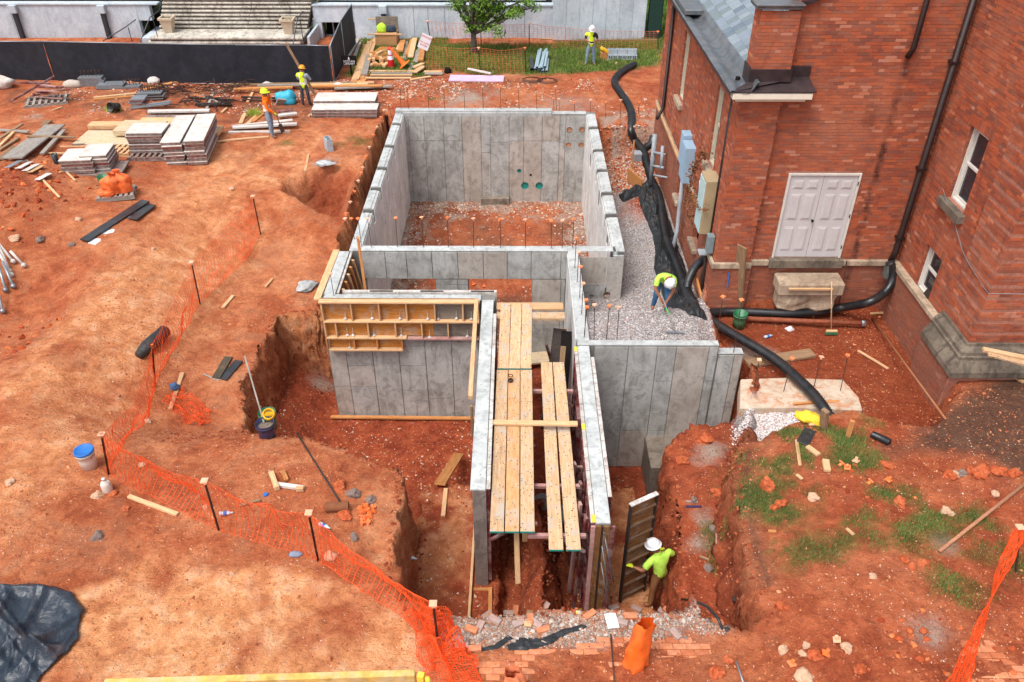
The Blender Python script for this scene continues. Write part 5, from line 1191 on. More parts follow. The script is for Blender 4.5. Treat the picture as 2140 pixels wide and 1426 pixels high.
# ---- library: walls and roof band
LB = empty('library_building', (-5, 39.5, -.45), label='pale grey aggregate concrete building with white coping behind the black fence', cat='building')
LY = 39.2
def lpart(o): return child(o, LB)
def lbox(name, x0, x1, y0, y1, z0, z1, mat, bev=.01):
    m = MB(); m.box(x0, x1, y0, y1, z0, z1); return lpart(m.build(name, mat, bevel=bev))
xA, xB = PY(655, 40, LY).x, 1.70
xs = [xB, PY(1096, 40, LY).x, PY(1028, 40, LY).x, PY(930, 40, LY).x, PY(895, 40, LY).x, PY(865, 40, LY).x, PY(803, 40, LY).x, PY(743, 40, LY).x][::-1]
xs2 = [PY(740, 40, LY).x]+xs[1:]
for i in range(len(xs2)-1): lbox('wall_panel', xs2[i]+.006, xs2[i+1]-.006, LY, LY+.3, -.9, 1.06, M_AGG)
lbox('wall_panel', xA, xs2[0], LY, LY+.3, .35, 1.06, M_AGG)                      # lintel over the areaway
lbox('wall_panel', xA-.05, xA+.35, LY, LY+.3, -2, .345, M_AGGW)
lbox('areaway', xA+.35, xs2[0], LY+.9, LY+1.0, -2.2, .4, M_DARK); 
for k in range(3): lbox('areaway_post', xA+.7+k*.5, xA+.76+k*.5, LY+.6, LY+.66, -1.5, .34, M_AGGW)
lbox('areaway_rail', xA+.36, xs2[0]-.02, LY+.5, LY+.6, -.5, -.35, M_AGGW)
lbox('coping', xA, xB+.05, LY-.06, LY+.36, 1.065, 1.15, M_AGGW)
lbox('roof_gravel', xA, xB-.02, LY+.37, LY+6, .8, .95, M_DARK); lbox('coping', xA, xB-.3, LY+1.3, LY+1.5, 1.0, 1.25, M_AGGW)
x330 = PY(318, 60, LY).x
lw = [PY(u, 50, LY).x for u in (-500, -260, 30, 225)]+[PY(292, 50, LY).x]
for i in range(len(lw)-1): lbox('wall_panel', lw[i]+.006, lw[i+1]-.006, LY, LY+.3, -1.2, 1.10, M_AGGW)
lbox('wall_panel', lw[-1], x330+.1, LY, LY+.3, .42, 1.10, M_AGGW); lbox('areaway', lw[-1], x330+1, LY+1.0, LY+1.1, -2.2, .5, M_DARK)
lbox('coping', lw[0], x330+.5, LY-.06, LY+.36, 1.105, 1.18, M_AGGW); lbox('roof_gravel', lw[0], x330, LY+.37, LY+6, .8, 1.0, M_DARK)
for u, vt in ((28, 18), (212, 8), (798, 15)):
    x = PY(u+3, 20, LY).x
    lbox('light_box', x-.17, x+.17, LY-.25, LY-.065, .78, 1.12, M_AGGW); lbox('drain_pipe', x-.09, x+.09, LY-.2, LY-.02, -.7, .78, M_BRONZE)
# big plain block on the right
BB = empty('concrete_block_building', (4, 39, -.45), label='large plain grey concrete block behind the worker with the white helmet', cat='building')
x1_, x2_ = PY(1155, 60, 38.9).x, PY(1348, 60, 38.9).x; nb = 7
for i in range(nb):
    m = MB(); a = x1_+(x2_-x1_)*i/nb; c = x1_+(x2_-x1_)*(i+1)/nb; m.box(a+.003, c-.003, 38.9, 42, -.9, 3.2); child(m.build('wall_panel', M_AGGW, bevel=.01), BB)
m = MB(); m.box(x2_+.15, x2_+.75, 38.9, 39.4, -.5, 2.2); o = m.build('dark_green_tarp', mat_plain('dark_green_tarp', lin(34, 60, 54), .8, .2), bevel=.05); tag(o, 'dark green covered column right of the grey concrete block', 'tarp')
# ---- stairs in front
ST = empty('library_stairs', (-13, 38, -.45), label='wide weathered concrete stairs with landing behind the black fence', cat='stairs')
sxl = lambda v: 300+(92-v)*.42; sxr = lambda v: 630+(92-v)*.08
def step(u0, u1, v0, z, riser, deep, ntile):
    a = P(u0, v0, z); c = P(u1, v0, z); y = a.y
    for k in range(ntile):
        xa_, xb_ = a.x+(c.x-a.x)*k/ntile, a.x+(c.x-a.x)*(k+1)/ntile
        m = MB(); m.box(xa_+.006, xb_-.006, y, y+deep, z-.07, z); child(m.build('tread', M_STEP, bevel=.01), ST)
    m = MB(); m.box(a.x+.01, c.x-.01, y+.05, y+deep+.3, z-riser-.05, z-.072); child(m.build('riser', M_RISER), ST)
    return y
z = -.05; step(306, 628, 88.5, z, .2, .9, 5)
z = .12; yl = step(312, 633, 79.5, z, .2, 1.6, 1)
a, c = P(312, 79, z), P(633, 79, z)
for k in range(5):
    xa_, xb_ = a.x+(c.x-a.x)*k/5, a.x+(c.x-a.x)*(k+1)/5; m = MB(); m.box(xa_+.01, xb_-.01, yl+.02, yl+3.4, z-.01, z+.012); child(m.build('landing_slab', M_STEP, bevel=.006), ST)
vv = [54.5, 46.5, 38, 30, 22, 13.5, 5, -3, -11, -19]
for i, v in enumerate(vv):
    z += .16; step(332+i*1.0, 642+i*1.5, v, z, .16, .75, 5)
m = MB(); a = P(632, 88, -.05); m.box(a.x+.3, a.x+.42, a.y-.3, LY+1.5, -1.2, .25); child(m.build('side_wall', M_AGGW, bevel=.01), ST)
m = MB(); a = P(312, 79, 0); m.box(a.x-.5, a.x-.06, a.y+.3, LY+1.5, -1.2, -.1); child(m.build('side_wall', M_AGGW, bevel=.01), ST)
for lab, u in (('left', 355), ('right', 605)):
    p = P(u, 67 if u < 500 else 70, .135); m = MB()
    for r0, r1, z0, z1 in ((.17, .27, 0, .58), ):
        m.add([(-r0, -r0, z0), (r0, -r0, z0), (r0, r0, z0), (-r0, r0, z0), (-r1, -r1, z1), (r1, -r1, z1), (r1, r1, z1), (-r1, r1, z1)], [(0, 1, 2, 3), (0, 1, 5, 4), (1, 2, 6, 5), (2, 3, 7, 6), (3, 0, 4, 7)])
    m.box(-.31, -.23, -.31, .31, .56, .66); m.box(.23, .31, -.31, .31, .56, .66); m.box(-.229, .229, -.31, -.23, .56, .66); m.box(-.229, .229, .23, .31, .56, .66)
    o = m.build('planter', M_POT, bevel=.006, loc=tuple(p)); tag(o, 'tapered beige planter at the %s end of the stair landing' % lab, 'planter'); m = MB(); m.box(-.23, .23, -.23, .23, .5, .56); q = m.build('soil_fill', M_DARK); q.parent = o
def rail(name, pts, label):
    m = MB(); m.tube(pts, .025, 6)
    for p in pts[1:-1]: m.tube([(p[0]+.12, p[1], p[2]-.02), (p[0]+.12, p[1]+.05, p[2]-.95)], .018, 5)
    return tag(m.build(name, M_BRONZE), label, 'handrail')
yr = P(612, 92, 0).y
rail('handrail', [PY(612, 95, 36.6), PY(621, 40, 37.4), PY(635, 22, 39.2), PY(636, -10, 41)], 'dark metal handrail on the right side of the stairs')
rail('handrail', [PY(290, 95, 36.6), PY(313, 37, 37.6), PY(333, 22, 39.2), PY(339, -10, 41)], 'dark metal handrail on the left side of the stairs')
rail('handrail', [PY(215, 86, 38.2), PY(262, 57, 38.4), PY(284, 41, 38.6)], 'short dark handrail left of the stairs')
# ---- small black sign and white danger sign
def text(body, size, mat, name='lettering'):
    c = bpy.data.curves.new(name, 'FONT'); c.body = body; c.size = size; c.align_x = 'CENTER'; c.align_y = 'CENTER'; c.extrude = .001; c.materials.append(mat)
    o = bpy.data.objects.new(name, c); COL.objects.link(o); dg = bpy.context.evaluated_depsgraph_get(); me = bpy.data.meshes.new_from_object(o.evaluated_get(dg)); bpy.data.objects.remove(o)
    o = bpy.data.objects.new(name, me); COL.objects.link(o); return o
M_WT = mat_plain('white_lettering', lin(225, 225, 232), .6); M_RT = mat_plain('red_lettering', lin(190, 40, 60), .6)
p = G(733, 158); s = empty('library_sign', tuple(p), label='small black sign reading LIBRARY on a post by the fence corner', cat='sign')
m = MB(); m.box(-.29, .29, -.02, .02, .42, .80); q = m.build('sign_board', M_DARK, bevel=.006); q.parent = s
m = MB(); m.box(.0, .07, .0, .04, 0, .42); q = m.build('post', M_DARK); q.parent = s
for body, zz, sz_ in (('BOSTAN', .575, .12), ('LIBRARY', .48, .12)):
    t = text(body, sz_, M_WT); t.parent = s; t.location = (0, -.024, zz); t.rotation_euler = (math.pi/2, 0, 0)
m = MB(); m.lathe([(0, .0), (.035, .01), (.03, .06), (.012, .10), (0, .12)], 8, (0, -.022, .64)); q = m.build('emblem', M_WT); q.parent = s; q.scale = (1, .1, 1); q.location = (0, -.0205, 0)
p = G(891, 150); s = empty('danger_sign', tuple(p), label='tilted white sign with red lettering on the orange fence post', cat='sign')
t_ = PY(888, 88, p.y)-p
e = empty('sign_panel', tuple(t_)); e.parent = s; e.rotation_euler = (0, math.radians(24), 0)
m = MB(); m.box(-.22, .22, -.012, .012, -.30, .30); q = m.build('sign_board', mat_plain('sign_white', lin(230, 226, 230), .5, .4, 0, .03, 4, .1, lin(200, 190, 190)), bevel=.004); q.parent = e
for body, zz, sz_ in (('DANGER', .2, .13), ('DO NOT', -.04, .1), ('ENTER', -.15, .1)):
    t = text(body, sz_, M_RT); t.parent = e; t.location = (0, -.016, zz); t.rotation_euler = (math.pi/2, 0, 0)
# ---- lumber yard between fence corner and grass
gy = 'boards laid on the grass by the wall'
yard = [(737, 172, 762, 95, M_WOODO), (741, 173, 768, 99, M_WOODN), (745, 172, 774, 93, M_WOODN), (750, 170, 777, 88, M_WOODO), (757, 168, 781, 86, M_WOODO), (762, 164, 772, 122, M_WOODG), (752, 163, 766, 118, M_WOODN), (766, 140, 785, 86, M_WOODN),
        (726, 125, 747, 88, M_WOODG), (734, 140, 754, 88, M_WOODG), (832, 108, 838, 92, M_WOODN), (837, 114, 842, 92, M_WOODO), (845, 126, 850, 88, M_WOODG), (851, 120, 862, 88, M_WOODO), (858, 126, 867, 86, M_WOODN), (867, 132, 873, 108, M_WOODG), (872, 134, 880, 98, M_WOODG), (879, 134, 884, 110, M_WOODO), (852, 158, 862, 135, M_WOODG), (866, 146, 884, 138, M_WOODN), (866, 158, 886, 145, M_WOODN), (870, 150, 890, 133, M_WOODO)]
for i, (a, b_, c, d, mt) in enumerate(yard):
    side = 'left' if a < 800 else 'right'
    k = i if i < 10 else i-10
    gplank(a, b_, c, d, .14+.05*(i % 3), .05+.03*(i % 2), mt, 'board on the grass %s of the plywood box, %s in its row' % (side, ORD[k]), cat='board', name='board', group=gy, lift=.05*(i % 3))
for i, (a, b_, c, d, w_, mt) in enumerate(((760, 152, 864, 152, .2, M_WOODN), (776, 156, 862, 157, .12, M_WOODG), (774, 160, 862, 160, .12, M_WOODN), (748, 166, 860, 166, .14, M_WOODN), (858, 170, 900, 163, .12, M_WOODN), (886, 153, 924, 153, .2, M_WOODN), (888, 157, 926, 157, .2, M_WOODG), (748, 175, 760, 155, .55, M_WOODO), (806, 123, 846, 123, .08, M_WOODN))):
    gplank(a, b_, c, d, w_, .05, mt, 'board laid crosswise in front of the log pile, %s of the row' % ORD[i], cat='board', name='board', group='boards before the log pile', lift=.03)
p0 = G(810, 112); m = MB(); m.box(-.62, .62, -.75, .75, 0, .03); tag(m.build('plywood_sheet', M_PLYO, loc=tuple(p0+Vector((0, 0, .03))), rot=(.0, 0, -.25)), 'orange plywood sheet lying flat below the plywood box', 'plywood')
p = G(808, 96); m = MB(); m.box(-.48, .48, -.35, .35, 0, .55); ob = m.build('plywood_box', mat_wood('box_ply', lin(186, 138, 92), lin(206, 160, 110)), bevel=.01, loc=tuple(p+Vector((0, .3, 0)))); tag(ob, 'plywood box standing against the pale wall', 'box')
m = MB(); m.box(-.5, .5, -.03, 0, 0, 1.1); tag(m.build('plywood_sheet', M_PLYG, loc=tuple(p+Vector((0, .72, 0)))), 'grey plywood sheet upright behind the plywood box', 'plywood')
def lump(name, loc, sx_, sy_, sz__, mat, label, cat, seed=0, n=10, amp=.25, group=None, rot=0.0, fr=1.6):
    m = MB(); pr = []
    vs, fs = [], []; R, S = n, n+4
    for i in range(R+1):
        ph = math.pi*i/R
        for j in range(S):
            th = 2*math.pi*j/S; d = Vector((math.sin(ph)*math.cos(th), math.sin(ph)*math.sin(th), math.cos(ph)))
            k = 1+amp*mnoise.noise(d*fr+Vector((seed*3.1, 0, 0)))+amp*.5*mnoise.noise(d*fr*2.7+Vector((0, seed*2.1, 0)))
            zz = d.z*k; zz = zz if zz > -.55 else -.55
            vs.append((d.x*k*sx_, d.y*k*sy_, (zz+.55)*sz__))
    for i in range(R):
        for j in range(S): j2 = (j+1) % S; fs.append((i*S+j, i*S+j2, (i+1)*S+j2, (i+1)*S+j))
    m.add(vs, fs); o = m.build(name, mat, smooth=True, loc=tuple(loc), rot=(0, 0, rot)); return tag(o, label, cat, group)
M_LIME = mat_plain('lime_fabric', lin(190, 232, 70), .8, .2, 0, .12, 9); M_NAVY = mat_plain('navy_fabric', lin(54, 66, 80), .8, .2, 0, .2, 9); M_TARPY = mat_plain('yellow_cloth', lin(238, 200, 60), .7, .2, 0, .15, 9)
lump('safety_vest', p+Vector((-.2, .2, .56)), .24, .16, .24, M_LIME, 'lime green vest heaped on top of the plywood box', 'vest', 1)
lump('tool_bag', p+Vector((.22, .25, .56)), .26, .15, .17, M_NAVY, 'dark tool bag with white flap on the plywood box', 'bag', 2)
for zz, x0, x1, lab in ((.52, -.8, .75, 'lower'), (.98, -.85, .3, 'upper')): plank(p+Vector((x0, .72 if zz > .6 else -.06, zz)), p+Vector((x1, .72 if zz > .6 else -.06, zz)), .05, .05, M_WOODN, '%s rail nailed across the plywood box' % lab, cat='board', name='board')
# cones
p = G(823, 143); m = MB(); m.lathe([(.30, .0), (.28, .03), (.13, .05), (.11, .1), (.075, .4), (.04, .72), (.025, .86), (0, .87)], 18); o = m.build('traffic_cone', mat_plain('cone_orange', lin(240, 106, 30), .5), smooth=True, loc=tuple(p+Vector((.45, .0, .14))), rot=(-.2, -.65, .2)); tag(o, 'large orange traffic cone toppled sideways by the log pile', 'cone')
p = G(818, 141); m = MB(); m.mi = 0; m.lathe([(.15, 0), (.13, .34)], 18); m.mi = 1; m.lathe([(.13, .34), (.11, .5)], 18); m.mi = 0; m.lathe([(.11, .5), (.105, .55)], 18); m.mi = 1; m.lathe([(.105, .55), (.09, .72)], 18); m.mi = 0; m.lathe([(.09, .72), (.05, .86), (0, .87)], 18)
o = m.build('channelizer_cone', [mat_plain('cone_red', lin(196, 30, 36), .5), M_WT], smooth=True, loc=tuple(p)); tag(o, 'red and white banded upright cone by the log pile', 'cone')
for i, (u, v, dz) in enumerate(((773, 138, 0), (779, 140, 0), (786, 138, 0), (792, 140, 0), (800, 139, 0), (806, 140, 0), (812, 139, 0), (776, 134, .14), (783, 133, .14), (790, 132, .14), (797, 134, .14), (804, 134, .12), (786, 128, .26), (794, 128, .26), (776, 130, .22), (810, 134, .12))):
    q = G(u, v); a = random.uniform(-.7, .7)+(0 if i % 3 else 1.2); L = .25
    plank(q+Vector((-math.sin(a)*L, math.cos(a)*L, .08+dz)), q+Vector((math.sin(a)*L, -math.cos(a)*L, .08+dz)), .13, .11, M_WOODN if i % 3 else M_WOODO, 'cut lumber offcut in the %s layer of the pile left of the cones, %s one' % (('bottom', ORD[i]) if i < 7 else ('middle', ORD[i-7]) if i < 12 else ('top', ORD[i-12])), cat='offcut', name='lumber_offcut', group='lumber offcuts heaped left of the cones')
# long boards in front of the fence corner
for i, (a, b_, c, d, mt) in enumerate(((560, 180, 745, 178, M_WOODB), (600, 185, 770, 183, M_WOODN), (640, 190, 800, 189, M_WOODO), (660, 187, 812, 186, M_WOODN), (480, 184, 612, 184, M_WOODB), (490, 196, 613, 192, M_WOODO), (690, 180, 782, 177, M_WOODN), (700, 192, 820, 187, M_WOODG), (540, 189, 640, 187, M_WOODG))):
    gplank(a, b_, c, d, .16, .06, mt, 'long board lying along the black fence by the yellow vest worker, %s of the heap' % ORD[i], cat='board', name='board', group='long boards along the fence', lift=.05+.05*(i % 3))
# ---- stacks of white-topped form panels
M_STKW = mat_plain('white_form_face', lin(206, 202, 196), .7, .3, 0, .06, 5, .4, lin(170, 120, 90)); M_STKS = mat_plain('stacked_form_edge', lin(138, 124, 118), .8, .3, 0, .35, 12, .5, lin(120, 64, 52)); M_STKR = mat_plain('red_form_edge', lin(124, 66, 58), .8, .3, 0, .3, 12, .4, lin(180, 170, 160))
def stack_form(c, ang, L, W_, n, t, label, group, z0=0.0, mats=None, jit=.03):
    for k in range(n):
        m = MB(); j = (random.uniform(-jit, jit), random.uniform(-jit, jit))
        m.mi = 0; m.box(-L/2, L/2, -W_/2, W_/2, t*.72, t*.97); m.mi = 1; m.box(-L/2+.01, L/2-.01, -W_/2+.01, W_/2-.01, 0, t*.72)
        mm = (mats or [(M_STKW, M_STKS), (M_STKS, M_STKS), (M_STKW, M_STKR)])[k % 3 if k < n-1 else 0]
        o = m.build('form_sheet', list(mm), bevel=.004, loc=(c.x+j[0], c.y+j[1], c.z+z0+k*t), rot=(0, 0, ang+random.uniform(-.01, .01)))
        lab = ('%s, %s sheet from the ground' % (label, ORD[k])) if k < n-1 else label+', topmost sheet'
        tag(o, lab, 'form sheet', group)
def ang_of(u0, v0, u1, v1, z=-.3): a, b_ = P(u0, v0, z), P(u1, v1, z); return math.atan2(b_.y-a.y, b_.x-a.x), (b_-a).length, (a+b_)/2
# the tall double stack (two columns side by side)
a = G(385, 334); an, L, _ = ang_of(376, 334, 418, 252)
c = G(396, 322)
stack_form(G(382, 318)+Vector((0, .1, 0)), an+.0, 2.4, .62, 7, .11, 'left column of the tall form stack', 'tall stack of form sheets, left column')
stack_form(G(426, 316)+Vector((0, .1, 0)), an+.0, 2.4, .62, 7, .115, 'right column of the tall form stack', 'tall stack of form sheets, right column')
stack_form(G(322, 318), .05, 1.15, .9, 7, .10, 'form stack on the pallet left of the tall stack', 'form stack on the pallet', z0=.14)
m = MB()
PAL_M = M_WOODG
def pallet(loc, ang, w_, d_, label, mat=PAL_M, n=7, z=0):
    e = empty('pallet', (loc.x, loc.y, loc.z+z), ang, label, 'pallet')
    for k in range(n):
        m = MB(); x = -w_/2+(k+.5)*w_/n; m.box(x-.045, x+.045, -d_/2, d_/2, .115, .135); o = m.build('slat', mat); o.parent = e
    for yy in (-d_/2+.04, 0, d_/2-.04):
        m = MB(); m.box(-w_/2, w_/2, yy-.03, yy+.03, .02, .114); o = m.build('bearer', mat); o.parent = e
    m = MB(); m.box(-w_/2, w_/2, -d_/2, -d_/2+.09, 0, .019); o = m.build('bottom_board', mat); o.parent = e
    return e
pallet(G(318, 326), .05, 1.3, .9, 'dark pallet under the middle form stack', M_STKS)
pallet(G(245, 316), -.05, 1.25, 1.0, 'empty wooden pallet left of the form stack', M_WOODN)
stack_form(G(175, 354), .12, .95, .95, 4, .11, 'left pile of the low double form stack', 'low form stack, left pile', z0=.06)
stack_form(G(214, 352), .12, .80, .95, 5, .11, 'right pile of the low double form stack', 'low form stack, right pile', z0=.06)
m = MB(); m.box(-1.0, 1.0, -.5, .5, 0, .06); tag(m.build('base_board', M_STKS, loc=tuple(G(193, 356)), rot=(0, 0, .12)), 'grey base board under the low double form stack', 'board')
for i, (u, v, L, W_, t, zz, an, mt) in enumerate(((232, 296, 2.0, 1.2, .16, .0, -.02, M_PLYW), (300, 276, 3.6, .4, .16, .15, .0, M_WOODN), (300, 288, 1.5, 1.0, .18, .25, -.05, M_PLYW), (355, 266, 2.0, .5, .16, .1, 0, M_WOODN), (228, 300, 1.9, 1.0, .05, .0, 0, M_WOODO))):
    m = MB(); m.box(-L/2, L/2, -W_/2, W_/2, 0, t); tag(m.build('lumber_form', mt, bevel=.01, loc=tuple(G(u, v)+Vector((0, 0, zz))), rot=(0, 0, an)), 'pale plywood and lumber form lying behind the form stacks, %s of the group' % ORD[i], 'lumber form', 'plywood forms behind the stacks')
for i in range(6):
    q = G(462, 290)+Vector((-.4+.12*(i % 2), -.1+.22*(i//2), .12+.12*(i % 2))); plank(q+Vector((-1.2, 0, 0)), q+Vector((.3, 0, 0)), .2, .12, M_WOODN if i % 2 else M_WOODO, '%s timber end in the %s pair right of the tall form stack' % ('upper' if i % 2 else 'lower', ('front', 'middle', 'rear')[i//2]), cat='timber', name='timber', group='timber ends right of the tall stack')
# flat grey-white form stacks right of the workers
stack_form(G(723, 238)+Vector((.0, -.1, 0)), .02, 2.35, .62, 3, .10, 'white form in the front row of the wide stack', 'wide white form stack, front row')
stack_form(G(726, 224)+Vector((.0, .0, 0)), .02, 2.25, .9, 4, .10, 'white form in the rear row of the wide stack', 'wide white form stack, rear row')
for i, (a, b_, c, d, w_, mt) in enumerate(((485, 268, 612, 254, .2, M_STKW), (486, 272, 618, 262, .16, M_STKR), (488, 276, 622, 268, .16, M_STKW), (478, 279, 606, 277, .1, M_STKW), (582, 246, 618, 240, .16, M_STKS), (583, 251, 622, 246, .14, M_STKW), (580, 236, 612, 232, .2, M_STKR), (308, 238, 436, 236, .2, M_RED), (312, 242, 440, 240, .2, M_STKW), (306, 247, 441, 246, .25, M_STKS))):
    gplank(a, b_, c, d, w_, .07, mt, 'long narrow steel form strip %s, %s of the bundle' % ('beside the orange vest worker' if i < 7 else 'behind the form stacks', ORD[i if i < 7 else i-7]), cat='form strip', name='form_strip', group='narrow form strips', lift=.06*(i % 3))
# timber pieces around
small = [(490, 294, 562, 288, .1, M_WOODN), (455, 298, 500, 293, .1, M_WOODN), (503, 260, 512, 240, .14, M_WOODN), (517, 262, 545, 236, .14, M_WOODN), (528, 256, 552, 236, .2, M_WOODO), (127, 309, 210, 308, .06, M_WOODN), (150, 304, 230, 302, .05, M_WOODG), (88, 322, 165, 324, .09, M_WOODN), (196, 206, 285, 197, .14, M_WOODN), (196, 210, 290, 202, .1, M_WOODO), (300, 190, 372, 172, .2, M_WOODO), (110, 233, 130, 226, .06, M_WOODN), (430, 236, 446, 196, .1, M_WOODG), (423, 200, 470, 222, .06, M_WOODG), (464, 237, 474, 228, .09, M_WOODN), (518, 215, 530, 192, .1, M_WOODN), (140, 362, 158, 380, .05, M_WOODN), (125, 362, 140, 360, .05, M_WOODN), (84, 372, 125, 415, .06, M_WOODN), (40, 340, 60, 338, .08, M_WOODG), (555, 602, 570, 585, .06, M_WOODN), (466, 646, 488, 620, .09, M_WOODN), (357, 858, 382, 782, .09, M_WOODN), (270, 1040, 372, 1078, .08, M_WOODN), (638, 360, 645, 325, .08, M_WOODN), (690, 236, 696, 245, .12, M_WOODN), (645, 245, 652, 240, .1, M_WOODN)]
wh = ['in front of the orange vest worker', 'right of the tall form stack', 'left of three slanting boards', 'middle of three slanting boards', 'widest of the slanting boards by the orange vest', 'left of the empty pallet', 'long grey one above the empty pallet', 'left of the low form stack', 'pale upper one by the tipped bucket', 'orange lower one by the tipped bucket', 'orange one leaning on debris under the fence', 'tiny one on the bare red soil at left', 'grey one in the debris under the fence', 'thin grey one crossing the debris', 'short one before the red strips', 'upright one by the debris pipes', 'bent piece below the low form stack', 'short piece left of the bent one', 'diagonal one on the spoil heap', 'grey scrap by the dark planks', 'scrap on the left bank', 'white one near the bank edge', 'long one with a blue rag by the orange net', 'long one under the orange net', 'stake by the eroded hollow', 'block under the wide white stack', 'other block under the wide white stack']
for (a, b_, c, d, w_, mt), h in zip(small, wh):
    gplank(a, b_, c, d, w_, .045, mt, 'loose board, '+h, cat='board', name='board', lift=.01)
lump('blue_rag', G(367, 816)+Vector((0, 0, .06)), .11, .09, .09, mat_plain('denim_rag', lin(70, 100, 140), .9), 'blue rag draped over the loose board by the orange net', 'rag', 4, amp=.4)
# dark weathered planks at the far left
for i, (a, b_, c, d, w_, mt) in enumerate(((0, 338, 103, 256, .22, M_WOODB), (18, 338, 108, 268, .3, M_WOODG), (38, 340, 128, 270, .3, M_WOODG), (62, 322, 112, 278, .1, M_WOODO), (90, 328, 136, 278, .12, M_WOODG), (0, 300, 50, 268, .1, M_WOODB), (0, 318, 40, 292, .1, M_WOODB), (0, 278, 62, 282, .1, M_WOODG), (60, 294, 160, 296, .1, M_WOODB), (0, 310, 30, 280, .08, M_WOODN))):
    gplank(a, b_, c, d, w_*1.2, .05, mt, 'weathered grey plank in the heap at the left edge, %s of the heap' % ORD[i], cat='plank', group='weathered planks at the left edge', lift=.04+.04*(i % 3))
# red steel heap on pallet
q = G(100, 215); pallet(q, .35, 1.5, 1.0, 'broken pallet under the heap of red steel braces', M_WOODG)
for i in range(12):
    a = random.uniform(-.5, .9); L = random.uniform(.5, 1.1); c = q+Vector((random.uniform(-.4, .4), random.uniform(-.2, .3), .2+.05*i))
    plank(c-Vector((math.cos(a)*L*.6, math.sin(a)*L*.5, -.02)), c+Vector((math.cos(a)*L*.6, math.sin(a)*L*.5, .05*math.sin(i))), .07, .05, M_RED if i % 3 else M_PINK, 'red steel brace heaped on the broken pallet', cat='brace', name='brace', group='steel braces heaped on the pallet')
plank(q+Vector((-1.3, -.2, .1)), q+Vector((.3, .5, .85)), .08, .06, M_RED, 'longest red steel brace leaning on the pallet heap', cat='brace', name='brace')
# sacks, paving stacks, pipes, buckets
lump('cement_sack', G(153, 182), .40, .22, .18, mat_plain('sack_cloth', lin(184, 172, 160), .9), 'grey sack lying under the black fence', 'sack', 5, amp=.15)
lump('cement_sack', G(322, 174), .25, .18, .16, M_STKW, 'white bag half hidden under the black fence', 'bag', 6, amp=.2)
lump('rubble_heap', G(4, 182), .5, .3, .3, M_STKW, 'pale rubble heap at the left end of the black fence', 'heap', 9, amp=.3)
for i, (u, v, w_, d_, h, mt, lab) in enumerate(((195, 178, .9, .35, .35, M_GALV, 'bundle of grey sheet metal with bolts'), (234, 182, 1.0, .5, .16, mat_plain('grey_board_stack', lin(128, 140, 150), .6), 'flat stack of blue grey sheets'), (276, 182, .8, .4, .08, M_GALV, 'low pile of grey green sheets'), (318, 208, .9, .35, .3, M_STEEL, 'crate of dark formwork hardware'), (292, 222, .5, .5, .35, M_STKR, 'heap of brown steel clamps'))):
    e = empty('hardware_pile', tuple(G(u, v)), .1, lab+' on the ground by the fence', 'pile')
    nn = 6
    for k in range(nn):
        m = MB(); z = h*k/nn; j = random.uniform(-.06, .06); m.box(-w_/2+j, w_/2+j, -d_/2, d_/2, z, z+h/nn*.8); o = m.build('sheet', mt if k % 2 == 0 else M_GALV); o.parent = e
    if i in (0, 2, 3):
        for k in range(6 if i != 3 else 9): m = MB(); x = -w_/2+.1+k*(w_-.2)/(5 if i != 3 else 8); m.tube([(x, .05*(k % 2), h), (x+.02, 0, h+.22)], .014, 5); m.tube([(x-.02, 0, h+.18), (x+.06, 0, h+.24)], .02, 5); o = m.build('bolt', M_REBAR); o.parent = e
m = MB(); m.bar((-.8, 0, 0), (.6, .25, .12), .12, .04); m.bar((-.8, -.12, .0), (.6, .12, .1), .05, .04); m.bar((-.8, -.2, 0), (.6, .02, .1), .05, .04); tag(m.build('form_rails', M_GALV, loc=tuple(G(322, 228)+Vector((0, 0, .08)))), 'white metal rails leaning right of the clamp heap', 'rails')
bucket(G(250, 232)+Vector((0, 0, .15)), M_BLK, 'black bucket tipped on its side by the clamp heap', r=.17, h=.36, tilt=(1.3, 0, -.5))
b = MB(); b.lathe([(.08, 0), (.095, .32), (.085, .32), (.07, .02)], 14); tag(b.build('black_pot', M_BLK, loc=tuple(G(119, 342)), smooth=True), 'small black pot left of the low form stack', 'pot')
for i, (u, v, u2, v2) in enumerate(((408, 221, 484, 219), (412, 224, 486, 223), (505, 206, 585, 209), (508, 212, 583, 214), (395, 208, 490, 212))):
    a, c = G(u, v), G(u2, v2); b = MB(); b.tube([a+Vector((0, 0, .06)), c+Vector((0, 0, .06))], .04, 8); tag(b.build('steel_pipe', M_STEEL, smooth=True), 'dark steel pipe in the debris before the fence, %s of the bundle' % ORD[i], 'pipe', 'dark pipes before the fence')
def tangle(name, c, rx, ry, rz, n, r, mat, label, cat, seed=0):
    rr = random.Random(seed); b = MB()
    for k in range(n):
        p0_ = Vector((rr.uniform(-rx, rx), rr.uniform(-ry, ry), rr.uniform(0, rz))); a = rr.uniform(0, 6.28); L = rr.uniform(.3, 1)*rx
        p2 = p0_+Vector((math.cos(a)*L, math.sin(a)*L*.6, rr.uniform(-.05, .12))); b.tube([p0_, (p0_+p2)/2+Vector((0, 0, rr.uniform(0, .1))), p2], r, 4)
    o = b.build(name, mat, loc=tuple(c)); o['kind'] = 'stuff'; return tag(o, label, cat)
tangle('wire_tangle', G(475, 190), .6, .4, .25, 60, .012, M_REBAR, 'brown tangle of tie wire under the fence', 'wire')
tangle('wire_tangle', G(370, 192), 1.2, .5, .15, 70, .014, M_STEEL, 'dark tangle of steel ties and scrap under the fence', 'wire', 3)
tangle('wire_tangle', G(425, 215), 1.0, .6, .10, 25, .02, M_STEEL, 'loose dark rods crossing the debris area', 'wire', 5)
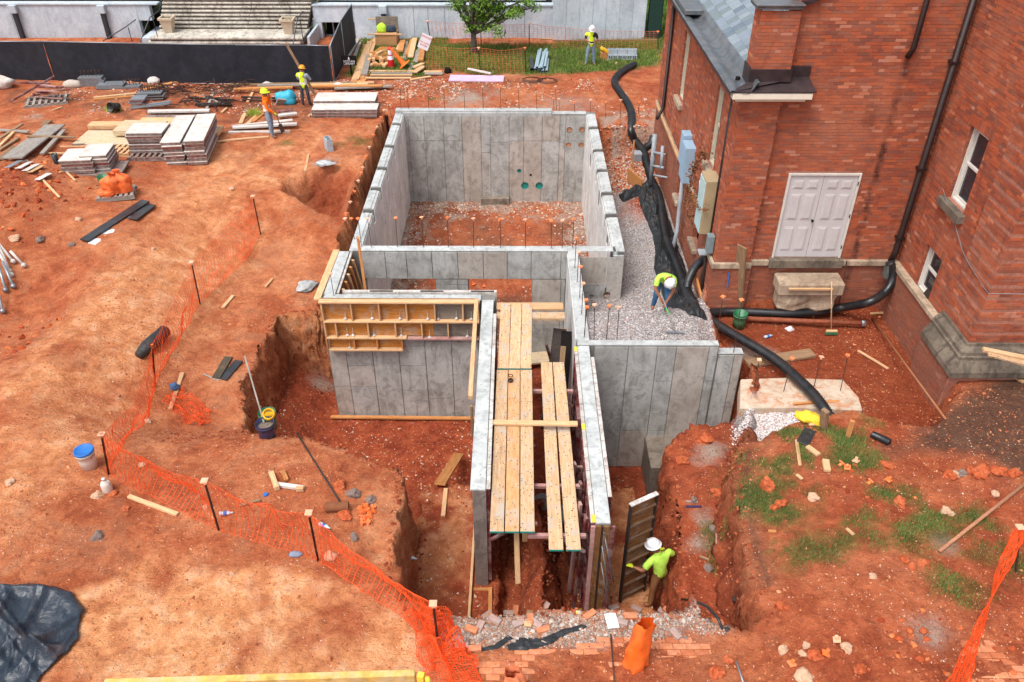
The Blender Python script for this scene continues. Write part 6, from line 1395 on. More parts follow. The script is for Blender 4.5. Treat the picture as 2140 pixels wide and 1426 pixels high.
# blue bag
lump('blue_bag', G(600, 216), .42, .25, .30, mat_plain('blue_bag', lin(52, 166, 196), .5, .4, 0, .2, 6), 'bright blue bag of material between the two workers', 'bag', 7, amp=.35)
m = MB(); m.box(-.18, .18, -.03, .03, 0, .32); tag(m.build('cardboard_sheet', M_WOODG, loc=tuple(G(586, 219)), rot=(.6, .3, .5)), 'grey cardboard flap leaning on the blue bag', 'cardboard')
# concrete block pieces
def cmu(loc, rot, label, group=None, L=.40, W_=.20, H2=.20):
    m = MB(); t = .03
    m.box(-L/2, L/2, -W_/2, -W_/2+t, 0, H2); m.box(-L/2, L/2, W_/2-t, W_/2, 0, H2)
    for x in (-L/2, -t/2, L/2-t): m.box(x, x+t, -W_/2+t, W_/2-t, 0, H2)
    o = m.build('concrete_block', mat_cmu, bevel=.003); o.location = loc; o.rotation_euler = rot; return tag(o, label, 'concrete block', group)
mat_cmu = mat_concrete('block_concrete', lin(150, 160, 168), lin(176, 184, 190), lin(130, 134, 140))
q = G(688, 313); cmu(q, (0, 0, -1.1), 'lower of two concrete blocks standing on the bare soil'); cmu(q+Vector((0, 0, .205)), (0, 0, -1.1), 'upper of two concrete blocks standing on the bare soil')
q = G(1270, 124)
for i in range(6): cmu(q+Vector((.1+i*.21, .1, .10)), (math.pi/2, 0, 0), 'block on its side in the bottom row of the block stack, %s from the left' % ORD[i], 'blocks in the block stack', L=.20)
for i in range(3): cmu(q+Vector((.2+i*.42, .1, .21)), (0, 0, 0), 'flat block on top of the block stack, %s from the left' % ORD[i], 'blocks in the block stack')
pallet(q+Vector((.62, .12, -.06)), 0, 1.35, .5, 'small pallet under the concrete block stack', M_WOODG, z=-.05)
m = MB(); m.box(-.16, .16, -.14, .14, 0, .30); o = m.build('orange_crate', M_WOODO, bevel=.02, loc=tuple(G(1262, 123))); tag(o, 'brown cooler crate left of the concrete block stack', 'crate'); m = MB(); m.box(-.18, .18, -.16, .16, .0, .12); o = m.build('yellow_case', M_YELP, bevel=.02, loc=tuple(G(1262, 123)+Vector((-.02, 0, .32))), rot=(.0, .5, .1)); tag(o, 'open yellow tool case on top of the brown crate', 'case')
# pvc pipes on grass
for i, (u, v, u2, v2) in enumerate(((1118, 150, 1126, 110), (1122, 151, 1130, 112), (1128, 152, 1135, 114), (1131, 153, 1139, 115), (1134, 154, 1138, 128), (1138, 150, 1144, 118), (1142, 154, 1145, 128), (1126, 154, 1142, 112))):
    a, c = G(u, v), G(u2, v2); b = MB(); z = .08+.1*(i % 2); b.tube([a+Vector((0, 0, z)), c+Vector((0, 0, z))], .055, 10, False); b.tube([a+Vector((0, 0, z)), c+Vector((0, 0, z))], .047, 10, False)
    tag(b.build('grey_conduit', mat_plain('conduit_grey', lin(150, 172, 182), .5), smooth=True), 'grey blue conduit pipe on the grass, %s from the left' % ORD[i], 'pipe', 'conduit pipes on the grass')
a, c = G(1112, 152), G(1110, 128); b = MB(); b.tube([a+Vector((0, 0, .1)), c+Vector((0, 0, .1))], .09, 12, False); b.tube([a+Vector((0, 0, .1)), c+Vector((0, 0, .1))], .08, 12, False); tag(b.build('black_pipe', M_BLK, smooth=True), 'short black pipe left of the grey conduits', 'pipe')
# insulation board
m = MB(); m.box(-1.1, 1.1, -.35, .35, 0, .06); tag(m.build('foam_board', mat_plain('lilac_foam', lin(206, 180, 206), .8, .2, 0, .05, 5, .3, lin(150, 120, 110)), bevel=.01, loc=tuple(G(996, 166)), rot=(0, 0, -.04)), 'lilac insulation board with soil on it before the tree', 'insulation board')
plank(G(978, 155)+Vector((0, 0, .22)), G(1026, 162)+Vector((0, 0, .16)), .12, .05, M_STKW, 'white strip propped on the lilac insulation board', cat='strip', name='strip')
lump('dark_bag', G(936, 153), .16, .12, .16, M_DARK, 'small black bag left of the lilac board', 'bag', 3)
for i, (u, v) in enumerate(((1112, 168), (1144, 170))):
    b = MB()
    for k in range(3): r = .32-.04*k; b.tube([(r*1.3*math.cos(t), r*math.sin(t), .02+.02*k) for t in [j*math.pi/10 for j in range(21)]], .012, 4)
    tag(b.build('cable_coil', M_STEEL, loc=tuple(G(u, v))), '%s of two flat coils of grey cable on the soil' % ('left', 'right')[i], 'coil')
# green bucket + orange sacks on pallet
pallet(G(246, 409), .25, 1.05, .75, 'low pallet carrying the orange sacks and the green bucket', M_WOODG)
q = G(246, 409)
bucket(q+Vector((-.38, .18, .14)), M_GRN, 'green bucket on the pallet left of the orange sacks', r=.16, h=.40)
M_SACK = mat_plain('orange_sack', lin(236, 108, 52), .6, .3, 0, .25, 7, .12, lin(250, 170, 130)); 
def sack(loc, h, r, label, seed=0, rot=0.0, mat=None, lean=.1, name='orange_sack', open_=False):
    n, S = 14, 18; vs, fs = [], []
    for i in range(n+1):
        t = i/n; rad = r*(.95+.15*math.sin(t*3.1))*(1-.72*sstep(.62, .93, np.array(t)).item()) if not open_ else r*(1.15-.45*t)
        if t > .93 and not open_: rad = r*.34*(1+(t-.93)*5)
        for j in range(S):
            th = 2*math.pi*j/S; k = 1+(.10 if open_ else .12)*math.sin(th*5+seed+t*3)*(.3+t)+(.5 if open_ else .22)*mnoise.noise((math.cos(th)*1.8+seed, math.sin(th)*1.8, t*3.5))
            vs.append((math.cos(th)*rad*k+lean*t*t, math.sin(th)*rad*k*.75, h*t*(1-.0*k)))
    for i in range(n):
        for j in range(S): j2 = (j+1) % S; fs.append((i*S+j, i*S+j2, (i+1)*S+j2, (i+1)*S+j))
    m = MB(); m.add(vs, fs); o = m.build(name, mat or M_SACK, smooth=True, loc=tuple(loc), rot=(0, 0, rot)); return tag(o, label, 'sack')
sack(q+Vector((-.08, -.1, .14)), .62, .25, 'left orange mesh sack standing on the pallet', 1, lean=.12); sack(q+Vector((.24, .02, .14)), .66, .25, 'right orange mesh sack standing on the pallet', 3, lean=-.1)
sack(q+Vector((-.18, -.22, .12)), .22, .24, 'low orange sack slumped at the front of the pallet', 5, lean=.02)
# black and white boards left of centre
gplank(178, 508, 306, 425, .30, .05, M_BLK, 'black rubber strip lying beside the white one', cat='strip', name='strip', lift=.05); gplank(192, 511, 312, 432, .26, .03, M_WT, 'torn white strip under the black rubber strip', cat='strip', name='strip'); gplank(278, 462, 318, 432, .28, .04, M_BLK, 'short black strip at the upper end of the white strip', cat='strip', name='strip', lift=.03)
# white junk
for i, (u, v, mt) in enumerate(((52, 352, M_STKW), (66, 357, M_STKW), (30, 350, M_GALV), (92, 376, M_STKW), (76, 360, M_WOODN))): 
    o = gplank(u-12, v+6, u+14, v-8, .18, .02, mt, 'bent sheet scrap by the dark planks, %s of the heap' % ORD[i], cat='scrap', name='sheet_scrap', group='bent sheet scraps at the left', lift=.08)
# ================================================================== ORANGE SAFETY NETS
M_NET = mat_plain('orange_net', lin(236, 84, 28), .55, .3, 0, .08, 5); M_NETF = mat_plain('faded_orange_net', lin(226, 108, 70), .6, .3, 0, .08, 5)
M_POST = mat_plain('rusty_post', lin(70, 44, 36), .8, .3, .2, .25, 20)
def net_mesh(grid, w1, w2, hskip=1):
    """grid[i][j] points; strands as thin three sided bars"""
    vs, fs = [], []
    def strand(pts, r):
        o = len(vs)
        for i, p in enumerate(pts):
            d = (pts[min(i+1, len(pts)-1)]-pts[max(i-1, 0)]); 
            if d.length < 1e-6: d = Vector((0, 0, 1))
            d.normalize(); a = d.orthogonal().normalized(); b_ = d.cross(a)
            for k in range(3): t = k*2.0944; vs.append(p+(a*math.cos(t)+b_*math.sin(t))*r)
        for i in range(len(pts)-1):
            for k in range(3): k2 = (k+1) % 3; fs.append((o+i*3+k, o+i*3+k2, o+i*3+3+k2, o+i*3+3+k))
    for i in range(len(grid)): strand(grid[i], w1)
    for j in range(0, len(grid[0]), hskip): strand([grid[i][j] for i in range(len(grid))], w2 if 0 < j < len(grid[0])-1 else w2*1.8)
    return np.array([tuple(v) for v in vs], np.float32), np.array(fs, np.int32)
def post(base, top, parent, capm=True, r=.02):
    b = MB(); b.tube([Vector(base)-Vector((0, 0, .15)), top], r, 6); o = b.build('post', M_POST, origin=tuple(base)); child(o, parent)
    if capm:
        c = bpy.data.objects.new('post_cap', CAPS[random.randrange(2)]); link(c, parent); c.scale = (1.3, 1.3, 1.3); c.matrix_parent_inverse = parent.matrix_world.inverted(); c.location = tuple(top)
def net_run(name, posts, heights, label, cell=.105, rows=24, r1=.0062, r2=.0020, sag=.12, bulge=.15, mat=None, seed=0, drop=None, parent=None, bot=.0):
    """posts: (base, top) world vectors"""
    e = parent or empty(name, tuple(posts[0][0]), label=label, cat='safety fence')
    bpy.context.view_layer.update()
    for i in range(len(posts)-1):
        (a0, a1), (b0, b1) = posts[i], posts[i+1]; L = (b0-a0).length; n = max(4, int(L/cell)); nrm = Vector((-(b0-a0).y, (b0-a0).x, 0)).normalized(); grid = []
        for k in range(n+1):
            t = k/n; lo = a0.lerp(b0, t); hi = a1.lerp(b1, t); sg = math.sin(t*math.pi)
            hi = hi-Vector((0, 0, sag*sg*(1+.5*mnoise.noise((t*3, seed, i)))))
            lo = Vector((lo.x, lo.y, gz(lo.x, lo.y)+bot))
            col_ = []
            for j in range(rows+1):
                s = j/rows; p = lo.lerp(hi, s)
                wv = bulge*sg*math.sin(s*math.pi)*(.6+mnoise.noise((t*4+seed, s*2, i)))+.035*mnoise.noise((t*14, s*6, seed+i))
                p = p+nrm*wv+Vector((mnoise.noise((t*9, s*9, seed+5))*.02, 0, mnoise.noise((t*11, s*7, seed+9))*.02)); 
                g_ = gz(p.x, p.y)+.015
                if p.z < g_: p.z = g_
                col_.append(p)
            grid.append(col_)
        V_, F_ = net_mesh(grid, r1, r2); o = np_mesh('netting', V_, F_, mat or M_NET); child(o, e)
    for (a, t) in posts: post(a, t, e)
    return e
def pp(tu, tv, bu, bv, z=None):
    b_ = G(bu, bv) if z is None else P(bu, bv, z); return (b_, PY(tu, tv, b_.y))
net_run('safety_fence', [pp(528, 410, 545, 490), pp(400, 548, 418, 636), pp(318, 722, 322, 808)], None, 'orange mesh fence climbing the left bank towards the far mound', sag=.06, bulge=.22, seed=1)
net_run('safety_fence', [pp(318, 722, 322, 808), pp(212, 908, 225, 992)], None, 'orange mesh fence between the black roll and the white bucket', sag=.35, bulge=.3, seed=2)
net_run('safety_fence', [pp(212, 908, 225, 992), pp(427, 1005, 457, 1108), pp(645, 1072, 665, 1172)], None, 'orange mesh fence sagging low in front of the left trench', sag=.22, bulge=.4, seed=3)
net_run('safety_fence', [pp(645, 1072, 665, 1172), pp(905, 1262, 915, 1338)], None, 'tightly stretched orange mesh fence running to the rubble', sag=.20, bulge=.25, seed=4, r2=.003)
def crumple(name, quad, nu, nv, label, amp=.12, r=.005, seed=0, fold=.25):
    grid = []
    for i in range(nu+1):
        col_ = []
        for j in range(nv+1):
            s, t = i/nu, j/nv
            p = quad[0].lerp(quad[1], s).lerp(quad[3].lerp(quad[2], s), t)
            x = p.x+amp*mnoise.noise((s*4+seed, t*4, 1)); y = p.y+amp*mnoise.noise((s*4, t*4+seed, 7)); z = gz(x, y)+.02+fold*max(0, mnoise.noise((s*3+seed, t*5, 3))+.25)+.05*abs(mnoise.noise((s*12, t*12, seed)))
            col_.append(Vector((x, y, z)))
        grid.append(col_)
    V_, F_ = net_mesh(grid, r, r*.8); o = np_mesh(name, V_, F_, M_NET); return tag(o, label, 'safety net')
q = [P(u, v, -.3) for u, v in ((880, 1255), (935, 1290), (1010, 1440), (880, 1440))]
crumple('crumpled_net', q, 26, 46, 'crumpled heap of orange mesh at the bottom of the photo', seed=2)
q = [P(u, v, -.3) for u, v in ((840, 1290), (930, 1270), (1000, 1400), (900, 1390))]
crumple('crumpled_net', q, 24, 30, 'second fold of orange mesh lying on the crumpled heap', seed=5, fold=.35)
q = [P(u, v, -.3) for u, v in ((315, 770), (360, 740), (420, 780), (395, 812))]
crumple('crumpled_net', q, 18, 20, 'slack loop of orange mesh beside the loose board with the blue rag', seed=8, fold=.3)
# twisted net at the right edge
b0, b1 = G(1990, 1420), G(2150, 1110); b1t = Vector((b1.x, b1.y, b1.z)); grid = []
b1 = P(2132, 1105, .75); b0 = P(1985, 1470, .35)
for i in range(111):
    t = i/110; c = b1.lerp(b0, t); wd = .10+.05*math.sin(t*7)+.10*t; col_ = []
    for j in range(13): s = j/12-.5; tw = t*4; col_.append(c+Vector((s*wd*math.cos(tw)*1.6+.02*mnoise.noise((t*20, s*9, 0)), .03*mnoise.noise((t*20, s*9, 5)), -.1*math.sin(t*3.14)+s*wd*1.6*math.sin(tw))))
    grid.append(col_)
V_, F_ = net_mesh(grid, .0035, .005); o = np_mesh('twisted_net', V_, F_, M_NET); tag(o, 'twisted rope of orange mesh crossing the lower right corner', 'safety net')
e = empty('net_post', tuple(G(2128, 1200)), label='post with orange cap holding the twisted mesh at the right edge', cat='post'); bpy.context.view_layer.update(); post(e.location, P(2132, 1102, .78), e)
e = empty('net_post', tuple(G(1972, 1500)), label='post holding the near end of the twisted mesh', cat='post'); bpy.context.view_layer.update(); post(e.location, Vector((b0.x, b0.y, b0.z+.05)), e)
# far nets on the lawn
far = [pp(893, 44, 901, 92), pp(1104, 52, 1107, 112)]
net_run('safety_fence', [pp(893, 44, 901, 92), pp(1004, 50, 1006, 97), pp(1106, 50, 1106, 100), pp(1240, 62, 1240, 102), pp(1375, 66, 1376, 104)], None, 'tall faded orange mesh fence along the pale building wall', cell=.17, rows=10, r1=.008, r2=.004, sag=.05, bulge=.1, mat=M_NETF, seed=11)
net_run('safety_fence', [pp(888, 92, 888, 148), pp(1000, 100, 1004, 152), pp(1097, 100, 1099, 152)], None, 'low faded orange mesh fence in front of the tree', cell=.15, rows=10, r1=.007, r2=.0035, sag=.1, bulge=.1, mat=M_NETF, seed=12)
plank(G(1128, 96)+Vector((0, 0, .3)), G(1152, 96)+Vector((0, 0, .3)), .2, .06, M_WOODN, 'board on low legs beside the far orange mesh', cat='board', name='board')
plank(G(1154, 96)+Vector((0, 0, .22)), G(1375, 94)+Vector((0, 0, .22)), .06, .05, M_WOODB, 'long low rail under the far orange mesh', cat='rail', name='ground_rail')

# ================================================================== BLACK DRAIN PIPES
M_PIPE = mat_plain('corrugated_black', lin(30, 34, 38), .34, .5, 0, .2, 6, .10, lin(140, 110, 90))
def corr(pts, r, label, rib=.03, amp=.075, name='drain_pipe'):
    # smooth the path, then corrugate
    pts = [Vector(p) for p in pts]; path = []
    def cr(p0, p1, p2, p3, t): return .5*((2*p1)+(-p0+p2)*t+(2*p0-5*p1+4*p2-p3)*t*t+(-p0+3*p1-3*p2+p3)*t**3)
    for i in range(len(pts)-1):
        p0, p1, p2, p3 = pts[max(i-1, 0)], pts[i], pts[i+1], pts[min(i+2, len(pts)-1)]; n = max(2, int((p2-p1).length/rib))
        for k in range(n): path.append(cr(p0, p1, p2, p3, k/n))
    path.append(pts[-1]); rs = [r*(1+amp*(1 if k % 2 else -1)) for k in range(len(path))]
    b = MB(); b.tube(path, rs, 14, True); o = b.build(name, M_PIPE, smooth=True); return tag(o, label, 'pipe')
def pg(lst, r, lift=0.0): return [G(u, v)+Vector((0, 0, r*.9+lift)) for u, v in lst]
corr(pg(((1326, 141), (1310, 149), (1290, 164), (1284, 180), (1296, 200), (1312, 224), (1320, 250), (1318, 280), (1328, 302)), .13)+[P(1345, 318, -.95), P(1352, 345, -1.05)], .13, 'long black drain pipe winding over the red soil behind the pit')
corr([P(1353, 345, -1.05), P(1360, 372, -1.0), P(1375, 402, -.95), P(1382, 430, -.85), P(1384, 455, -.85), P(1392, 500, -.80), P(1410, 545, -.75), P(1428, 592, -.60)], .115, 'black corrugated pipe running along the brick wall beside the plastic sheet')
corr([P(1428, 592, -.60), P(1440, 625, -.50), P(1465, 656, -.48)], .15, 'smooth black pipe section behind the bending worker')
corr([P(1466, 655, -.48), P(1510, 686, -.42), P(1560, 715, -.38), P(1620, 752, -.38), P(1670, 795, -.36), P(1705, 830, -.36), P(1728, 862, -.42), P(1742, 885, -.6)], .108, 'black corrugated pipe crossing the dirty slab into the grass mound')
corr([P(1466, 655, -.50), P(1510, 652, -.58), P(1560, 652, -.55), P(1640, 655, -.50), P(1700, 652, -.48), P(1760, 643, -.45), PY(1815, 632, 16.2), PY(1848, 612, 16.4), PY(1864, 588, 16.55), PY(1865, 566, 16.64), PY(1860, 548, 16.68)], .10, 'black corrugated pipe curving from the downspout past the stone step')
corr([P(1436, 612, -.55), P(1438, 590, -.35), P(1452, 560, -.05), P(1468, 545, .15), P(1478, 538, .3)], .11, 'short black pipe branch rising to the corner downspout')
b = MB(); b.tube([P(1346, 312, -.9), P(1362, 300, -.75), P(1366, 285, -.5)], .14, 12); tag(b.build('pipe_elbow', M_PIPE, smooth=True), 'black pipe elbow joining the far downspout', 'pipe')
corr(pg(((1820, 912), (1842, 922), (1858, 930)), .06), .07, 'short end of ribbed black pipe in the grass', rib=.02, amp=.12)
# small black hose near the worker with the panel
b = MB(); b.tube([P(1425, 1253, -.9), P(1450, 1255, -.35), P(1478, 1268, -.22), P(1500, 1292, -.2), P(1510, 1315, -.24)], .022, 8); tag(b.build('black_hose', M_PIPE, smooth=True), 'thin black hose curving over the rubble at the near pit edge', 'hose')
# clay / rusty pipes, old iron pipe
def tube_thing(a, c, r, mat, name, label, cat='pipe', open_=False, n=12):
    b = MB(); b.tube([a, c], r, n, not open_)
    if open_: b.tube([a, c], r*.82, n, False)
    return tag(b.build(name, mat, smooth=True), label, cat)
tube_thing(P(1560, 666, -.60), P(1800, 676, -.55), .055, mat_plain('rusty_pipe', lin(150, 84, 60), .85, .3, .1, .2, 10), 'iron_pipe', 'rusty horizontal pipe lying along the trench under the stone step'); lump('pipe_elbow_end', P(1803, 680, -.62), .07, .06, .09, M_GALV, 'grey elbow at the right end of the rusty pipe', 'elbow', 3)
tube_thing(P(1862, 646, -.62), P(1850, 646, -.62), .07, M_STKW, 'drain_stub', 'white drain stub in the foot of the tower wall', open_=True)
p = G(682, 1068); tube_thing(p+Vector((0, 0, .09)), G(730, 1066)+Vector((0, 0, .09)), .085, mat_plain('clay_pipe', lin(128, 78, 50), .9), 'clay_pipe', 'short brown clay pipe on the soil behind the orange mesh', open_=True)
tube_thing(G(622, 915)+Vector((0, 0, .12)), G(710, 1052)+Vector((0, 0, .05)), .018, M_STEEL, 'long_rod', 'long rusty rod lying across the left shelf of soil', 'rod', n=6)
tube_thing(G(1962, 1155)+Vector((0, 0, .03)), G(2150, 1010)+Vector((0, 0, .10)), .03, mat_wood('pole_wood', lin(150, 100, 74), lin(176, 126, 96)), 'wooden_pole', 'long wooden pole lying on the red soil at the right', 'pole', n=8)
tube_thing(G(1276, 1330)+Vector((0, 0, .05)), G(1284, 1440)+Vector((0, 0, .05)), .012, M_REBAR, 'steel_rod', 'rusty rod crossing the brick paving left of the orange sack', 'rod', n=6)
tube_thing(Vector(P(1270, 1262, -.2)), Vector(P(1262, 1115, .55)), .012, M_REBAR, 'steel_rod', 'rod standing at the rim of the trench before the bulkhead', 'rod', n=6)
tube_thing(G(1538, 1385)+Vector((0, 0, .03)), G(1556, 1440)+Vector((0, 0, .03)), .016, M_GALV, 'steel_rod', 'grey rod in the lower right soil', 'rod', n=6)
tube_thing(G(1822, 668)+Vector((0, 0, .03)), G(1975, 880)+Vector((0, 0, .04)), .022, mat_plain('tan_pipe', lin(158, 100, 66), .8), 'string_pipe', 'long thin brown pipe along the foot of the tower wall', 'pipe', n=6)
gplank(1818, 657, 1868, 654, .05, .04, M_WOODN, 'thin board between the drain stub and the brown pipe', cat='board', name='board')
gplank(1793, 734, 1856, 772, .06, .03, M_WOODN, 'pink tipped stake lying on the trench floor', cat='stake', name='stake')
gplank(1560, 762, 1698, 740, .30, .06, M_WOODB, 'broad brown plank lying behind the dirty slab', cat='plank')
gplank(1930, 740, 1975, 790, .14, .05, M_WOODO, 'orange board leaning at the foot of the tower wall', cat='board', name='board', lift=.25)
gplank(1655, 858, 1750, 853, .06, .05, M_WOODO, 'board on edge lying over the pale gravel', cat='board', name='board', lift=.15)
# upright boards, broom, door prop
A_ = PY(1548, 513, 16.70); B_ = P(1541, 652, -.72)
plank(B_, Vector((A_.x+.02, 16.66, A_.z)), .27, .05, M_WOODB, 'tall brown plank leaning on the hall beside the green bucket', roll=0.0)
e = empty('push_broom', tuple(P(1737, 698, -.70)), label='push broom with green bristles leaning on the stone step', cat='broom'); bpy.context.view_layer.update()
b = MB(); b.tube([P(1737, 694, -.66), PY(1738, 588, 16.2)], .014, 8); child(b.build('handle', M_WOODN, smooth=True), e)
b = MB(); p = P(1737, 697, -.68); b.box(p.x-.13, p.x+.13, p.y-.03, p.y+.03, p.z+.05, p.z+.09); child(b.build('head', M_WOODN, bevel=.006), e); b = MB(); b.box(p.x-.14, p.x+.14, p.y-.035, p.y+.035, p.z-.02, p.z+.049); child(b.build('bristles', M_GRN), e)
a = PY(1652, 590, 16.24); plank((a.x, 16.24, .30), (PY(1745, 590, 16.24).x, 16.24, .30), .05, .05, M_WOODN, 'thin board held across the front of the stone step', cat='board', name='board')
plank(P(1700, 665, -.7), P(1706, 628, -.1)+Vector((0, .4, 0)), .05, .03, M_WOODO, 'stake with a pink tip by the rusty pipe', cat='stake', name='stake')
b = MB(); b.tube([PY(1770, 545, 16.80), PY(1748, 665, 16.6)], .014, 6); tag(b.build('ground_rod', M_REBAR), 'thin rusty rod leaning right of the stone step', 'rod')
b = MB(); b.tube([PY(1524, 570, 16.72), PY(1520, 600, 16.7)], .015, 6); tag(b.build('blue_tube', M_BLUE), 'short blue tube on the hall corner', 'tube')
# litter
M_BOT = mat_plain('clear_bottle', lin(196, 206, 214), .25, .6); 
def bottle(p, rot, label):
    e = empty('water_bottle', tuple(p+Vector((0, 0, .04))), rot, label, 'bottle')
    b = MB(); b.tube([(-.10, 0, 0), (-.06, 0, 0), (.05, 0, 0), (.085, 0, 0), (.10, 0, 0), (.13, 0, 0)], [.034, .036, .036, .02, .014, .014], 10); o = b.build('bottle_body', M_BOT, smooth=True); o.parent = e
    b = MB(); b.tube([(-.03, 0, 0), (.03, 0, 0)], .0375, 10); o = b.build('bottle_label', M_BLUE, smooth=True); o.parent = e
for (u, v, r_, l) in ((678, 1102, -.5, 'clear water bottle lying behind the stretched orange mesh'), (858, 1168, -.3, 'clear water bottle on the left trench slab'), (1604, 706, .4, 'water bottle by the crossing black pipe'), (472, 1076, .1, 'clear bottle and cup beside the sagging mesh'), (1498, 628, .2, 'water bottle behind the corner of the hall')):
    bottle(G(u, v) if u != 1498 else P(1498, 628, -.6), r_, l)
lump('paper_scrap', G(1650, 690), .10, .08, .05, M_WT, 'crumpled white paper by the crossing pipe', 'paper', 4, amp=.5)
b = MB(); b.lathe([(0, 0), (.085, 0), (.09, .02), (.09, .17), (.07, .22), (.03, .25), (.03, .29), (.035, .29), (.035, .31), (0, .31)], 16); b.tube([(.03, 0, .24), (.08, 0, .25), (.085, 0, .18)], .012, 6); tag(b.build('white_jug', M_WBK, smooth=True, loc=tuple(G(226, 1026))), 'white plastic jug below the blue lidded bucket', 'jug')
lump('blue_glove', G(556, 1035), .05, .04, .03, M_BLUE, 'small blue glove on the shelf of soil', 'glove', 2, amp=.5); lump('blue_cloth', G(618, 1160), .12, .06, .04, mat_plain('washed_cloth', lin(130, 140, 160), .9), 'pale blue cloth under the stretched mesh', 'cloth', 3, amp=.5)
# scattered caps
for i, (u, v) in enumerate(((752, 1066), (760, 1073), (768, 1068), (775, 1076), (757, 1082), (764, 1088), (772, 1083), (782, 1070), (770, 1094), (757, 1096), (779, 1064), (765, 1061))):
    p = G(u, v); o = bpy.data.objects.new('rebar_cap', CAPS[0]); link(o); o.location = p+Vector((0, 0, .04)); o.scale = (1.1, 1.1, 1.1); o.rotation_euler = (random.uniform(-1.5, 1.5), random.uniform(-1.5, 1.5), random.uniform(0, 3)); tag(o, 'loose orange rebar cap in the heap behind the orange mesh', 'rebar cap', 'heap of rebar caps on the left')
for i, (u, v, h) in enumerate(((1758, 972, 'flat face up on the grass edge'), (1770, 980, 'stem up, middle of three on the grass'), (1788, 966, 'stem up, furthest of three on the grass'), (1818, 1010, 'on its side below the red boulder'), (1856, 1006, 'beside the small grey stick'), (1748, 1340, 'beside the grey stone patch'), (1725, 1368, 'on a pale stone near the bottom'), (1654, 1390, 'stem up near the bottom edge'), (1425, 700, 'on the gravel'), (990, 596, 'inside the pit seen through the opening'), (1012, 600, 'inside the pit right of the other one'))):
    if u == 1425: continue
    p = G(u, v); o = bpy.data.objects.new('rebar_cap', CAPS[i % 3 == 2]); link(o); o.location = p+Vector((0, 0, .035)); o.scale = (1.25, 1.25, 1.25); o.rotation_euler = (math.pi+random.uniform(-.3, .3), random.uniform(-.3, .3), random.uniform(0, 3)) if i not in (0, 3) else (.4, 1.2, 1); tag(o, 'loose orange rebar cap, '+h, 'rebar cap')
# stakes and boards on the grass mound
lift_stake = (((1722, 893), (1725, 858), .14, M_WOODB, 'thick weathered stake standing by the yellow cloth'), ((1772, 912), (1782, 880), .09, M_WOODO, 'orange stake standing in the grass mound'))
for (bu, bv), (tu, tv), w_, mt, lab in lift_stake:
    a = G(bu, bv); t_ = PY(tu, tv, a.y-.05); plank(a-Vector((0, 0, .1)), t_, w_, w_*.6, mt, lab, cat='stake', name='stake')
for (a, b_, c, d, w_, t_, mt, lab) in ((1664, 922, 1671, 975, .06, .03, M_WOODN, 'pointed pale stake lying on the grass mound'), (1686, 936, 1710, 954, .09, .05, M_WOODN, 'short board right of the pointed stake'), (1724, 965, 1728, 988, .12, .06, M_WOODN, 'short thick offcut before the orange caps'), (1664, 994, 1676, 1004, .06, .03, M_WOODN, 'tiny offcut below the pointed stake'), (1768, 1106, 1784, 1120, .06, .02, M_WOODN, 'small pale offcut on the red soil'), (1605, 1112, 1622, 1113, .05, .03, M_WOODO, 'small offcut at the trench edge'), (1676, 930, 1693, 900, .22, .03, M_BLK, 'black rubber strip on the grass mound'), (1690, 890, 1716, 888, .05, .03, M_WOODN, 'thin board by the thick weathered stake'), (568, 993, 580, 1026, .09, .09, M_WOODN, 'stub of the broken frame, left leg'), (580, 1016, 636, 1024, .08, .06, M_STKW, 'white crosspiece of the broken frame'), (592, 988, 600, 1008, .08, .06, M_WOODO, 'orange leg of the broken frame'), (620, 1026, 636, 1026, .08, .08, M_WOODN, 'right stub of the broken frame'), (500, 1060, 545, 1048, .05, .04, M_WOODB, 'dull board beside the broken frame')):
    gplank(a, b_, c, d, w_, t_, mt, lab, cat='board', name='board', lift=.01)
lump('yellow_cloth', G(1690, 880), .26, .14, .12, M_TARPY, 'yellow cloth crumpled on the edge of the grass mound', 'cloth', 5, amp=.5, rot=-.5)
for k, (u0, v0, u1, v1) in enumerate(((452, 792, 478, 748), (466, 795, 500, 756))): gplank(u0, v0, u1, v1, .2, .04, M_BLK if k else mat_wood('tarred_board', lin(66, 60, 52), lin(96, 84, 66)), '%s of two tar stained boards near the left bank' % ('left', 'right')[k], cat='board', name='board')
gplank(425, 783, 458, 797, .03, .03, M_WOODG, 'thin handle with blue tip by the tarred boards', cat='stick', name='stick')
# scaffolding steel at the left edge
for i, (u0, v0, u1, v1, mt) in enumerate(((-20, 525, 30, 552, M_STKW), (0, 540, 26, 580, M_STKW), (4, 530, 22, 572, M_STKW), (14, 568, 30, 604, M_GALV), (-5, 560, 14, 612, M_GALV), (-8, 618, 8, 656, M_GALV), (30, 546, 52, 560, M_STKW))):
    a, c = G(max(u0, 1), v0)+Vector((0, 0, .30)), G(u1, v1)+Vector((0, 0, .08)); b = MB(); b.tube([a, c], .035, 8); b.tube([c-Vector((.0, .04, 0)), c+Vector((0, .04, 0))], .06, 8); tag(b.build('prop_tube', mt, smooth=True), 'pale steel prop sticking in at the left edge, %s from the top' % ORD[i], 'steel prop', 'steel props at the left edge')
# planks by the tower plinth
a = G(2100, 775); plank((a.x, a.y+.1, a.z-.1), (a.x+.12, a.y+.05, a.z+.42), .17, .09, M_WOODO, 'short orange post propping a plank at the tower plinth', cat='post', name='prop_post')
plank(PY(2055, 731, 12.62), PY(2200, 760, 12.5), .10, .06, M_WOODN, 'upper pale plank resting at the tower plinth', roll=.2); plank(PY(2065, 739, 12.55), PY(2200, 775, 12.4), .14, .04, M_WOODP, 'lower pale plank resting at the tower plinth', roll=.2)
gplank(2132, 790, 2150, 800, .3, .04, M_WOODN, 'board corner at the right edge by the dark soil', cat='board', name='board')
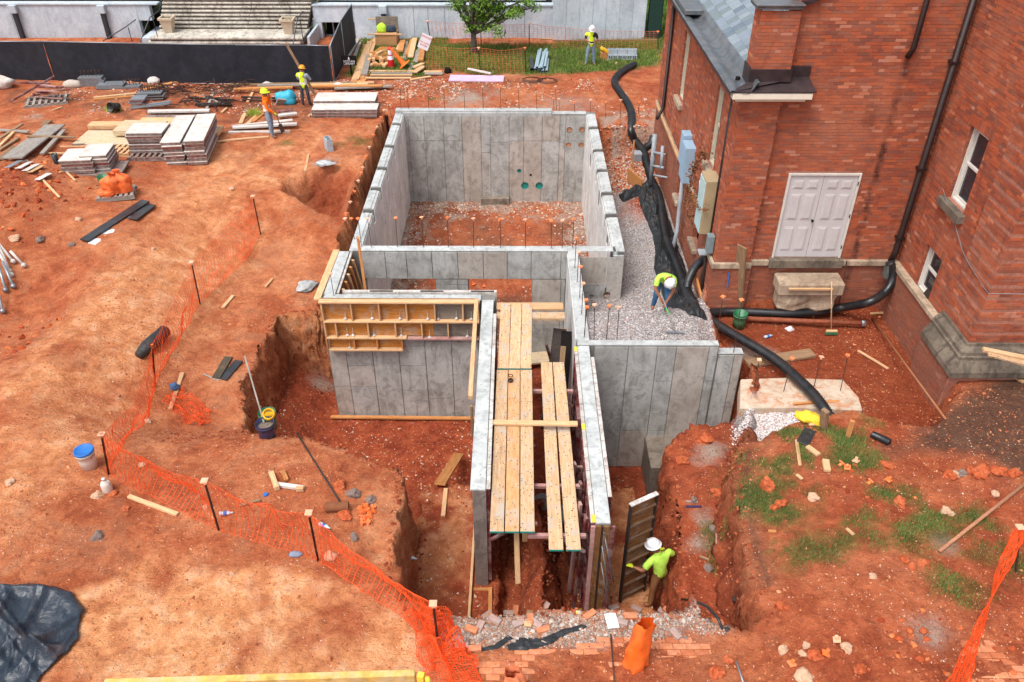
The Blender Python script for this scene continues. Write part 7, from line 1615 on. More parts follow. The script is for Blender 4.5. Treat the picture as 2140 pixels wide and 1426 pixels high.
# ---- held items at bottom: orange sacks, yellow barrier, black tarp
sack(G(1330, 1385)+Vector((0, .0, 0)), .92, .175, 'tall open orange sack standing on the brick paving', 9, lean=.06, open_=True, rot=.3, mat=mat_plain('orange_sack_deep', lin(246, 108, 36), .5, .35, 0, .15, 5, .1, lin(250, 170, 130)))
o = sack(G(1078, 1440), .42, .16, 'pale orange cloth standing at the bottom edge', 12, lean=-.05, open_=True, mat=mat_plain('pale_orange_cloth', lin(236, 140, 96), .8))
a, c = P(220, 1432, .25), P(868, 1412, .25)
b = MB(); b.bar(a, c, .10, .16); tag(b.build('yellow_beam', mat_plain('yellow_beam_paint', lin(206, 170, 92), .8, .2, 0, .2, 8, .8, lin(204, 184, 150)), bevel=.01), 'long yellow painted beam along the bottom edge of the photo', 'beam')
plank(c+Vector((.03, 0, -.04)), c+Vector((.12, -.02, -.04)), .09, .16, M_YEL, 'yellow end block of the beam at the bottom edge', cat='block', name='beam_block'); tube_thing(c+Vector((.17, -.05, -.2)), c+Vector((.17, -.05, .02)), .035, M_YEL, 'yellow_cap_post', 'short round yellow post at the end of the beam', 'post')
# black plastic sheet lower left
def sheet(name, outline, mat, label, n=60, amp=.05, seed=0, lift=.03, thick=.0, cat='plastic sheet', fr=1.0, zfun=None, kind=None):
    xs_, ys_ = [p[0] for p in outline], [p[1] for p in outline]; gx = np.linspace(min(xs_), max(xs_), n); gy2 = np.linspace(min(ys_), max(ys_), n)
    XX, YY = np.meshgrid(gx, gy2); D = sdf(XX, YY, outline)+.03*fbm(XX*4, YY*4, 0, 2, 90+seed)
    # ridged folds
    f = np.zeros_like(XX)
    for k in range(4):
        a_ = (seed*1.3+k*.9); r_ = 1-np.abs(fbm(XX*fr*(1.0+k*.7)*math.cos(a_)+YY*fr*(1.0+k*.7)*math.sin(a_), (-XX*math.sin(a_)+YY*math.cos(a_))*fr*.45, k*3.7+seed, 2, 95+k))*3.2
        f += np.clip(r_, 0, 1)**3*amp/(1+k*.5)
    ZZ = gza(XX, YY)+lift+f*np.clip(D/.15, 0, 1)+.01*fbm(XX*9, YY*9, 0, 2, 99)
    if zfun is not None: ZZ = zfun(XX, YY, ZZ)
    I_ = np.arange(n*n).reshape(n, n); ok = D > 0; q_ = ok[:-1, :-1] & ok[1:, :-1] & ok[:-1, 1:] & ok[1:, 1:]
    Q_ = np.stack([I_[:-1, :-1], I_[:-1, 1:], I_[1:, 1:], I_[1:, :-1]], -1)[q_]
    o = np_mesh(name, np.stack([XX, YY, ZZ], -1).reshape(-1, 3), Q_, mat, smooth=True)
    m_ = o.modifiers.new('thick', 'SOLIDIFY'); m_.thickness = .006
    return tag(o, label, cat, kind=kind)
def mat_sheet(name, c, rough=.32, fine=12):
    n = NT(name); p = n.pos(); f = n.noise(p, 3.2, 5, .6, 1.6); g = n.noise(p, fine, 4, .6, .8)
    k = n.mix(n.ramp(n.noise(p, 1.6, 5, .7), [(.55, 0.0), (.75, .35)]), c, lin(120, 92, 80)); n.col(k); n.rough(n.ramp(g, [(.3, rough*.8), (.7, rough*1.5)]), .5); n.bump(n.math('ADD', f, n.math('MULTIPLY', g, .3)), .6, .06); return n.m
M_TARP = mat_sheet('black_tarp', lin(40, 50, 62), .30)
ol = [tuple(P(u, v, -.28))[:2] for u, v in ((-60, 1215), (20, 1224), (75, 1218), (150, 1235), (180, 1272), (166, 1310), (168, 1330), (140, 1370), (88, 1415), (60, 1460), (-80, 1480))]
sheet('black_tarp', ol, M_TARP, 'shiny black plastic sheet crumpled in the lower left corner', n=110, amp=.16, seed=1, lift=.05, fr=.9)
M_GEO = mat_sheet('black_geotextile', lin(34, 37, 40), .5)
ol = [tuple(G(u, v))[:2] for u, v in ((1292, 408), (1330, 390), (1368, 380), (1384, 420), (1402, 470), (1418, 520), (1442, 590), (1462, 640), (1482, 676), (1440, 660), (1402, 645), (1382, 610), (1366, 560), (1370, 520), (1358, 480), (1340, 440), (1332, 412), (1300, 425))]
sheet('black_plastic_sheet', ol, M_GEO, 'wrinkled black plastic strip lying along the drain pipe', n=190, amp=.13, seed=4, lift=.02, fr=2.8)
for i, ol_ in enumerate((((1058, 1345), (1085, 1325), (1130, 1330), (1180, 1308), (1215, 1300), (1235, 1306), (1190, 1318), (1150, 1345), (1100, 1358), (1060, 1356)), ((1530, 1290), (1560, 1276), (1556, 1292), (1532, 1312), (1518, 1322), (1512, 1312)), ((950, 1362), (1000, 1362), (1040, 1352), (1075, 1330), (1060, 1322), (1030, 1345), (980, 1352)))):
    ol = [tuple(P(u, v, -.25))[:2] for u, v in ol_]; sheet('torn_fabric', ol, M_GEO, 'torn black ground fabric in the rubble, %s piece' % ('middle', 'right', 'left')[i], n=50, amp=.04, seed=7+i, lift=.02, cat='fabric', fr=2.5)
# black roll by the fence
e = G(318, 735); b = MB(); b.tube([e+Vector((-.15, -.35, .14)), e+Vector((-.05, -.05, .17)), e+Vector((.08, .35, .17)), e+Vector((.12, .62, .16))], [.10, .17, .17, .15], 14); o = b.build('black_plastic_roll', M_GEO, smooth=True); tag(o, 'roll of black plastic lying against the orange mesh', 'roll')
# ================================================================== WEST FACADE GEAR
M_BOX = mat_plain('meter_blue_grey', lin(150, 178, 200), .5, .4, 0, .05, 4); M_TAN = mat_plain('cabinet_tan', lin(170, 150, 118), .5, .4, 0, .06, 4); M_TEALB = mat_plain('cabinet_front', lin(178, 204, 204), .5, .4, 0, .06, 4); M_COND = mat_plain('grey_conduit_paint', lin(150, 156, 162), .5, .4, 0, .08, 6)
gear = empty('electrical_box', (WX-.05, 20.9, .9), label='blue grey electrical boxes with conduit on the west brick wall', cat='electrical box'); bpy.context.view_layer.update()
def gbox(par, name, x0, x1, y0, y1, z0, z1, mat, bev=.01): m = MB(); m.box(x0, x1, y0, y1, z0, z1); return child(m.build(name, mat, bevel=bev), par)
gbox(gear, 'box_body', WX-.26, WX-.003, 20.55, 21.15, .95, 1.95, M_BOX); gbox(gear, 'box_lid', WX-.275, WX-.262, 20.57, 21.13, .97, 1.93, M_BOX); gbox(gear, 'box_body', WX-.24, WX-.003, 21.2, 21.6, 1.2, 2.05, M_BOX)
m = MB(); m.tube([(WX-.2, 20.85, .94), (WX-.2, 20.8, .2), (WX-.22, 20.6, -.5), (WX-.35, 20.3, -.9)], .06, 10); child(m.build('conduit', M_COND, smooth=True), gear)
gear2 = empty('metal_cabinet', (WX-.05, 18.2, 1.1), label='tan metal cabinet with pale door on the west brick wall near the corner', cat='cabinet'); bpy.context.view_layer.update()
gbox(gear2, 'cabinet_body', WX-.34, WX-.003, 17.62, 18.25, .98, 2.35, M_TAN); gbox(gear2, 'cabinet_door', WX-.36, WX-.342, 17.64, 18.23, 1.0, 2.3, M_TEALB)
for yy in (18.5, 18.72):
    m = MB(); m.tube([(WX-.14, yy+.3, 1.75), (WX-.16, yy, 1.2)], .045, 8); child(m.build('white_sleeve', M_WT, smooth=True), gear2)
g3 = empty('junction_box', (WX-.05, 17.2, .4), label='small grey junction box with loose flap below the tan cabinet', cat='junction box'); bpy.context.view_layer.update()
gbox(g3, 'box_body', 4.50, 4.655, 17.0, 17.2, .80, 1.25, mat_plain('junction_grey', lin(120, 134, 138), .5)); gbox(g3, 'box_flap', 4.40, 4.60, 17.22, 17.5, .62, .66, M_COND)
m = MB(); m.tube([(4.60, 17.4, .6), (4.6, 17.35, .1), (4.62, 17.3, -.6)], .035, 8); child(m.build('conduit', M_STEEL, smooth=True), g3)
g4 = empty('pipe_assembly', (WX-.2, 24.3, .2), label='grey vertical gas pipe with branches on the far end of the west wall', cat='pipes'); bpy.context.view_layer.update()
for pts_, r_ in (([(WX-.42, 24.6, .75), (WX-.42, 24.5, -.9)], .075), ([(WX-.42, 24.5, .2), (WX-.1, 24.2, .25)], .04), ([(WX-.42, 24.5, -.25), (WX-.15, 24.0, -.1)], .04), ([(WX-.2, 24.3, .5), (WX-.2, 24.1, -.2)], .055), ([(WX-.45, 23.9, -.3), (WX-.1, 23.5, -.2)], .03)):
    m = MB(); m.tube(pts_, r_, 10); child(m.build('pipe_section', M_COND, smooth=True), g4)
plank((WX-.13, 22.1, 1.02), (WX-.13, 26.6, 1.02), .05, .09, M_WOODN, 'new lumber strip lying on the stone course of the west wall', cat='board', name='board'); plank((WX-.13, 18.5, 1.0), (WX-.13, 19.9, 1.0), .05, .09, M_WOODO, 'short orange lumber strip on the stone course below the cabinet', cat='board', name='board')
plank((4.58, 16.78, -.55), (4.55, 18.1, -.30), .05, .12, M_WOODO, 'short orange board at the foot of the hall corner', cat='board', name='board')
a = G(1322, 355); plank(a+Vector((0, 0, 0)), a+Vector((-.02, .15, 1.0)), .04, .08, M_WOODO, 'thin stake standing in the backfill behind the gravel', cat='stake', name='stake'); m = MB(); m.box(-.02, .02, -.5, .5, 0, .45); tag(m.build('form_board', M_WOODO, loc=tuple(G(1325, 390)), rot=(0, 0, .35)), 'orange form board on edge beside the soil heap', 'board')
m = MB(); m.box(-.17, .17, -.17, .17, 0, .3); tag(m.build('utility_box', M_COND, bevel=.02, loc=tuple(G(1330, 335))), 'grey green utility box sunk in the backfill', 'utility box')
# vine
rr = random.Random(5); vs, fs = [], []
pth = [(4.62, 18.9, 2.4), (4.50, 18.8, 2.6), (4.42, 18.95, 2.2), (4.45, 19.3, 1.9), (4.5, 19.6, 1.5), (4.45, 19.4, 1.2), (4.40, 19.1, 1.0), (4.45, 18.6, .8)]
pth2 = [(4.5, 19.3, 1.7), (4.36, 18.4, 1.6), (4.36, 17.9, 1.55), (4.5, 17.4, 1.75)]
def leaves(path, n, spread, sz_, rr):
    vs, fs = [], []
    for k in range(n):
        t = rr.random()*(len(path)-1.001); i = int(t); p = Vector(path[i]).lerp(Vector(path[i+1]), t-i)+Vector((rr.gauss(0, spread), rr.gauss(0, spread), rr.gauss(0, spread)))
        a = Vector((rr.gauss(0, 1), rr.gauss(0, 1), rr.gauss(0, 1))).normalized(); b_ = a.orthogonal().normalized(); s = sz_*rr.uniform(.6, 1.3); o = len(vs)
        vs += [p-a*s, p+b_*s*.7, p+a*s, p-b_*s*.7]; fs.append((o, o+1, o+2, o+3))
    return vs, fs
M_VINE = mat_plain('dry_leaves', lin(126, 84, 56), .8, .2, 0, .4, 40)
b = MB(); b.tube(pth, .012, 5); b.tube(pth2, .008, 5); v1, f1 = leaves(pth, 420, .06, .035, rr); b.add(v1, f1); v1, f1 = leaves(pth2, 90, .04, .03, rr); b.add(v1, f1); tag(b.build('dry_vine', M_VINE), 'dry brown vine hanging round the tan cabinet', 'vine')
# cable on the tower
b = MB(); b.tube([(8.93, 15.9, 3.0), (8.93, 15.0, 2.6), (8.95, 14.5, 2.3), (8.95, 14.1, 2.2), (8.95, 13.4, 2.1), (8.96, 13.24, 2.08), (9.6, 13.22, 2.08), (11, 13.22, 2.08)], .007, 4); tag(b.build('wall_cable', M_GALV), 'thin pale cable following the tower brickwork', 'cable')
tube_thing(PX(1930, 693, 8.80), PX(1948, 690, 8.95), .03, M_GALV, 'wall_pipe_stub', 'grey pipe stub sticking out of the tower foundation', 'pipe')
# ================================================================== PEOPLE
M_SKIN = mat_plain('skin', lin(150, 98, 74), .6, .3, 0, .05, 6); M_JEAN = mat_plain('blue_jeans', lin(62, 104, 142), .85, .2, 0, .22, 12); M_JEANL = mat_plain('pale_jeans', lin(130, 148, 168), .85, .2, 0, .18, 12)
M_KHAKI = mat_plain('brown_trousers', lin(128, 88, 56), .85, .2, 0, .15, 10); M_GREYT = mat_plain('grey_trousers', lin(68, 72, 80), .85, .2, 0, .2, 10); M_BOOT = mat_plain('leather_boot', lin(140, 92, 66), .7, .3, 0, .2, 14)
M_LIMES = mat_plain('lime_shirt', lin(186, 232, 90), .8, .2, 0, .10, 9); M_HIVY = mat_plain('hivis_yellow', lin(214, 236, 40), .75, .2, 0, .08, 9); M_HIVO = mat_plain('hivis_orange', lin(248, 118, 26), .75, .2, 0, .08, 9)
M_GREYS = mat_plain('grey_shirt', lin(150, 158, 168), .85); M_BLKS = mat_plain('black_shirt', lin(36, 38, 44), .85); M_REFL = mat_plain('reflective_tape', lin(216, 214, 206), .4); M_HAIR = mat_plain('dark_hair', lin(34, 26, 22), .8)
M_GLOVE = mat_plain('yellow_glove', lin(212, 228, 50), .7); M_HELW = mat_plain('white_helmet', lin(226, 228, 232), .3, .5, 0, .03, 4); M_HELY = mat_plain('lime_helmet', lin(214, 232, 50), .35); M_HELO = mat_plain('orange_helmet', lin(240, 160, 40), .35)
def capsule_dist(P_, A, B):
    d = B-A; t = np.clip(((P_-A)@d)/(d@d+1e-9), 0, 1); return np.linalg.norm(P_-(A+t[:, None]*d), axis=1)
def person(label, base, J, mats, helmet, vest=None, s=1.0, face=(0, -1, 0), helm_mat=None, seed=0, sleeves='short', smooth_iter=2):
    e = empty('person', tuple(base), 0, label, 'person'); bpy.context.view_layer.update()
    J = {k: Vector(v)*s for k, v in J.items()}
    R = dict(pelvis=.135, spine=.122, chest=.150, neckb=.075, head0=.060, head1=.092, head2=.085, LS=.070, RS=.070, LE=.046, RE=.046, LW=.030, RW=.030, LH=.034, RH=.034, LP=.092, RP=.092, LK=.066, RK=.066, LA=.045, RA=.045, LT=.042, RT=.042)
    J['LM'] = J['LS'].lerp(J['LE'], .6); J['RM'] = J['RS'].lerp(J['RE'], .6); R['LM'] = R['RM'] = .052
    face = Vector(face).normalized()
    for sd in 'LR':
        d = (J[sd+'W']-J[sd+'E']).normalized(); J[sd+'H'] = J[sd+'W']+d*.07*s
        side = d.cross(Vector((0, 0, 1))).normalized() if abs(d.z) < .95 else Vector((1, 0, 0))
        for k in range(4):
            o = (k-1.5)*.019*s; J['%sf%d' % (sd, k)] = J[sd+'H']+side*o+d*.028*s; J['%sg%d' % (sd, k)] = J[sd+'H']+side*o*1.1+d*(.07-.006*abs(k-1.2))*s+Vector((0, 0, -.018*s)); R['%sf%d' % (sd, k)] = .010; R['%sg%d' % (sd, k)] = .008
        J[sd+'t0'] = J[sd+'W']+d*.03*s+side*.03*s; J[sd+'t1'] = J[sd+'W']+d*.07*s+side*.052*s; R[sd+'t0'] = .012; R[sd+'t1'] = .009
    ed = [('pelvis', 'spine', 'shirt'), ('spine', 'chest', 'shirt'), ('chest', 'neckb', 'shirt'), ('neckb', 'head0', 'skin'), ('head0', 'head1', 'skin'), ('head1', 'head2', 'skin')]
    for sd in 'LR':
        ed += [('chest', sd+'S', 'shirt'), (sd+'S', sd+'M', 'shirt'), (sd+'M', sd+'E', 'skin' if sleeves == 'short' else 'sleeve'), (sd+'E', sd+'W', 'skin' if sleeves == 'short' else 'sleeve'), (sd+'W', sd+'H', 'hand'),
               ('pelvis', sd+'P', 'pants'), (sd+'P', sd+'K', 'pants'), (sd+'K', sd+'A', 'pants'), (sd+'A', sd+'T', 'boot')]
        for k in range(4): ed += [(sd+'H', '%sf%d' % (sd, k), 'hand'), ('%sf%d' % (sd, k), '%sg%d' % (sd, k), 'hand')]
        ed += [(sd+'W', sd+'t0', 'hand'), (sd+'t0', sd+'t1', 'hand')]
    names = list(J); idx = {n_: i for i, n_ in enumerate(names)}
    me = bpy.data.meshes.new('body'); me.from_pydata([J[n_] for n_ in names], [(idx[a], idx[b]) for a, b, c in ed], [])
    o = bpy.data.objects.new('body', me); link(o)
    md = o.modifiers.new('skin', 'SKIN')
    for n_ in names: sv = me.skin_vertices[0].data[idx[n_]]; r = R[n_]*s; sv.radius = (r, r)
    for n_, (a, b_) in dict(pelvis=(1.12, .85), spine=(1.1, .8), chest=(1.15, .78)).items():
        sv = me.skin_vertices[0].data[idx[n_]]; sv.radius = (R[n_]*s*a, R[n_]*s*b_)
    me.skin_vertices[0].data[idx['pelvis']].use_root = True; md.branch_smoothing = .6
    ss = o.modifiers.new('sub', 'SUBSURF'); ss.levels = 2; ss.render_levels = 2
    bpy.context.view_layer.update(); dg = bpy.context.evaluated_depsgraph_get(); m2 = bpy.data.meshes.new_from_object(o.evaluated_get(dg)); bpy.data.objects.remove(o)
    n = len(m2.vertices); co = np.empty(n*3, np.float32); m2.vertices.foreach_get('co', co); co = co.reshape(-1, 3).astype(float)
    nf = len(m2.polygons); fc = np.empty(nf*3, np.float32); m2.polygons.foreach_get('center', fc); fc = fc.reshape(-1, 3).astype(float)
    cats = ['shirt', 'skin', 'pants', 'boot', 'hand', 'sleeve']; segs = [(np.array(J[a]), np.array(J[b]), c, (R[a]+R[b])/2*s) for a, b, c in ed]
    D = np.stack([capsule_dist(fc, a, b)-r*.9 for a, b, c, r in segs], 1); best = D.argmin(1); cat_ = np.array([cats.index(segs[k][2]) for k in best])
    # wrinkles in the cloth
    nm = np.empty(n*3, np.float32); m2.vertices.foreach_get('normal', nm); nm = nm.reshape(-1, 3)
    Dv = np.stack([capsule_dist(co, a, b)-r*.9 for a, b, c, r in segs], 1).argmin(1); cv_ = np.array([cats.index(segs[k][2]) for k in Dv])
    cloth = np.isin(cv_, [0, 2, 5]); wr = fbm(co[:, 0]*9, co[:, 1]*9, co[:, 2]*6+seed, 3, 7)*.020*s; co = co+nm*(wr*cloth+.006*cloth)[:, None]
    m2.vertices.foreach_set('co', co.astype(np.float32).ravel())
    m2.materials.clear()
    mm = [mats['shirt'], mats.get('skin', M_SKIN), mats['pants'], mats.get('boot', M_BOOT), mats.get('hand', M_SKIN), mats.get('sleeve', mats['shirt'])]
    for m in mm: m2.materials.append(m)
    m2.polygons.foreach_set('material_index', cat_.astype(np.int32)); m2.polygons.foreach_set('use_smooth', np.ones(nf, bool)); m2.update()
    body = bpy.data.objects.new('body', m2); link(body, e)
    if vest:
        vc, vt = vest; keep = [k for k in range(nf) if cat_[k] == 0 and segs[best[k]][2] == 'shirt' and best[k] in (0, 1, 2, 6, 15) and not (best[k] in (6, 15) and min(np.linalg.norm(fc[k]-np.array(J['LS'])), np.linalg.norm(fc[k]-np.array(J['RS']))) < .03*s)]
        keep = [k for k in range(nf) if best[k] in (0, 1, 2) or (segs[best[k]][2] == 'shirt' and best[k] in (6, 15))]
        mp = {}; vs, fs, mi = [], [], []
        a0, a1 = np.array(J['pelvis']), np.array(J['neckb']); ax = (a1-a0); L = np.linalg.norm(ax); ax = ax/L
        for k in keep:
            f = []
            for v in m2.polygons[k].vertices:
                if v not in mp: mp[v] = len(vs); vs.append(tuple(co[v]+nm[v]*.016*s))
                f.append(mp[v])
            t = (fc[k]-a0)@ax/L; off = abs((fc[k]-a0)@np.array(((J['RS']-J['LS']).normalized())))
            fs.append(f); mi.append(1 if (abs(t-.22) < .06 or (abs(off-.10*s) < .022*s and t > .25)) else 0)
        mv = bpy.data.meshes.new('vest'); mv.from_pydata(vs, [], fs); mv.materials.append(vc); mv.materials.append(vt); mv.polygons.foreach_set('material_index', mi); mv.polygons.foreach_set('use_smooth', [True]*len(fs)); ov = bpy.data.objects.new('safety_vest', mv); link(ov, e); sd_ = ov.modifiers.new('t', 'SOLIDIFY'); sd_.thickness = .006
    # helmet, face
    up = (J['head2']-J['head0']).normalized(); fw = (face-up*face.dot(up)).normalized(); rt = fw.cross(up).normalized()
    Mx = Matrix((rt, fw, up)).transposed().to_4x4(); hc = J['head1'].lerp(J['head2'], .6); Mx.translation = hc
    b = MB(); n_ = 20; prof = [(.150, -.005), (.148, .003), (.128, .012), (.126, .03), (.118, .065), (.095, .10), (.06, .122), (.02, .132), (0, .133)]; vs, fs = [], []
    for r, z in prof:
        for k in range(n_):
            th = 2*math.pi*k/n_; rr_ = r*s*1.0; fx_ = 1.0+(.22*max(0, math.sin(th))**2 if r > .14 else 0); vs.append((rr_*.92*math.cos(th)*1.0, rr_*math.sin(th)*fx_, (z+.02)*s))
    for i in range(len(prof)-1):
        for k in range(n_): k2 = (k+1) % n_; fs.append((i*n_+k, i*n_+k2, (i+1)*n_+k2, (i+1)*n_+k))
    b.add(vs, fs); b.box(-.012*s, .012*s, -.09*s, .09*s, .135*s, .152*s); oh = b.build('helmet', helm_mat, smooth=True); oh.parent = e; oh.matrix_local = Mx
    b = MB(); b.mi = 0; b.add([(-.013*s, .085*s, -.045*s), (.013*s, .085*s, -.045*s), (0, .112*s, -.052*s), (0, .086*s, -.005*s)], [(0, 1, 2), (0, 2, 3), (2, 1, 3), (0, 3, 1)])
    b.box(-.08*s, -.072*s*1.12, -.012*s, .014*s, -.055*s, -.01*s); b.box(.081*s, .089*s, -.012*s, .014*s, -.055*s, -.01*s); b.mi = 1
    for sx_ in (-.034, .034): b.box((sx_-.012)*s, (sx_+.012)*s, .078*s, .088*s, -.012*s, -.004*s)
    b.box(-.02*s, .02*s, .076*s, .086*s, -.076*s, -.071*s)
    of = b.build('face_features', [M_SKIN, M_HAIR]); of.parent = e; of.matrix_local = Mx
    b = MB(); b.lathe([(.092*s, -.03*s), (.096*s, .0), (.090*s, .03*s), (.05*s, .07*s)], 14); ohr = b.build('hair', M_HAIR, smooth=True); ohr.parent = e; m_ = Mx.copy(); m_.translation = hc-fw*.008*s; ohr.matrix_local = m_
    return e
# --- worker with the form panel in the trench
BE = Vector((2.66, 9.74, -2.52))
person('worker in lime shirt and white helmet gripping a tall form panel in the trench', BE, dict(pelvis=(0, 0, .80), spine=(-.03, .0, .96), chest=(-.06, .02, 1.13), neckb=(-.09, .03, 1.28), head0=(-.13, .04, 1.34), head1=(-.17, .05, 1.42), head2=(-.19, .06, 1.49),
    LS=(-.22, -.07, 1.22), LE=(-.36, -.12, .99), LW=(-.52, -.06, 1.02), RS=(.10, .10, 1.24), RE=(.24, .20, 1.06), RW=(.10, .34, 1.0), LP=(-.08, -.04, .77), LK=(-.12, -.10, .43), LA=(-.14, -.14, .08), LT=(-.27, -.12, .035), RP=(.08, .05, .77), RK=(.13, .04, .44), RA=(.22, .02, .10), RT=(.12, .12, .035)),
    dict(shirt=M_LIMES, pants=M_KHAKI, hand=M_GLOVE), None, None, 1.0, (-.8, .5, -.1), M_HELW, 1)
a, c = Vector((1.97, 9.70, -2.55)), Vector((2.47, 9.99, -2.55)); e = empty('plywood_form_panel', tuple(a), math.atan2(c.y-a.y, c.x-a.x), 'tall ribbed plywood form held upright by the worker in the trench', 'formwork'); e.rotation_euler = (math.radians(-1), math.radians(.6), math.atan2(c.y-a.y, c.x-a.x)); e.name = 'ribbed_formwork'
Wp, Hp = .58, 2.56
def epart(par, name, q, mat, bev=.003): m = MB(); m.box(*q); o = m.build(name, mat, bevel=bev); o.parent = par; return o
epart(e, 'plywood_face', (.02, Wp-.02, .03, .045, .0, Hp-.02), M_PLYD)
epart(e, 'side_rail', (0, .02, -.03, .05, 0, Hp-.015), M_STEEL); epart(e, 'side_rail', (Wp-.02, Wp, -.03, .05, 0, Hp-.015), M_STEEL); epart(e, 'top_rail', (0, Wp, -.035, .055, Hp-.014, Hp+.01), M_FORMTOP)
for k in range(8): epart(e, 'rib', (.021, Wp-.021, -.025, .029, .12+k*.31, .165+k*.31), mat_wood('rib_wood', lin(92, 66, 48), lin(120, 90, 66), spots=.15) if k == 0 else bpy.data.materials['rib_wood'])
# --- worker raking the gravel
q = G(1380, 652); 
person('bending worker in lime shirt, jeans and white helmet raking the gravel', q, dict(pelvis=(0, .16, .80), spine=(0, .05, .97), chest=(0, -.12, 1.08), neckb=(0, -.27, 1.13), head0=(.02, -.34, 1.13), head1=(.03, -.42, 1.12), head2=(.04, -.48, 1.09),
    LS=(-.19, -.20, 1.08), LE=(-.24, -.30, .82), LW=(-.12, -.40, .64), RS=(.19, -.20, 1.07), RE=(.17, -.34, .80), RW=(.02, -.44, .56), LP=(-.09, .14, .77), LK=(-.13, .06, .43), LA=(-.16, .16, .08), LT=(-.19, .03, .035), RP=(.09, .12, .77), RK=(.12, -.02, .43), RA=(.12, -.02, .08), RT=(.13, -.15, .035)),
    dict(shirt=M_LIMES, pants=M_JEAN), None, None, 1.0, (.05, -.9, -.6), M_HELW, 2)
e = empty('garden_rake', tuple(q+Vector((.05, -1.1, 0))), 0, 'steel rake with green banded handle held by the bending worker', 'rake'); bpy.context.view_layer.update()
t0 = q+Vector((-.13, -.36, .78)); t1 = q+Vector((.12, -1.25, .0)); t1.z = gz(t1.x, t1.y)+.07
b = MB(); b.tube([t0, t1], .014, 8); child(b.build('handle', M_WOODG, smooth=True), e); b = MB(); b.tube([t0.lerp(t1, .42), t0.lerp(t1, .56)], .017, 8); child(b.build('grip_band', mat_plain('green_band', lin(60, 190, 80), .5), smooth=True), e)
b = MB(); b.bar(t1+Vector((-.2, .02, -.02)), t1+Vector((.2, -.02, -.02)), .05, .02)
for k in range(9): x = -.18+.045*k; b.tube([t1+Vector((x, 0, -.02)), t1+Vector((x, -.03, -.08))], .005, 4)
child(b.build('rake_head', M_GALV), e)
# --- three workers at the back
std = dict(pelvis=(0, 0, .84), spine=(0, 0, .99), chest=(0, 0, 1.15), neckb=(0, 0, 1.32), head0=(0, 0, 1.39), head1=(0, 0, 1.46), head2=(0, 0, 1.53), LP=(-.09, 0, .81), LK=(-.12, .0, .45), LA=(-.14, .03, .08), LT=(-.16, -.10, .035), RP=(.09, 0, .81), RK=(.12, .0, .45), RA=(.14, .03, .08), RT=(.16, -.10, .035))
q = G(1233, 137)
person('worker with white helmet and yellow vest standing on the grass looking down', q, dict(std, head1=(0, -.03, 1.45), head2=(0, -.08, 1.50), LS=(-.19, 0, 1.28), LE=(-.25, .0, 1.04), LW=(-.10, -.22, 1.02), RS=(.19, 0, 1.28), RE=(.25, .0, 1.04), RW=(.10, -.22, 1.02), LA=(-.17, .03, .08), RA=(.17, .03, .08), LT=(-.22, -.1, .035), RT=(.22, -.1, .035)),
    dict(shirt=M_BLKS, pants=M_JEANL), None, (M_HIVY, M_REFL), 1.02, (0, -1, -.5), M_HELW, 3)
b = MB(); b.box(-.09, .09, -.05, .05, 0, .03); tag(b.build('handheld_controller', M_BLKS, bevel=.006, loc=tuple(q+Vector((0, -.32, 1.03)))), 'small dark handheld device in the hands of the worker on the grass', 'device')
q = G(569, 287)
person('worker in orange vest and lime helmet leaning on a long shovel handle', q, dict(std, LS=(0, .18, 1.28), LE=(.13, .14, 1.20), LW=(.12, .06, 1.44), RS=(0, -.18, 1.28), RE=(.06, -.20, 1.03), RW=(.22, -.12, .88), LP=(0, .09, .81), LK=(.02, .10, .45), LA=(0, .10, .08), LT=(.14, .10, .035), RP=(0, -.09, .81), RK=(.05, -.10, .45), RA=(.04, -.10, .08), RT=(.19, -.11, .035)),
    dict(shirt=M_HIVO, pants=M_JEANL, hand=M_GLOVE, sleeve=M_HIVO), None, (M_HIVO, M_REFL), 1.03, (1, -.1, -.1), M_HELY, 4, sleeves='long')
e = empty('shovel', tuple(q+Vector((.4, -.05, 0))), 0, 'long handled shovel held by the worker in the orange vest', 'shovel'); bpy.context.view_layer.update()
b = MB(); b.tube([q+Vector((.10, .04, 1.62)), q+Vector((.36, -.10, .5))], .017, 7); child(b.build('handle', M_WOODB, smooth=True), e); b = MB(); b.bar(q+Vector((.36, -.1, .5)), q+Vector((.44, -.13, .22)), .18, .02); child(b.build('blade', M_REBAR), e)
q = G(641, 222)
person('worker in yellow vest seen from behind carrying a long board', q, dict(std, LS=(-.18, .02, 1.28), LE=(-.22, .12, 1.06), LW=(-.05, .24, 1.02), RS=(.18, -.02, 1.28), RE=(.26, .10, 1.06), RW=(.20, .26, 1.05), LT=(-.12, .14, .035), RT=(.18, .14, .035), head1=(.01, .02, 1.46), head2=(.02, .03, 1.53)),
    dict(shirt=M_GREYS, pants=M_GREYT, sleeve=M_GREYS), None, (M_HIVY, M_REFL), .92, (.5, .8, 0), M_HELO, 5, sleeves='long')
plank(q+Vector((.30, .22, .40)), q+Vector((-.50, .34, 2.18)), .22, .09, M_WOODB, 'long rough board carried upright by the worker in the yellow vest', cat='board', name='board', roll=.5)
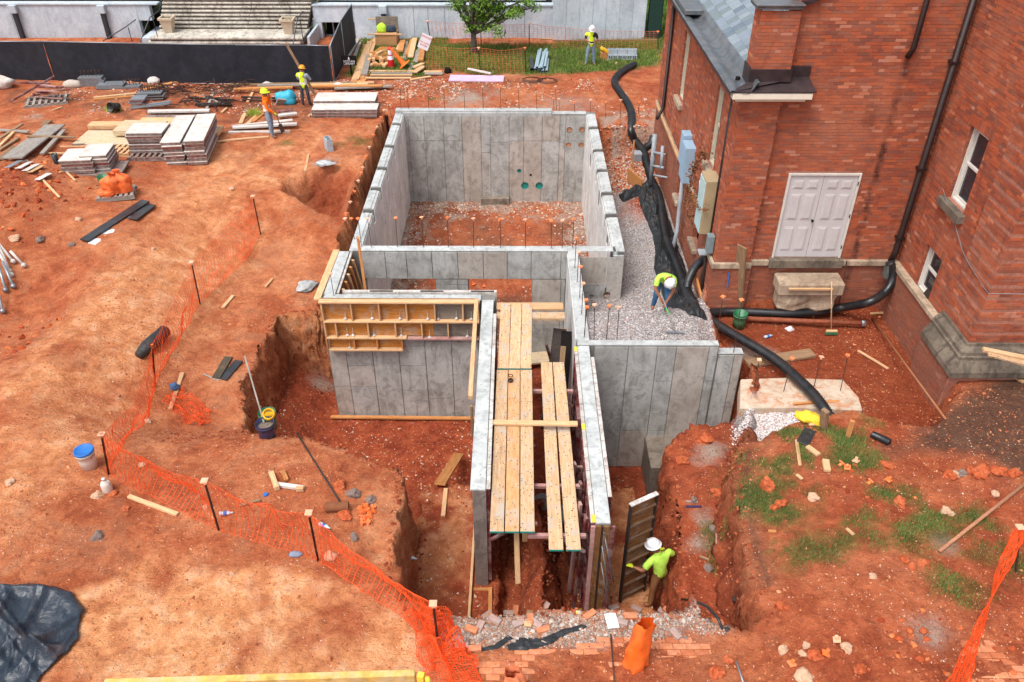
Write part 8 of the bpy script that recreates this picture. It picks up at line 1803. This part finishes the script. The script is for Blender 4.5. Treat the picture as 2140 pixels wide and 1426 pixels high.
# ================================================================== TREES
M_LEAF = NT('leaf_green'); _r = M_LEAF.sep(M_LEAF.attr('rnd')); M_LEAF.col(M_LEAF.ramp(_r[0], [(0.0, lin(54, 88, 26)), (.5, lin(96, 136, 40)), (1.0, lin(150, 180, 70))])); M_LEAF.rough(.6, .3); M_LEAF.b.inputs['Subsurface Weight'].default_value = 0.0; M_LEAF = M_LEAF.m
M_BARK = mat_plain('bark', lin(104, 92, 84), .9, .2, 0, .3, 16)
def leafcloud(name, centers, n, size, parent, seed=0):
    r = np.random.RandomState(seed); C = np.array(centers); k = r.randint(0, len(C), n); sp = C[k, 3:4]
    d = r.normal(size=(n, 3)); d /= np.linalg.norm(d, axis=1)[:, None]; p = C[k, :3]+d*sp*(r.rand(n, 1)**.45)*np.array([1, 1, .7])
    a = r.normal(size=(n, 3)); a /= np.linalg.norm(a, axis=1)[:, None]; u = np.cross(a, [0, 0, 1.0]); u /= np.linalg.norm(u, axis=1)[:, None]+1e-6; s_ = size*r.uniform(.6, 1.35, (n, 1))
    V_ = np.stack([p-a*s_, p+u*s_*.6, p+a*s_, p-u*s_*.6], 1).reshape(-1, 3); F_ = np.arange(n*4).reshape(n, 4)
    o = np_mesh(name, V_, F_, M_LEAF, parent); c_ = np.zeros((n, 4)); c_[:, 0] = np.clip(r.rand(n)*.7+.3*r.rand(len(C))[k], 0, 1); c_[:, 3] = 1; face_attr(o, 'rnd', c_); return o
def tree(base, label, limbs, n, size, seed, trunk=.2):
    e = empty('tree', tuple(base), 0, label, 'tree'); rr = random.Random(seed); cs = []; b = MB(); b.tube([(0, 0, -.1), (.02, 0, .5), (.0, .02, 1.0)], [trunk, trunk*.75, trunk*.6], 10); o = b.build('trunk', M_BARK, smooth=True); o.parent = e
    for (tx, ty, tz) in limbs:
        T = Vector((tx, ty, tz)); S0 = Vector((0, 0, .85)); mid = S0.lerp(T, .5)+Vector((rr.uniform(-.15, .15), rr.uniform(-.15, .15), rr.uniform(.0, .25)))
        b = MB(); b.tube([S0, S0.lerp(mid, .5), mid, mid.lerp(T, .5), T], [.09, .07, .05, .035, .015], 7); o = b.build('limb', M_BARK, smooth=True); o.parent = e
        for k in range(7):
            t = rr.uniform(.25, 1.0); q_ = (S0.lerp(mid, t*2) if t < .5 else mid.lerp(T, t*2-1)); q2 = q_+Vector((rr.uniform(-.55, .55), rr.uniform(-.55, .55), rr.uniform(-.15, .5))); b = MB(); b.tube([q_, q2], [.02, .006], 5); o = b.build('twig', M_BARK); o.parent = e; cs.append((q2.x, q2.y, q2.z, rr.uniform(.18, .38)))
        cs.append((T.x, T.y, T.z, .35))
    leafcloud('crown', cs, n, size, e, seed)
    return e
q = G(990, 112)
tree(q, 'young leafy green tree standing on the lawn behind the low orange mesh', [(-1.1, .1, 2.7), (-.7, .3, 3.6), (-.2, -.3, 3.0), (.1, .2, 4.0), (.7, -.2, 3.2), (1.4, .1, 2.8), (2.2, .0, 2.2), (2.7, .2, 1.9), (1.9, -.3, 1.75), (-.4, .1, 1.7), (.55, -.2, 1.6), (1.3, .2, 3.8), (2.4, 0, 3.0)], 8000, .062, 3, .17)
q = Vector((P(70, 0, -.3).x*1.0, 46.5, -.4)); tree(q, 'leafy tree whose lowest leaves hang in at the top left corner', [(-.6, -.4, 2.6), (.5, -.5, 2.2), (0, -.8, 3.2), (1.2, -.3, 3.0), (-1.3, 0, 3.2)], 3500, .07, 8, .2)
# ================================================================== PAVERS, ROCKS, GRAVEL, GRASS
M_PAVE = mat_plain('orange_paver', lin(200, 132, 98), .9, .15, 0, .15, 10, .45, lin(190, 110, 70)); M_PAVG = mat_plain('grey_paver', lin(168, 148, 142), .9, .15, 0, .12, 10, .4, lin(190, 130, 100))
PV = empty('brick_pavement', (1.2, 6.6, PAVZ), kind='structure'); bpy.context.view_layer.update()
def brickmesh(mat, name='brick', L=.198, W_=.094, H_=.06):
    b = MB(); b.box(-L/2, L/2, -W_/2, W_/2, -H_, 0); o = b.build(name, mat, bevel=.006); d = o.data; bpy.data.objects.remove(o); return d
pm = [brickmesh(M_PAVE), brickmesh(mat_plain('orange_paver_b', lin(206, 134, 96), .9, .15, 0, .15, 10, .4, lin(186, 104, 66))), brickmesh(mat_plain('orange_paver_c', lin(180, 108, 76), .9, .15, 0, .15, 10, .5, lin(180, 100, 62)))]
edge = [(865, 1352), (1080, 1352), (1080, 1342), (1145, 1342), (1145, 1333), (1185, 1331), (1185, 1325), (1545, 1324), (1545, 1310), (1600, 1308), (1612, 1320), (1612, 1426)]
top_of = lambda x: None
for r in range(16):
    y = 7.36-r*.103
    for k in range(-6, 32):
        x = -.1+k*.203+(.1 if r % 2 else 0)
        if x < -.55 or x > 3.35: continue
        if r < 4 and x < (.1, .1, -.05, -.05)[r]: continue
        if r == 0 and not 1.2 < x < 2.9: continue
        if r == 1 and not .95 < x: continue
        if (r > 5 and random.random() < .35): continue
        o = bpy.data.objects.new('brick', pm[random.randrange(3)]); link(o, PV); o.matrix_parent_inverse = Matrix.Translation((-1.2, -6.6, -PAVZ)); o.location = (x, y, PAVZ+random.uniform(.0, .008)); o.rotation_euler = (random.uniform(-.02, .02), random.uniform(-.02, .02), random.uniform(-.02, .02))
for r in range(17):
    for k in range(15):
        x, y = 5.6+k*.203+(.1 if r % 2 else 0), 7.5-r*.103
        if x < 5.7+(y-5.8)*.38 or random.random() < .2: continue
        o = bpy.data.objects.new('brick', pm[random.randrange(3)]); link(o, PV); o.matrix_parent_inverse = Matrix.Translation((-1.2, -6.6, -PAVZ)); o.location = (x, y, -.088+random.uniform(0, .006)); o.rotation_euler = (0, 0, random.uniform(-.02, .02))
pg_ = brickmesh(M_PAVG, 'loose_paver', .20, .10, .065); po = brickmesh(M_PAVE, 'loose_paver', .20, .10, .065)
loose = [(1018, 1288, .6, 0), (1035, 1297, -.6, 0), (1063, 1283, .0, 0), (1078, 1278, 1.4, 1), (1140, 1272, 1.1, 0), (1108, 1296, 1.5, 1), (1085, 1305, .5, 0), (1120, 1306, -.7, 0), (1135, 1318, .3, 1), (985, 1318, -.5, 1), (1003, 1312, 1.2, 0), (960, 1340, -.3, 0), (1255, 1265, .6, 1), (1232, 1287, .6, 1), (1298, 1302, -.4, 0), (1330, 1273, -.5, 0), (1318, 1290, .1, 1), (1386, 1282, -.6, 0), (1396, 1279, -.7, 1), (1411, 1327, -1.0, 0), (992, 1358, .0, 1), (965, 1352, .1, 0), (1282, 1272, .3, 0), (1500, 1303, 0, 1)]
near_ = ['at the left tip of the rubble', 'touching the yellow offcut', 'by the white tag', 'beside the open orange sack', 'at the right end of the rubble']
for i, (u, v, a, g_) in enumerate(loose):
    p = G(u, v); o = bpy.data.objects.new('loose_paver', po if g_ else pg_); link(o); o.location = p+Vector((0, 0, .055)); o.rotation_euler = (random.uniform(-.25, .25), random.uniform(-.25, .25), a)
    rank = sorted(range(len(loose)), key=lambda k: loose[k][0]).index(i); side = 'left' if rank < 12 else 'right'; k = rank if rank < 12 else len(loose)-1-rank
    tag(o, '%s paver brick loose in the rubble, %s counting from the %s end' % ('orange' if g_ else 'grey', ORD[k], side), 'paver', 'loose pavers in the rubble')
gplank(1103, 1310, 1108, 1285, .11, .08, M_WOODN, 'yellow lumber offcut standing out among the loose pavers', cat='offcut', name='lumber_offcut', lift=.03)
gplank(1208, 1282, 1214, 1275, .06, .04, M_YEL, 'tiny yellow block in the rubble', cat='block', name='small_block')
b = MB(); b.box(-.09, .09, -.12, .12, 0, .004); tag(b.build('white_tag', M_WT, loc=tuple(G(1278, 1302)+Vector((0, 0, .05))), rot=(.15, .1, .2)), 'white printed tag lying in the rubble left of the orange sack', 'tag')
# --- rocks one can pick apart
M_CLAY = mat_plain('red_clay_lump', lin(178, 88, 54), .95, .1, 0, .28, 16, .5, lin(196, 122, 84), .5); M_ROCKW = mat_plain('pale_rock', lin(196, 160, 132), .9, .1, 0, .12, 9); M_ROCKG = mat_plain('grey_rock', lin(130, 112, 104), .9, .1, 0, .15, 9)
def rock(u, v, px, mat, label, flat=.7, seed=None):
    p = G(u, v); d = (p-Vector((0, 0, CAMZ))).length; r = px/2/(F_PX/d); o = lump('rock', p-Vector((0, 0, r*.25)), r, r*.85, r*flat, mat, label, 'rock', seed if seed is not None else int(u+v), n=9, amp=.6, rot=u % 3, fr=1.0)
    o.data.polygons.foreach_set('use_smooth', [False]*len(o.data.polygons)); return o
for (u, v, s_, m_, l) in ((1604, 1016, 34, M_CLAY, 'red clay lump on the grass near the trench edge'), (1632, 1054, 24, M_CLAY, 'red clay lump below the first one'), (1618, 1062, 20, M_CLAY, 'small clay lump left of the pair by the grass'), (1700, 1040, 22, M_ROCKW, 'pale grey square stone on the red soil'), (1853, 974, 24, M_CLAY, 'orange clay lump at the border of the dark soil'), (1880, 1050, 26, M_CLAY, 'round red stone right of the orange caps'), (1890, 1172, 18, M_CLAY, 'red stone left of the pair by the wooden pole'), (1930, 1178, 24, M_CLAY, 'red stone at the foot of the wooden pole'), (1907, 1185, 14, M_CLAY, 'small red stone between two larger ones'),
    (1985, 996, 24, M_CLAY, 'first clay lump of the row at the dark soil edge'), (2010, 990, 18, M_ROCKG, 'grey pink stone in the row at the dark soil edge'), (2050, 988, 34, M_CLAY, 'large flat clay lump in the row'), (2085, 986, 30, M_CLAY, 'second large clay lump in the row'), (2030, 985, 20, M_CLAY, 'clay lump left of the large flat ones'), (2118, 992, 20, M_CLAY, 'clay lump at the right end of the row'), (1997, 992, 14, M_ROCKW, 'pale stone among the clay lumps'), (2078, 1034, 16, M_ROCKW, 'pale flat stone above the wooden pole'), (1978, 1068, 18, M_ROCKW, 'white stone pile piece, upper'), (1986, 1074, 14, M_ROCKW, 'white stone pile piece, right'), (1972, 1072, 14, M_ROCKW, 'white stone pile piece, left'),
    (1824, 1206, 16, M_ROCKW, 'white stone alone on the orange soil'), (1682, 1418, 34, M_ROCKW, 'large pale rock at the bottom edge'), (1636, 1358, 20, M_ROCKW, 'orange cream rock at lower right'), (1677, 1368, 16, M_ROCKW, 'white rock beside the cream rock'), (1684, 1350, 16, M_ROCKW, 'small white rock above its neighbour'), (1704, 1372, 26, M_CLAY, 'dark red lump by the standing cap'), (1770, 1356, 22, M_ROCKW, 'cream lump right of the orange caps'), (1634, 1268, 24, M_CLAY, 'clay lump at the right trench corner'), (1900, 1318, 18, M_CLAY, 'clay lump in the lower right soil, upper'), (1930, 1320, 16, M_CLAY, 'clay lump in the lower right soil, right'), (1902, 1332, 16, M_CLAY, 'clay lump in the lower right soil, lower'), (1798, 1400, 22, M_CLAY, 'red lump at the bottom right of the caps'), (1520, 1380, 20, M_CLAY, 'brown lump near the grey rod'), (1498, 1406, 28, M_CLAY, 'brown lump left of the grey rod'),
    (298, 972, 15, M_ROCKW, 'white stone behind the sagging mesh'), (205, 1122, 24, M_ROCKG, 'grey flat stone on the bare soil'), (205, 1036, 22, M_ROCKW, 'cream flat stone under the white jug'), (236, 1034, 18, M_CLAY, 'red stone right of the cream one'), (262, 1064, 16, M_CLAY, 'dark red stone under the mesh end'), (22, 1010, 16, M_ROCKW, 'flat cream stone near the left edge'), (692, 1164, 26, M_ROCKW, 'round cream rock beside the mesh post'), (740, 1035, 28, M_ROCKG, 'grey brown rock on the left shelf'), (712, 1020, 30, M_CLAY, 'clay boulder behind the grey brown rock'), (775, 1046, 22, M_ROCKG, 'grey rock right of the clay boulder'), (722, 1078, 30, M_CLAY, 'clay lump right of the clay pipe'), (740, 1124, 18, M_ROCKG, 'brown stone below the cap heap'), (484, 1200, 10, M_ROCKW, 'tiny pale stone on the sandy patch'), (320, 522, 10, M_ROCKW, 'small white stone on the bare track'), (310, 882, 12, M_ROCKW, 'white stone beside the orange mesh'), (430, 1060, 12, M_ROCKW, 'pale stone before the second post'), (485, 396, 10, M_ROCKW, 'small stone above the mesh post'), (150, 512, 12, M_ROCKG, 'dark stone at the foot of the spoil'), (85, 502, 18, M_ROCKG, 'flat dark rock in the spoil slope'), (30, 500, 18, M_ROCKW, 'pale flat rock in the spoil slope'), (165, 460, 12, M_ROCKW, 'pale stone at the spoil edge'), (1425, 965, 24, M_CLAY, 'round clay lump on the footing rim'), (1475, 920, 40, M_CLAY, 'big clay lump at the wall end'), (1500, 1030, 26, M_CLAY, 'orange lump on the ledge'), (1450, 1046, 16, M_ROCKG, 'grey chunk on the ledge'), (1490, 1108, 18, M_ROCKG, 'broken concrete chunk on the ledge'), (1480, 1188, 20, M_ROCKG, 'dark chunk at the near end of the ledge'), (840, 206, 12, M_ROCKW, 'pale stone behind the left wall corner'), (860, 202, 12, M_ROCKW, 'second pale stone behind the wall corner'), (1288, 134, 8, M_ROCKW, 'small pale stone on the lawn edge'), (1360, 716, 12, M_ROCKG, 'stone by the slab')):
    if u == 1360: continue
    rock(u, v, s_, m_, l)
lump('concrete_blob', G(640, 600), .26, .3, .07, M_CAP, 'grey mortar splash on the left bank', 'mortar', 3, amp=.8); lump('mortar_splash', G(680, 343), .25, .2, .05, M_CAP, 'mortar splash above the eroded hollow', 'mortar', 9, amp=.8)
# --- tools on the ledge
e = empty('hammer', tuple(G(1500, 1150)), 0, 'claw hammer with pink handle on the ledge', 'hammer'); bpy.context.view_layer.update(); p = G(1498, 1150)+Vector((0, 0, .03)); b = MB(); b.tube([p, p+Vector((.05, .33, .02))], .018, 7); child(b.build('handle', M_PINK), e); b = MB(); b.bar(p+Vector((-.09, .03, 0)), p+Vector((.07, -.05, 0)), .04, .04); child(b.build('head', M_STEEL), e)
gplank(1433, 1050, 1458, 1050, .04, .03, M_WOODG, 'thin grey strip on the ledge', cat='strip', name='strip'); gplank(1433, 1060, 1466, 1060, .04, .03, mat_plain('blue_strip', lin(44, 50, 90), .6), 'thin blue strip on the ledge', cat='strip', name='strip'); gplank(1462, 1164, 1482, 1171, .04, .03, M_WOODB, 'small stick at the near end of the ledge', cat='stick', name='stick')
a = G(1535, 1262); plank(a+Vector((-.05, 0, .12)), a+Vector((.55, -.1, .16)), .10, .05, M_STEEL, 'dark steel bar bridging the cut at the near right corner', cat='bar', name='steel_bar')
for i, (u, v, dx, dy) in enumerate(((560, 183, .3, .0), (720, 178, .25, .1))): lump('white_rag', G(u, v) if i == 0 else G(708, 184), .3, .2, .12, M_STKW, '%s white cloth under the black fence' % ('left', 'right')[i], 'cloth', 11+i, amp=.5)

def stones(name, label, pts, sizes, cols, mat, flat=.65, seed=0, cat=None):
    r = np.random.RandomState(seed); n = len(pts)
    bm_ = bmesh.new(); bmesh.ops.create_icosphere(bm_, subdivisions=1, radius=1.0); tv = np.array([v.co[:] for v in bm_.verts]); tf = np.array([[v.index for v in f.verts] for f in bm_.faces]); bm_.free()
    tm = np.stack([tv*(1+.28*r.normal(size=(12, 1)))*np.array([1, r.uniform(.6, .95), r.uniform(.5, .8)]) for _ in range(14)])[r.randint(0, 14, n)]
    a = r.rand(n)*6.283; c_, s_ = np.cos(a), np.sin(a); t2 = r.uniform(-.5, .5, n); ct, st_ = np.cos(t2), np.sin(t2)
    x, y, z = tm[..., 0], tm[..., 1], tm[..., 2]; y, z = y*ct[:, None]-z*st_[:, None], y*st_[:, None]+z*ct[:, None]; x, y = x*c_[:, None]-y*s_[:, None], x*s_[:, None]+y*c_[:, None]
    V_ = np.stack([x, y, z*flat/.65], -1)*sizes[:, None, None]+pts[:, None, :]; F_ = (tf[None]+np.arange(n)[:, None, None]*12).reshape(-1, 3)
    o = np_mesh(name, V_.reshape(-1, 3), F_, mat); face_attr(o, 'rnd', np.repeat(cols, len(tf), axis=0)); tag(o, label, cat, kind='stuff'); return o
ms = NT('scattered_stone'); ms.col(ms.mix(ms.ramp(ms.noise(ms.pos(), 30, 3), [(.35, .25), (.6, 0.0)]), ms.attr('rnd'), lin(110, 70, 52))); ms.rough(.9, .2); M_ST = ms.m
def spread(n, box, wfun, seed):
    r = np.random.RandomState(seed); x = r.uniform(box[0], box[1], n*8); y = r.uniform(box[2], box[3], n*8); k = r.rand(n*8) < wfun(x, y); x, y = x[k][:n], y[k][:n]; return np.stack([x, y, gza(x, y)], -1), r
def pick(cols, r, n): C = np.array([lin(c) for c in cols]); q_ = C[r.randint(0, len(C), n)]; q_[:, :3] *= r.uniform(.8, 1.1, (n, 1)); return q_
GREY = [(186, 174, 164), (164, 150, 140), (146, 130, 120), (206, 194, 184), (186, 136, 108), (150, 104, 82)]; RED = [(184, 84, 46), (160, 66, 36), (200, 102, 58), (140, 54, 32), (212, 124, 74)]; PALE = [(214, 184, 160), (200, 156, 124), (196, 124, 84), (166, 92, 60), (224, 208, 192)]; GRV = [(206, 202, 202), (176, 170, 170), (150, 144, 144), (224, 220, 220), (190, 172, 166)]
inp = lambda x, y, poly, s_: np.clip(sdf(x, y, poly)/s_+.5, 0, 1)
p, r = spread(7000, (-1.6, 3.7, 7.0, 8.3), lambda x, y: inp(x, y, DEBRIS, .2)*(.35+.8*np.clip(fbm(x*2, y*2, 0, 3, 3)+.5, 0, 1)), 1); stones('rubble_chips', None, p, r.uniform(.006, .022, len(p))*(1+1.3*(r.rand(len(p)) > .95)), pick(GREY, r, len(p)), M_ST, seed=1)
p, r = spread(9000, (1.5, 4.9, 14.7, 25.5), lambda x, y: inp(x, y, R_GRAVEL, .1), 2); stones('gravel', None, p, r.uniform(.010, .022, len(p)), pick(GRV, r, len(p)), M_ST, seed=2)
p, r = spread(3500, (4.0, 6.6, 11.6, 13.1), lambda x, y: inp(x, y, pl(-.8, (1545,852), (1650,858), (1766,866), (1700,890), (1620,925), (1545,905)), .3)*1.0, 3); stones('pale_gravel', None, p, r.uniform(.012, .026, len(p)), pick([(232, 224, 222), (206, 198, 196), (240, 236, 234), (180, 166, 162)], r, len(p)), M_ST, seed=3)
gr_ = lambda x, y: gza(x+.15, y)-gza(x-.15, y); gs_ = lambda x, y: gza(x, y+.15)-gza(x, y-.15); slope = lambda x, y: np.hypot(gr_(x, y), gs_(x, y))/.3
p, r = spread(3600, (-7.2, 4.6, 7.6, 19.0), lambda x, y: np.clip(slope(x, y)-.35, 0, .6)*((x < -4.6) | (y < 14.2)), 4); stones('clay_crumbs', None, p, r.uniform(.01, .045, len(p)), pick([(150, 70, 44), (130, 56, 36), (168, 88, 56), (176, 104, 70)], r, len(p)), M_ST, seed=4)
p, r = spread(3000, (-6.8, 3.0, 8.0, 16.2), lambda x, y: .5*(gza(x, y) < -2.2)*np.clip(.4+fbm(x*1.5, y*1.5, 0, 3, 8)*2, .05, 1), 5); stones('pit_floor_stones', None, p, r.uniform(.008, .032, len(p)), pick(PALE+RED, r, len(p)), M_ST, seed=5)
p, r = spread(4500, (-4.0, 2.5, 18.9, 28.4), lambda x, y: np.clip((np.maximum(np.abs(x+.7)/3.2, np.abs(y-23.6)/4.9)-.62)*3, .06, 1)*.7, 6); stones('room_rubble', None, p, r.uniform(.012, .05, len(p)), pick(GREY+PALE, r, len(p)), M_ST, seed=6)
p, r = spread(6500, (-11, 9.5, 6.2, 20), lambda x, y: .45*(gza(x, y) > -1.6)*(1-.9*inp(x, y, R_GRAVEL, .1))*np.clip(.25+fbm(x*.9, y*.9, 0, 4, 12)*1.6, .03, 1), 7); stones('small_stones', None, p, r.uniform(.005, .017, len(p)), pick(PALE+RED, r, len(p)), M_ST, seed=7)
p, r = spread(13000, (-11.5, 9.5, 6.0, 19), lambda x, y: .5*(gza(x, y) > -1.6)*(1-.95*inp(x, y, R_GRAVEL, .1))*np.clip(.42+fbm(x*1.1, y*1.1, 0, 4, 22)*1.5, .05, 1), 17); stones('soil_crumbs', None, p, r.uniform(.005, .02, len(p))*(1+.9*(r.rand(len(p)) > .93)), pick([(196, 122, 82), (172, 94, 60), (210, 146, 104), (152, 80, 52), (186, 108, 70)], r, len(p)), M_ST, seed=17)
heap = lambda x, y: np.clip(1.2-np.hypot(x-6.2, (y-6.9)*1.4)/1.1, 0, 1)+.9*np.clip(1.1-np.hypot(x+15.8, y-21.8)/3.2, 0, 1)+.7*np.clip(1-np.hypot((x-6.4), (y-10.3))/.9, 0, 1)+.5*np.clip(1-np.hypot((x+11.7), (y-16))/1.3, 0, 1)
p, r = spread(3200, (-19, 8.5, 6.0, 25), lambda x, y: heap(x, y)*.8, 8); stones('soil_clods', None, p, r.uniform(.015, .065, len(p))*(1+.6*(p[:, 1] > 14)), pick(RED, r, len(p)), M_ST, seed=8)
p, r = spread(5000, (-18, 5, 28.9, 33.2), lambda x, y: np.clip(.2+fbm(x*.7, y*.7, 0, 4, 14)*1.5, .03, 1)*.5, 9); stones('yard_rubble', None, p, r.uniform(.015, .05, len(p)), pick(PALE+GREY+RED, r, len(p)), M_ST, seed=9)
p, r = spread(2600, (2.85, 4.7, 25.0, 28.2), lambda x, y: .8+0*x, 10); stones('backfill_rubble', None, p, r.uniform(.02, .055, len(p)), pick(PALE+GREY+RED, r, len(p)), M_ST, seed=10)
# --- grass blades
def grid_mask(mask, x, y):
    i = np.clip(np.searchsorted(GX, x)-1, 0, len(GX)-2); j = np.clip(np.searchsorted(GY, y)-1, 0, len(GY)-2); return mask[j, i]
mg = NT('grass_blade'); mg.col(mg.attr('rnd')); mg.rough(.7, .2); M_GR = mg.m
def blades(name, box, mask, n, h, wd, seed, cols, kind='stuff'):
    r = np.random.RandomState(seed); x = r.uniform(box[0], box[1], n*6); y = r.uniform(box[2], box[3], n*6); w_ = grid_mask(mask, x, y)*np.clip(.55+1.3*fbm(x*3, y*3, 0, 3, seed), .05, 1); k = r.rand(n*6) < w_; x, y = x[k][:n], y[k][:n]; n = len(x); z = gza(x, y)
    a = r.rand(n)*6.28; hh = h*r.uniform(.5, 1.4, n); lx, ly = np.cos(a+1.2)*hh*.5*r.rand(n), np.sin(a+1.2)*hh*.5*r.rand(n); dx, dy = np.cos(a)*wd, np.sin(a)*wd
    V_ = np.stack([np.stack([x-dx, y-dy, z-.005], -1), np.stack([x+dx, y+dy, z-.005], -1), np.stack([x+lx, y+ly, z+hh], -1)], 1).reshape(-1, 3); o = np_mesh(name, V_, np.arange(n*3).reshape(n, 3), M_GR)
    c_ = pick(cols, r, n); tone = (fbm(x*1.2, y*1.2, 0, 3, 4)*.5+.5)[:, None]; c_[:, :3] *= (.6+.8*tone); face_attr(o, 'rnd', c_); tag(o, kind=kind); return o
blades('lawn_grass', (-8, 9, 32.5, 40), np.maximum(grass, 0), 52000, .10, .012, 1, [(96, 128, 52), (120, 146, 66), (76, 108, 42), (156, 156, 88)])
blades('lawn_grass', (5.5, 9.5, 39, 52), np.maximum(grass, 0), 14000, .14, .03, 5, [(96, 128, 52), (120, 146, 66), (76, 108, 42)])
blades('sparse_grass', (3.3, 9.3, 7.5, 13.0), grass2, 48000, .055, .004, 2, [(78, 134, 60), (96, 140, 66), (56, 98, 44), (150, 146, 86), (160, 140, 92)])
blades('sparse_grass', (-9.5, -2, 25, 32), grass2, 6000, .06, .008, 3, [(96, 124, 52), (120, 140, 66), (150, 146, 86)])
for (u, v, l) in ((532, 240, 'yellow green weed clump behind the slanting boards'), (236, 231, 'small weed by the tipped black bucket')):
    p = G(u, v); rr = random.Random(u); vs, fs = [], []
    for k in range(130):
        a = rr.uniform(0, 6.28); b0_ = p+Vector((rr.gauss(0, .14), rr.gauss(0, .1), 0)); t_ = b0_+Vector((math.cos(a)*.14, math.sin(a)*.14, rr.uniform(.1, .28))); o_ = len(vs); vs += [b0_-Vector((.012, 0, 0)), b0_+Vector((.012, 0, 0)), t_]; fs.append((o_, o_+1, o_+2))
    m = MB(); m.add(vs, fs); tag(m.build('weed_clump', mat_plain('weed', lin(150, 170, 60), .7)), l, 'weed')
for _o in [o for o in COL.objects if o.name.startswith('tool_handle') and o.parent is None]: _o.name = 'wooden_stick'
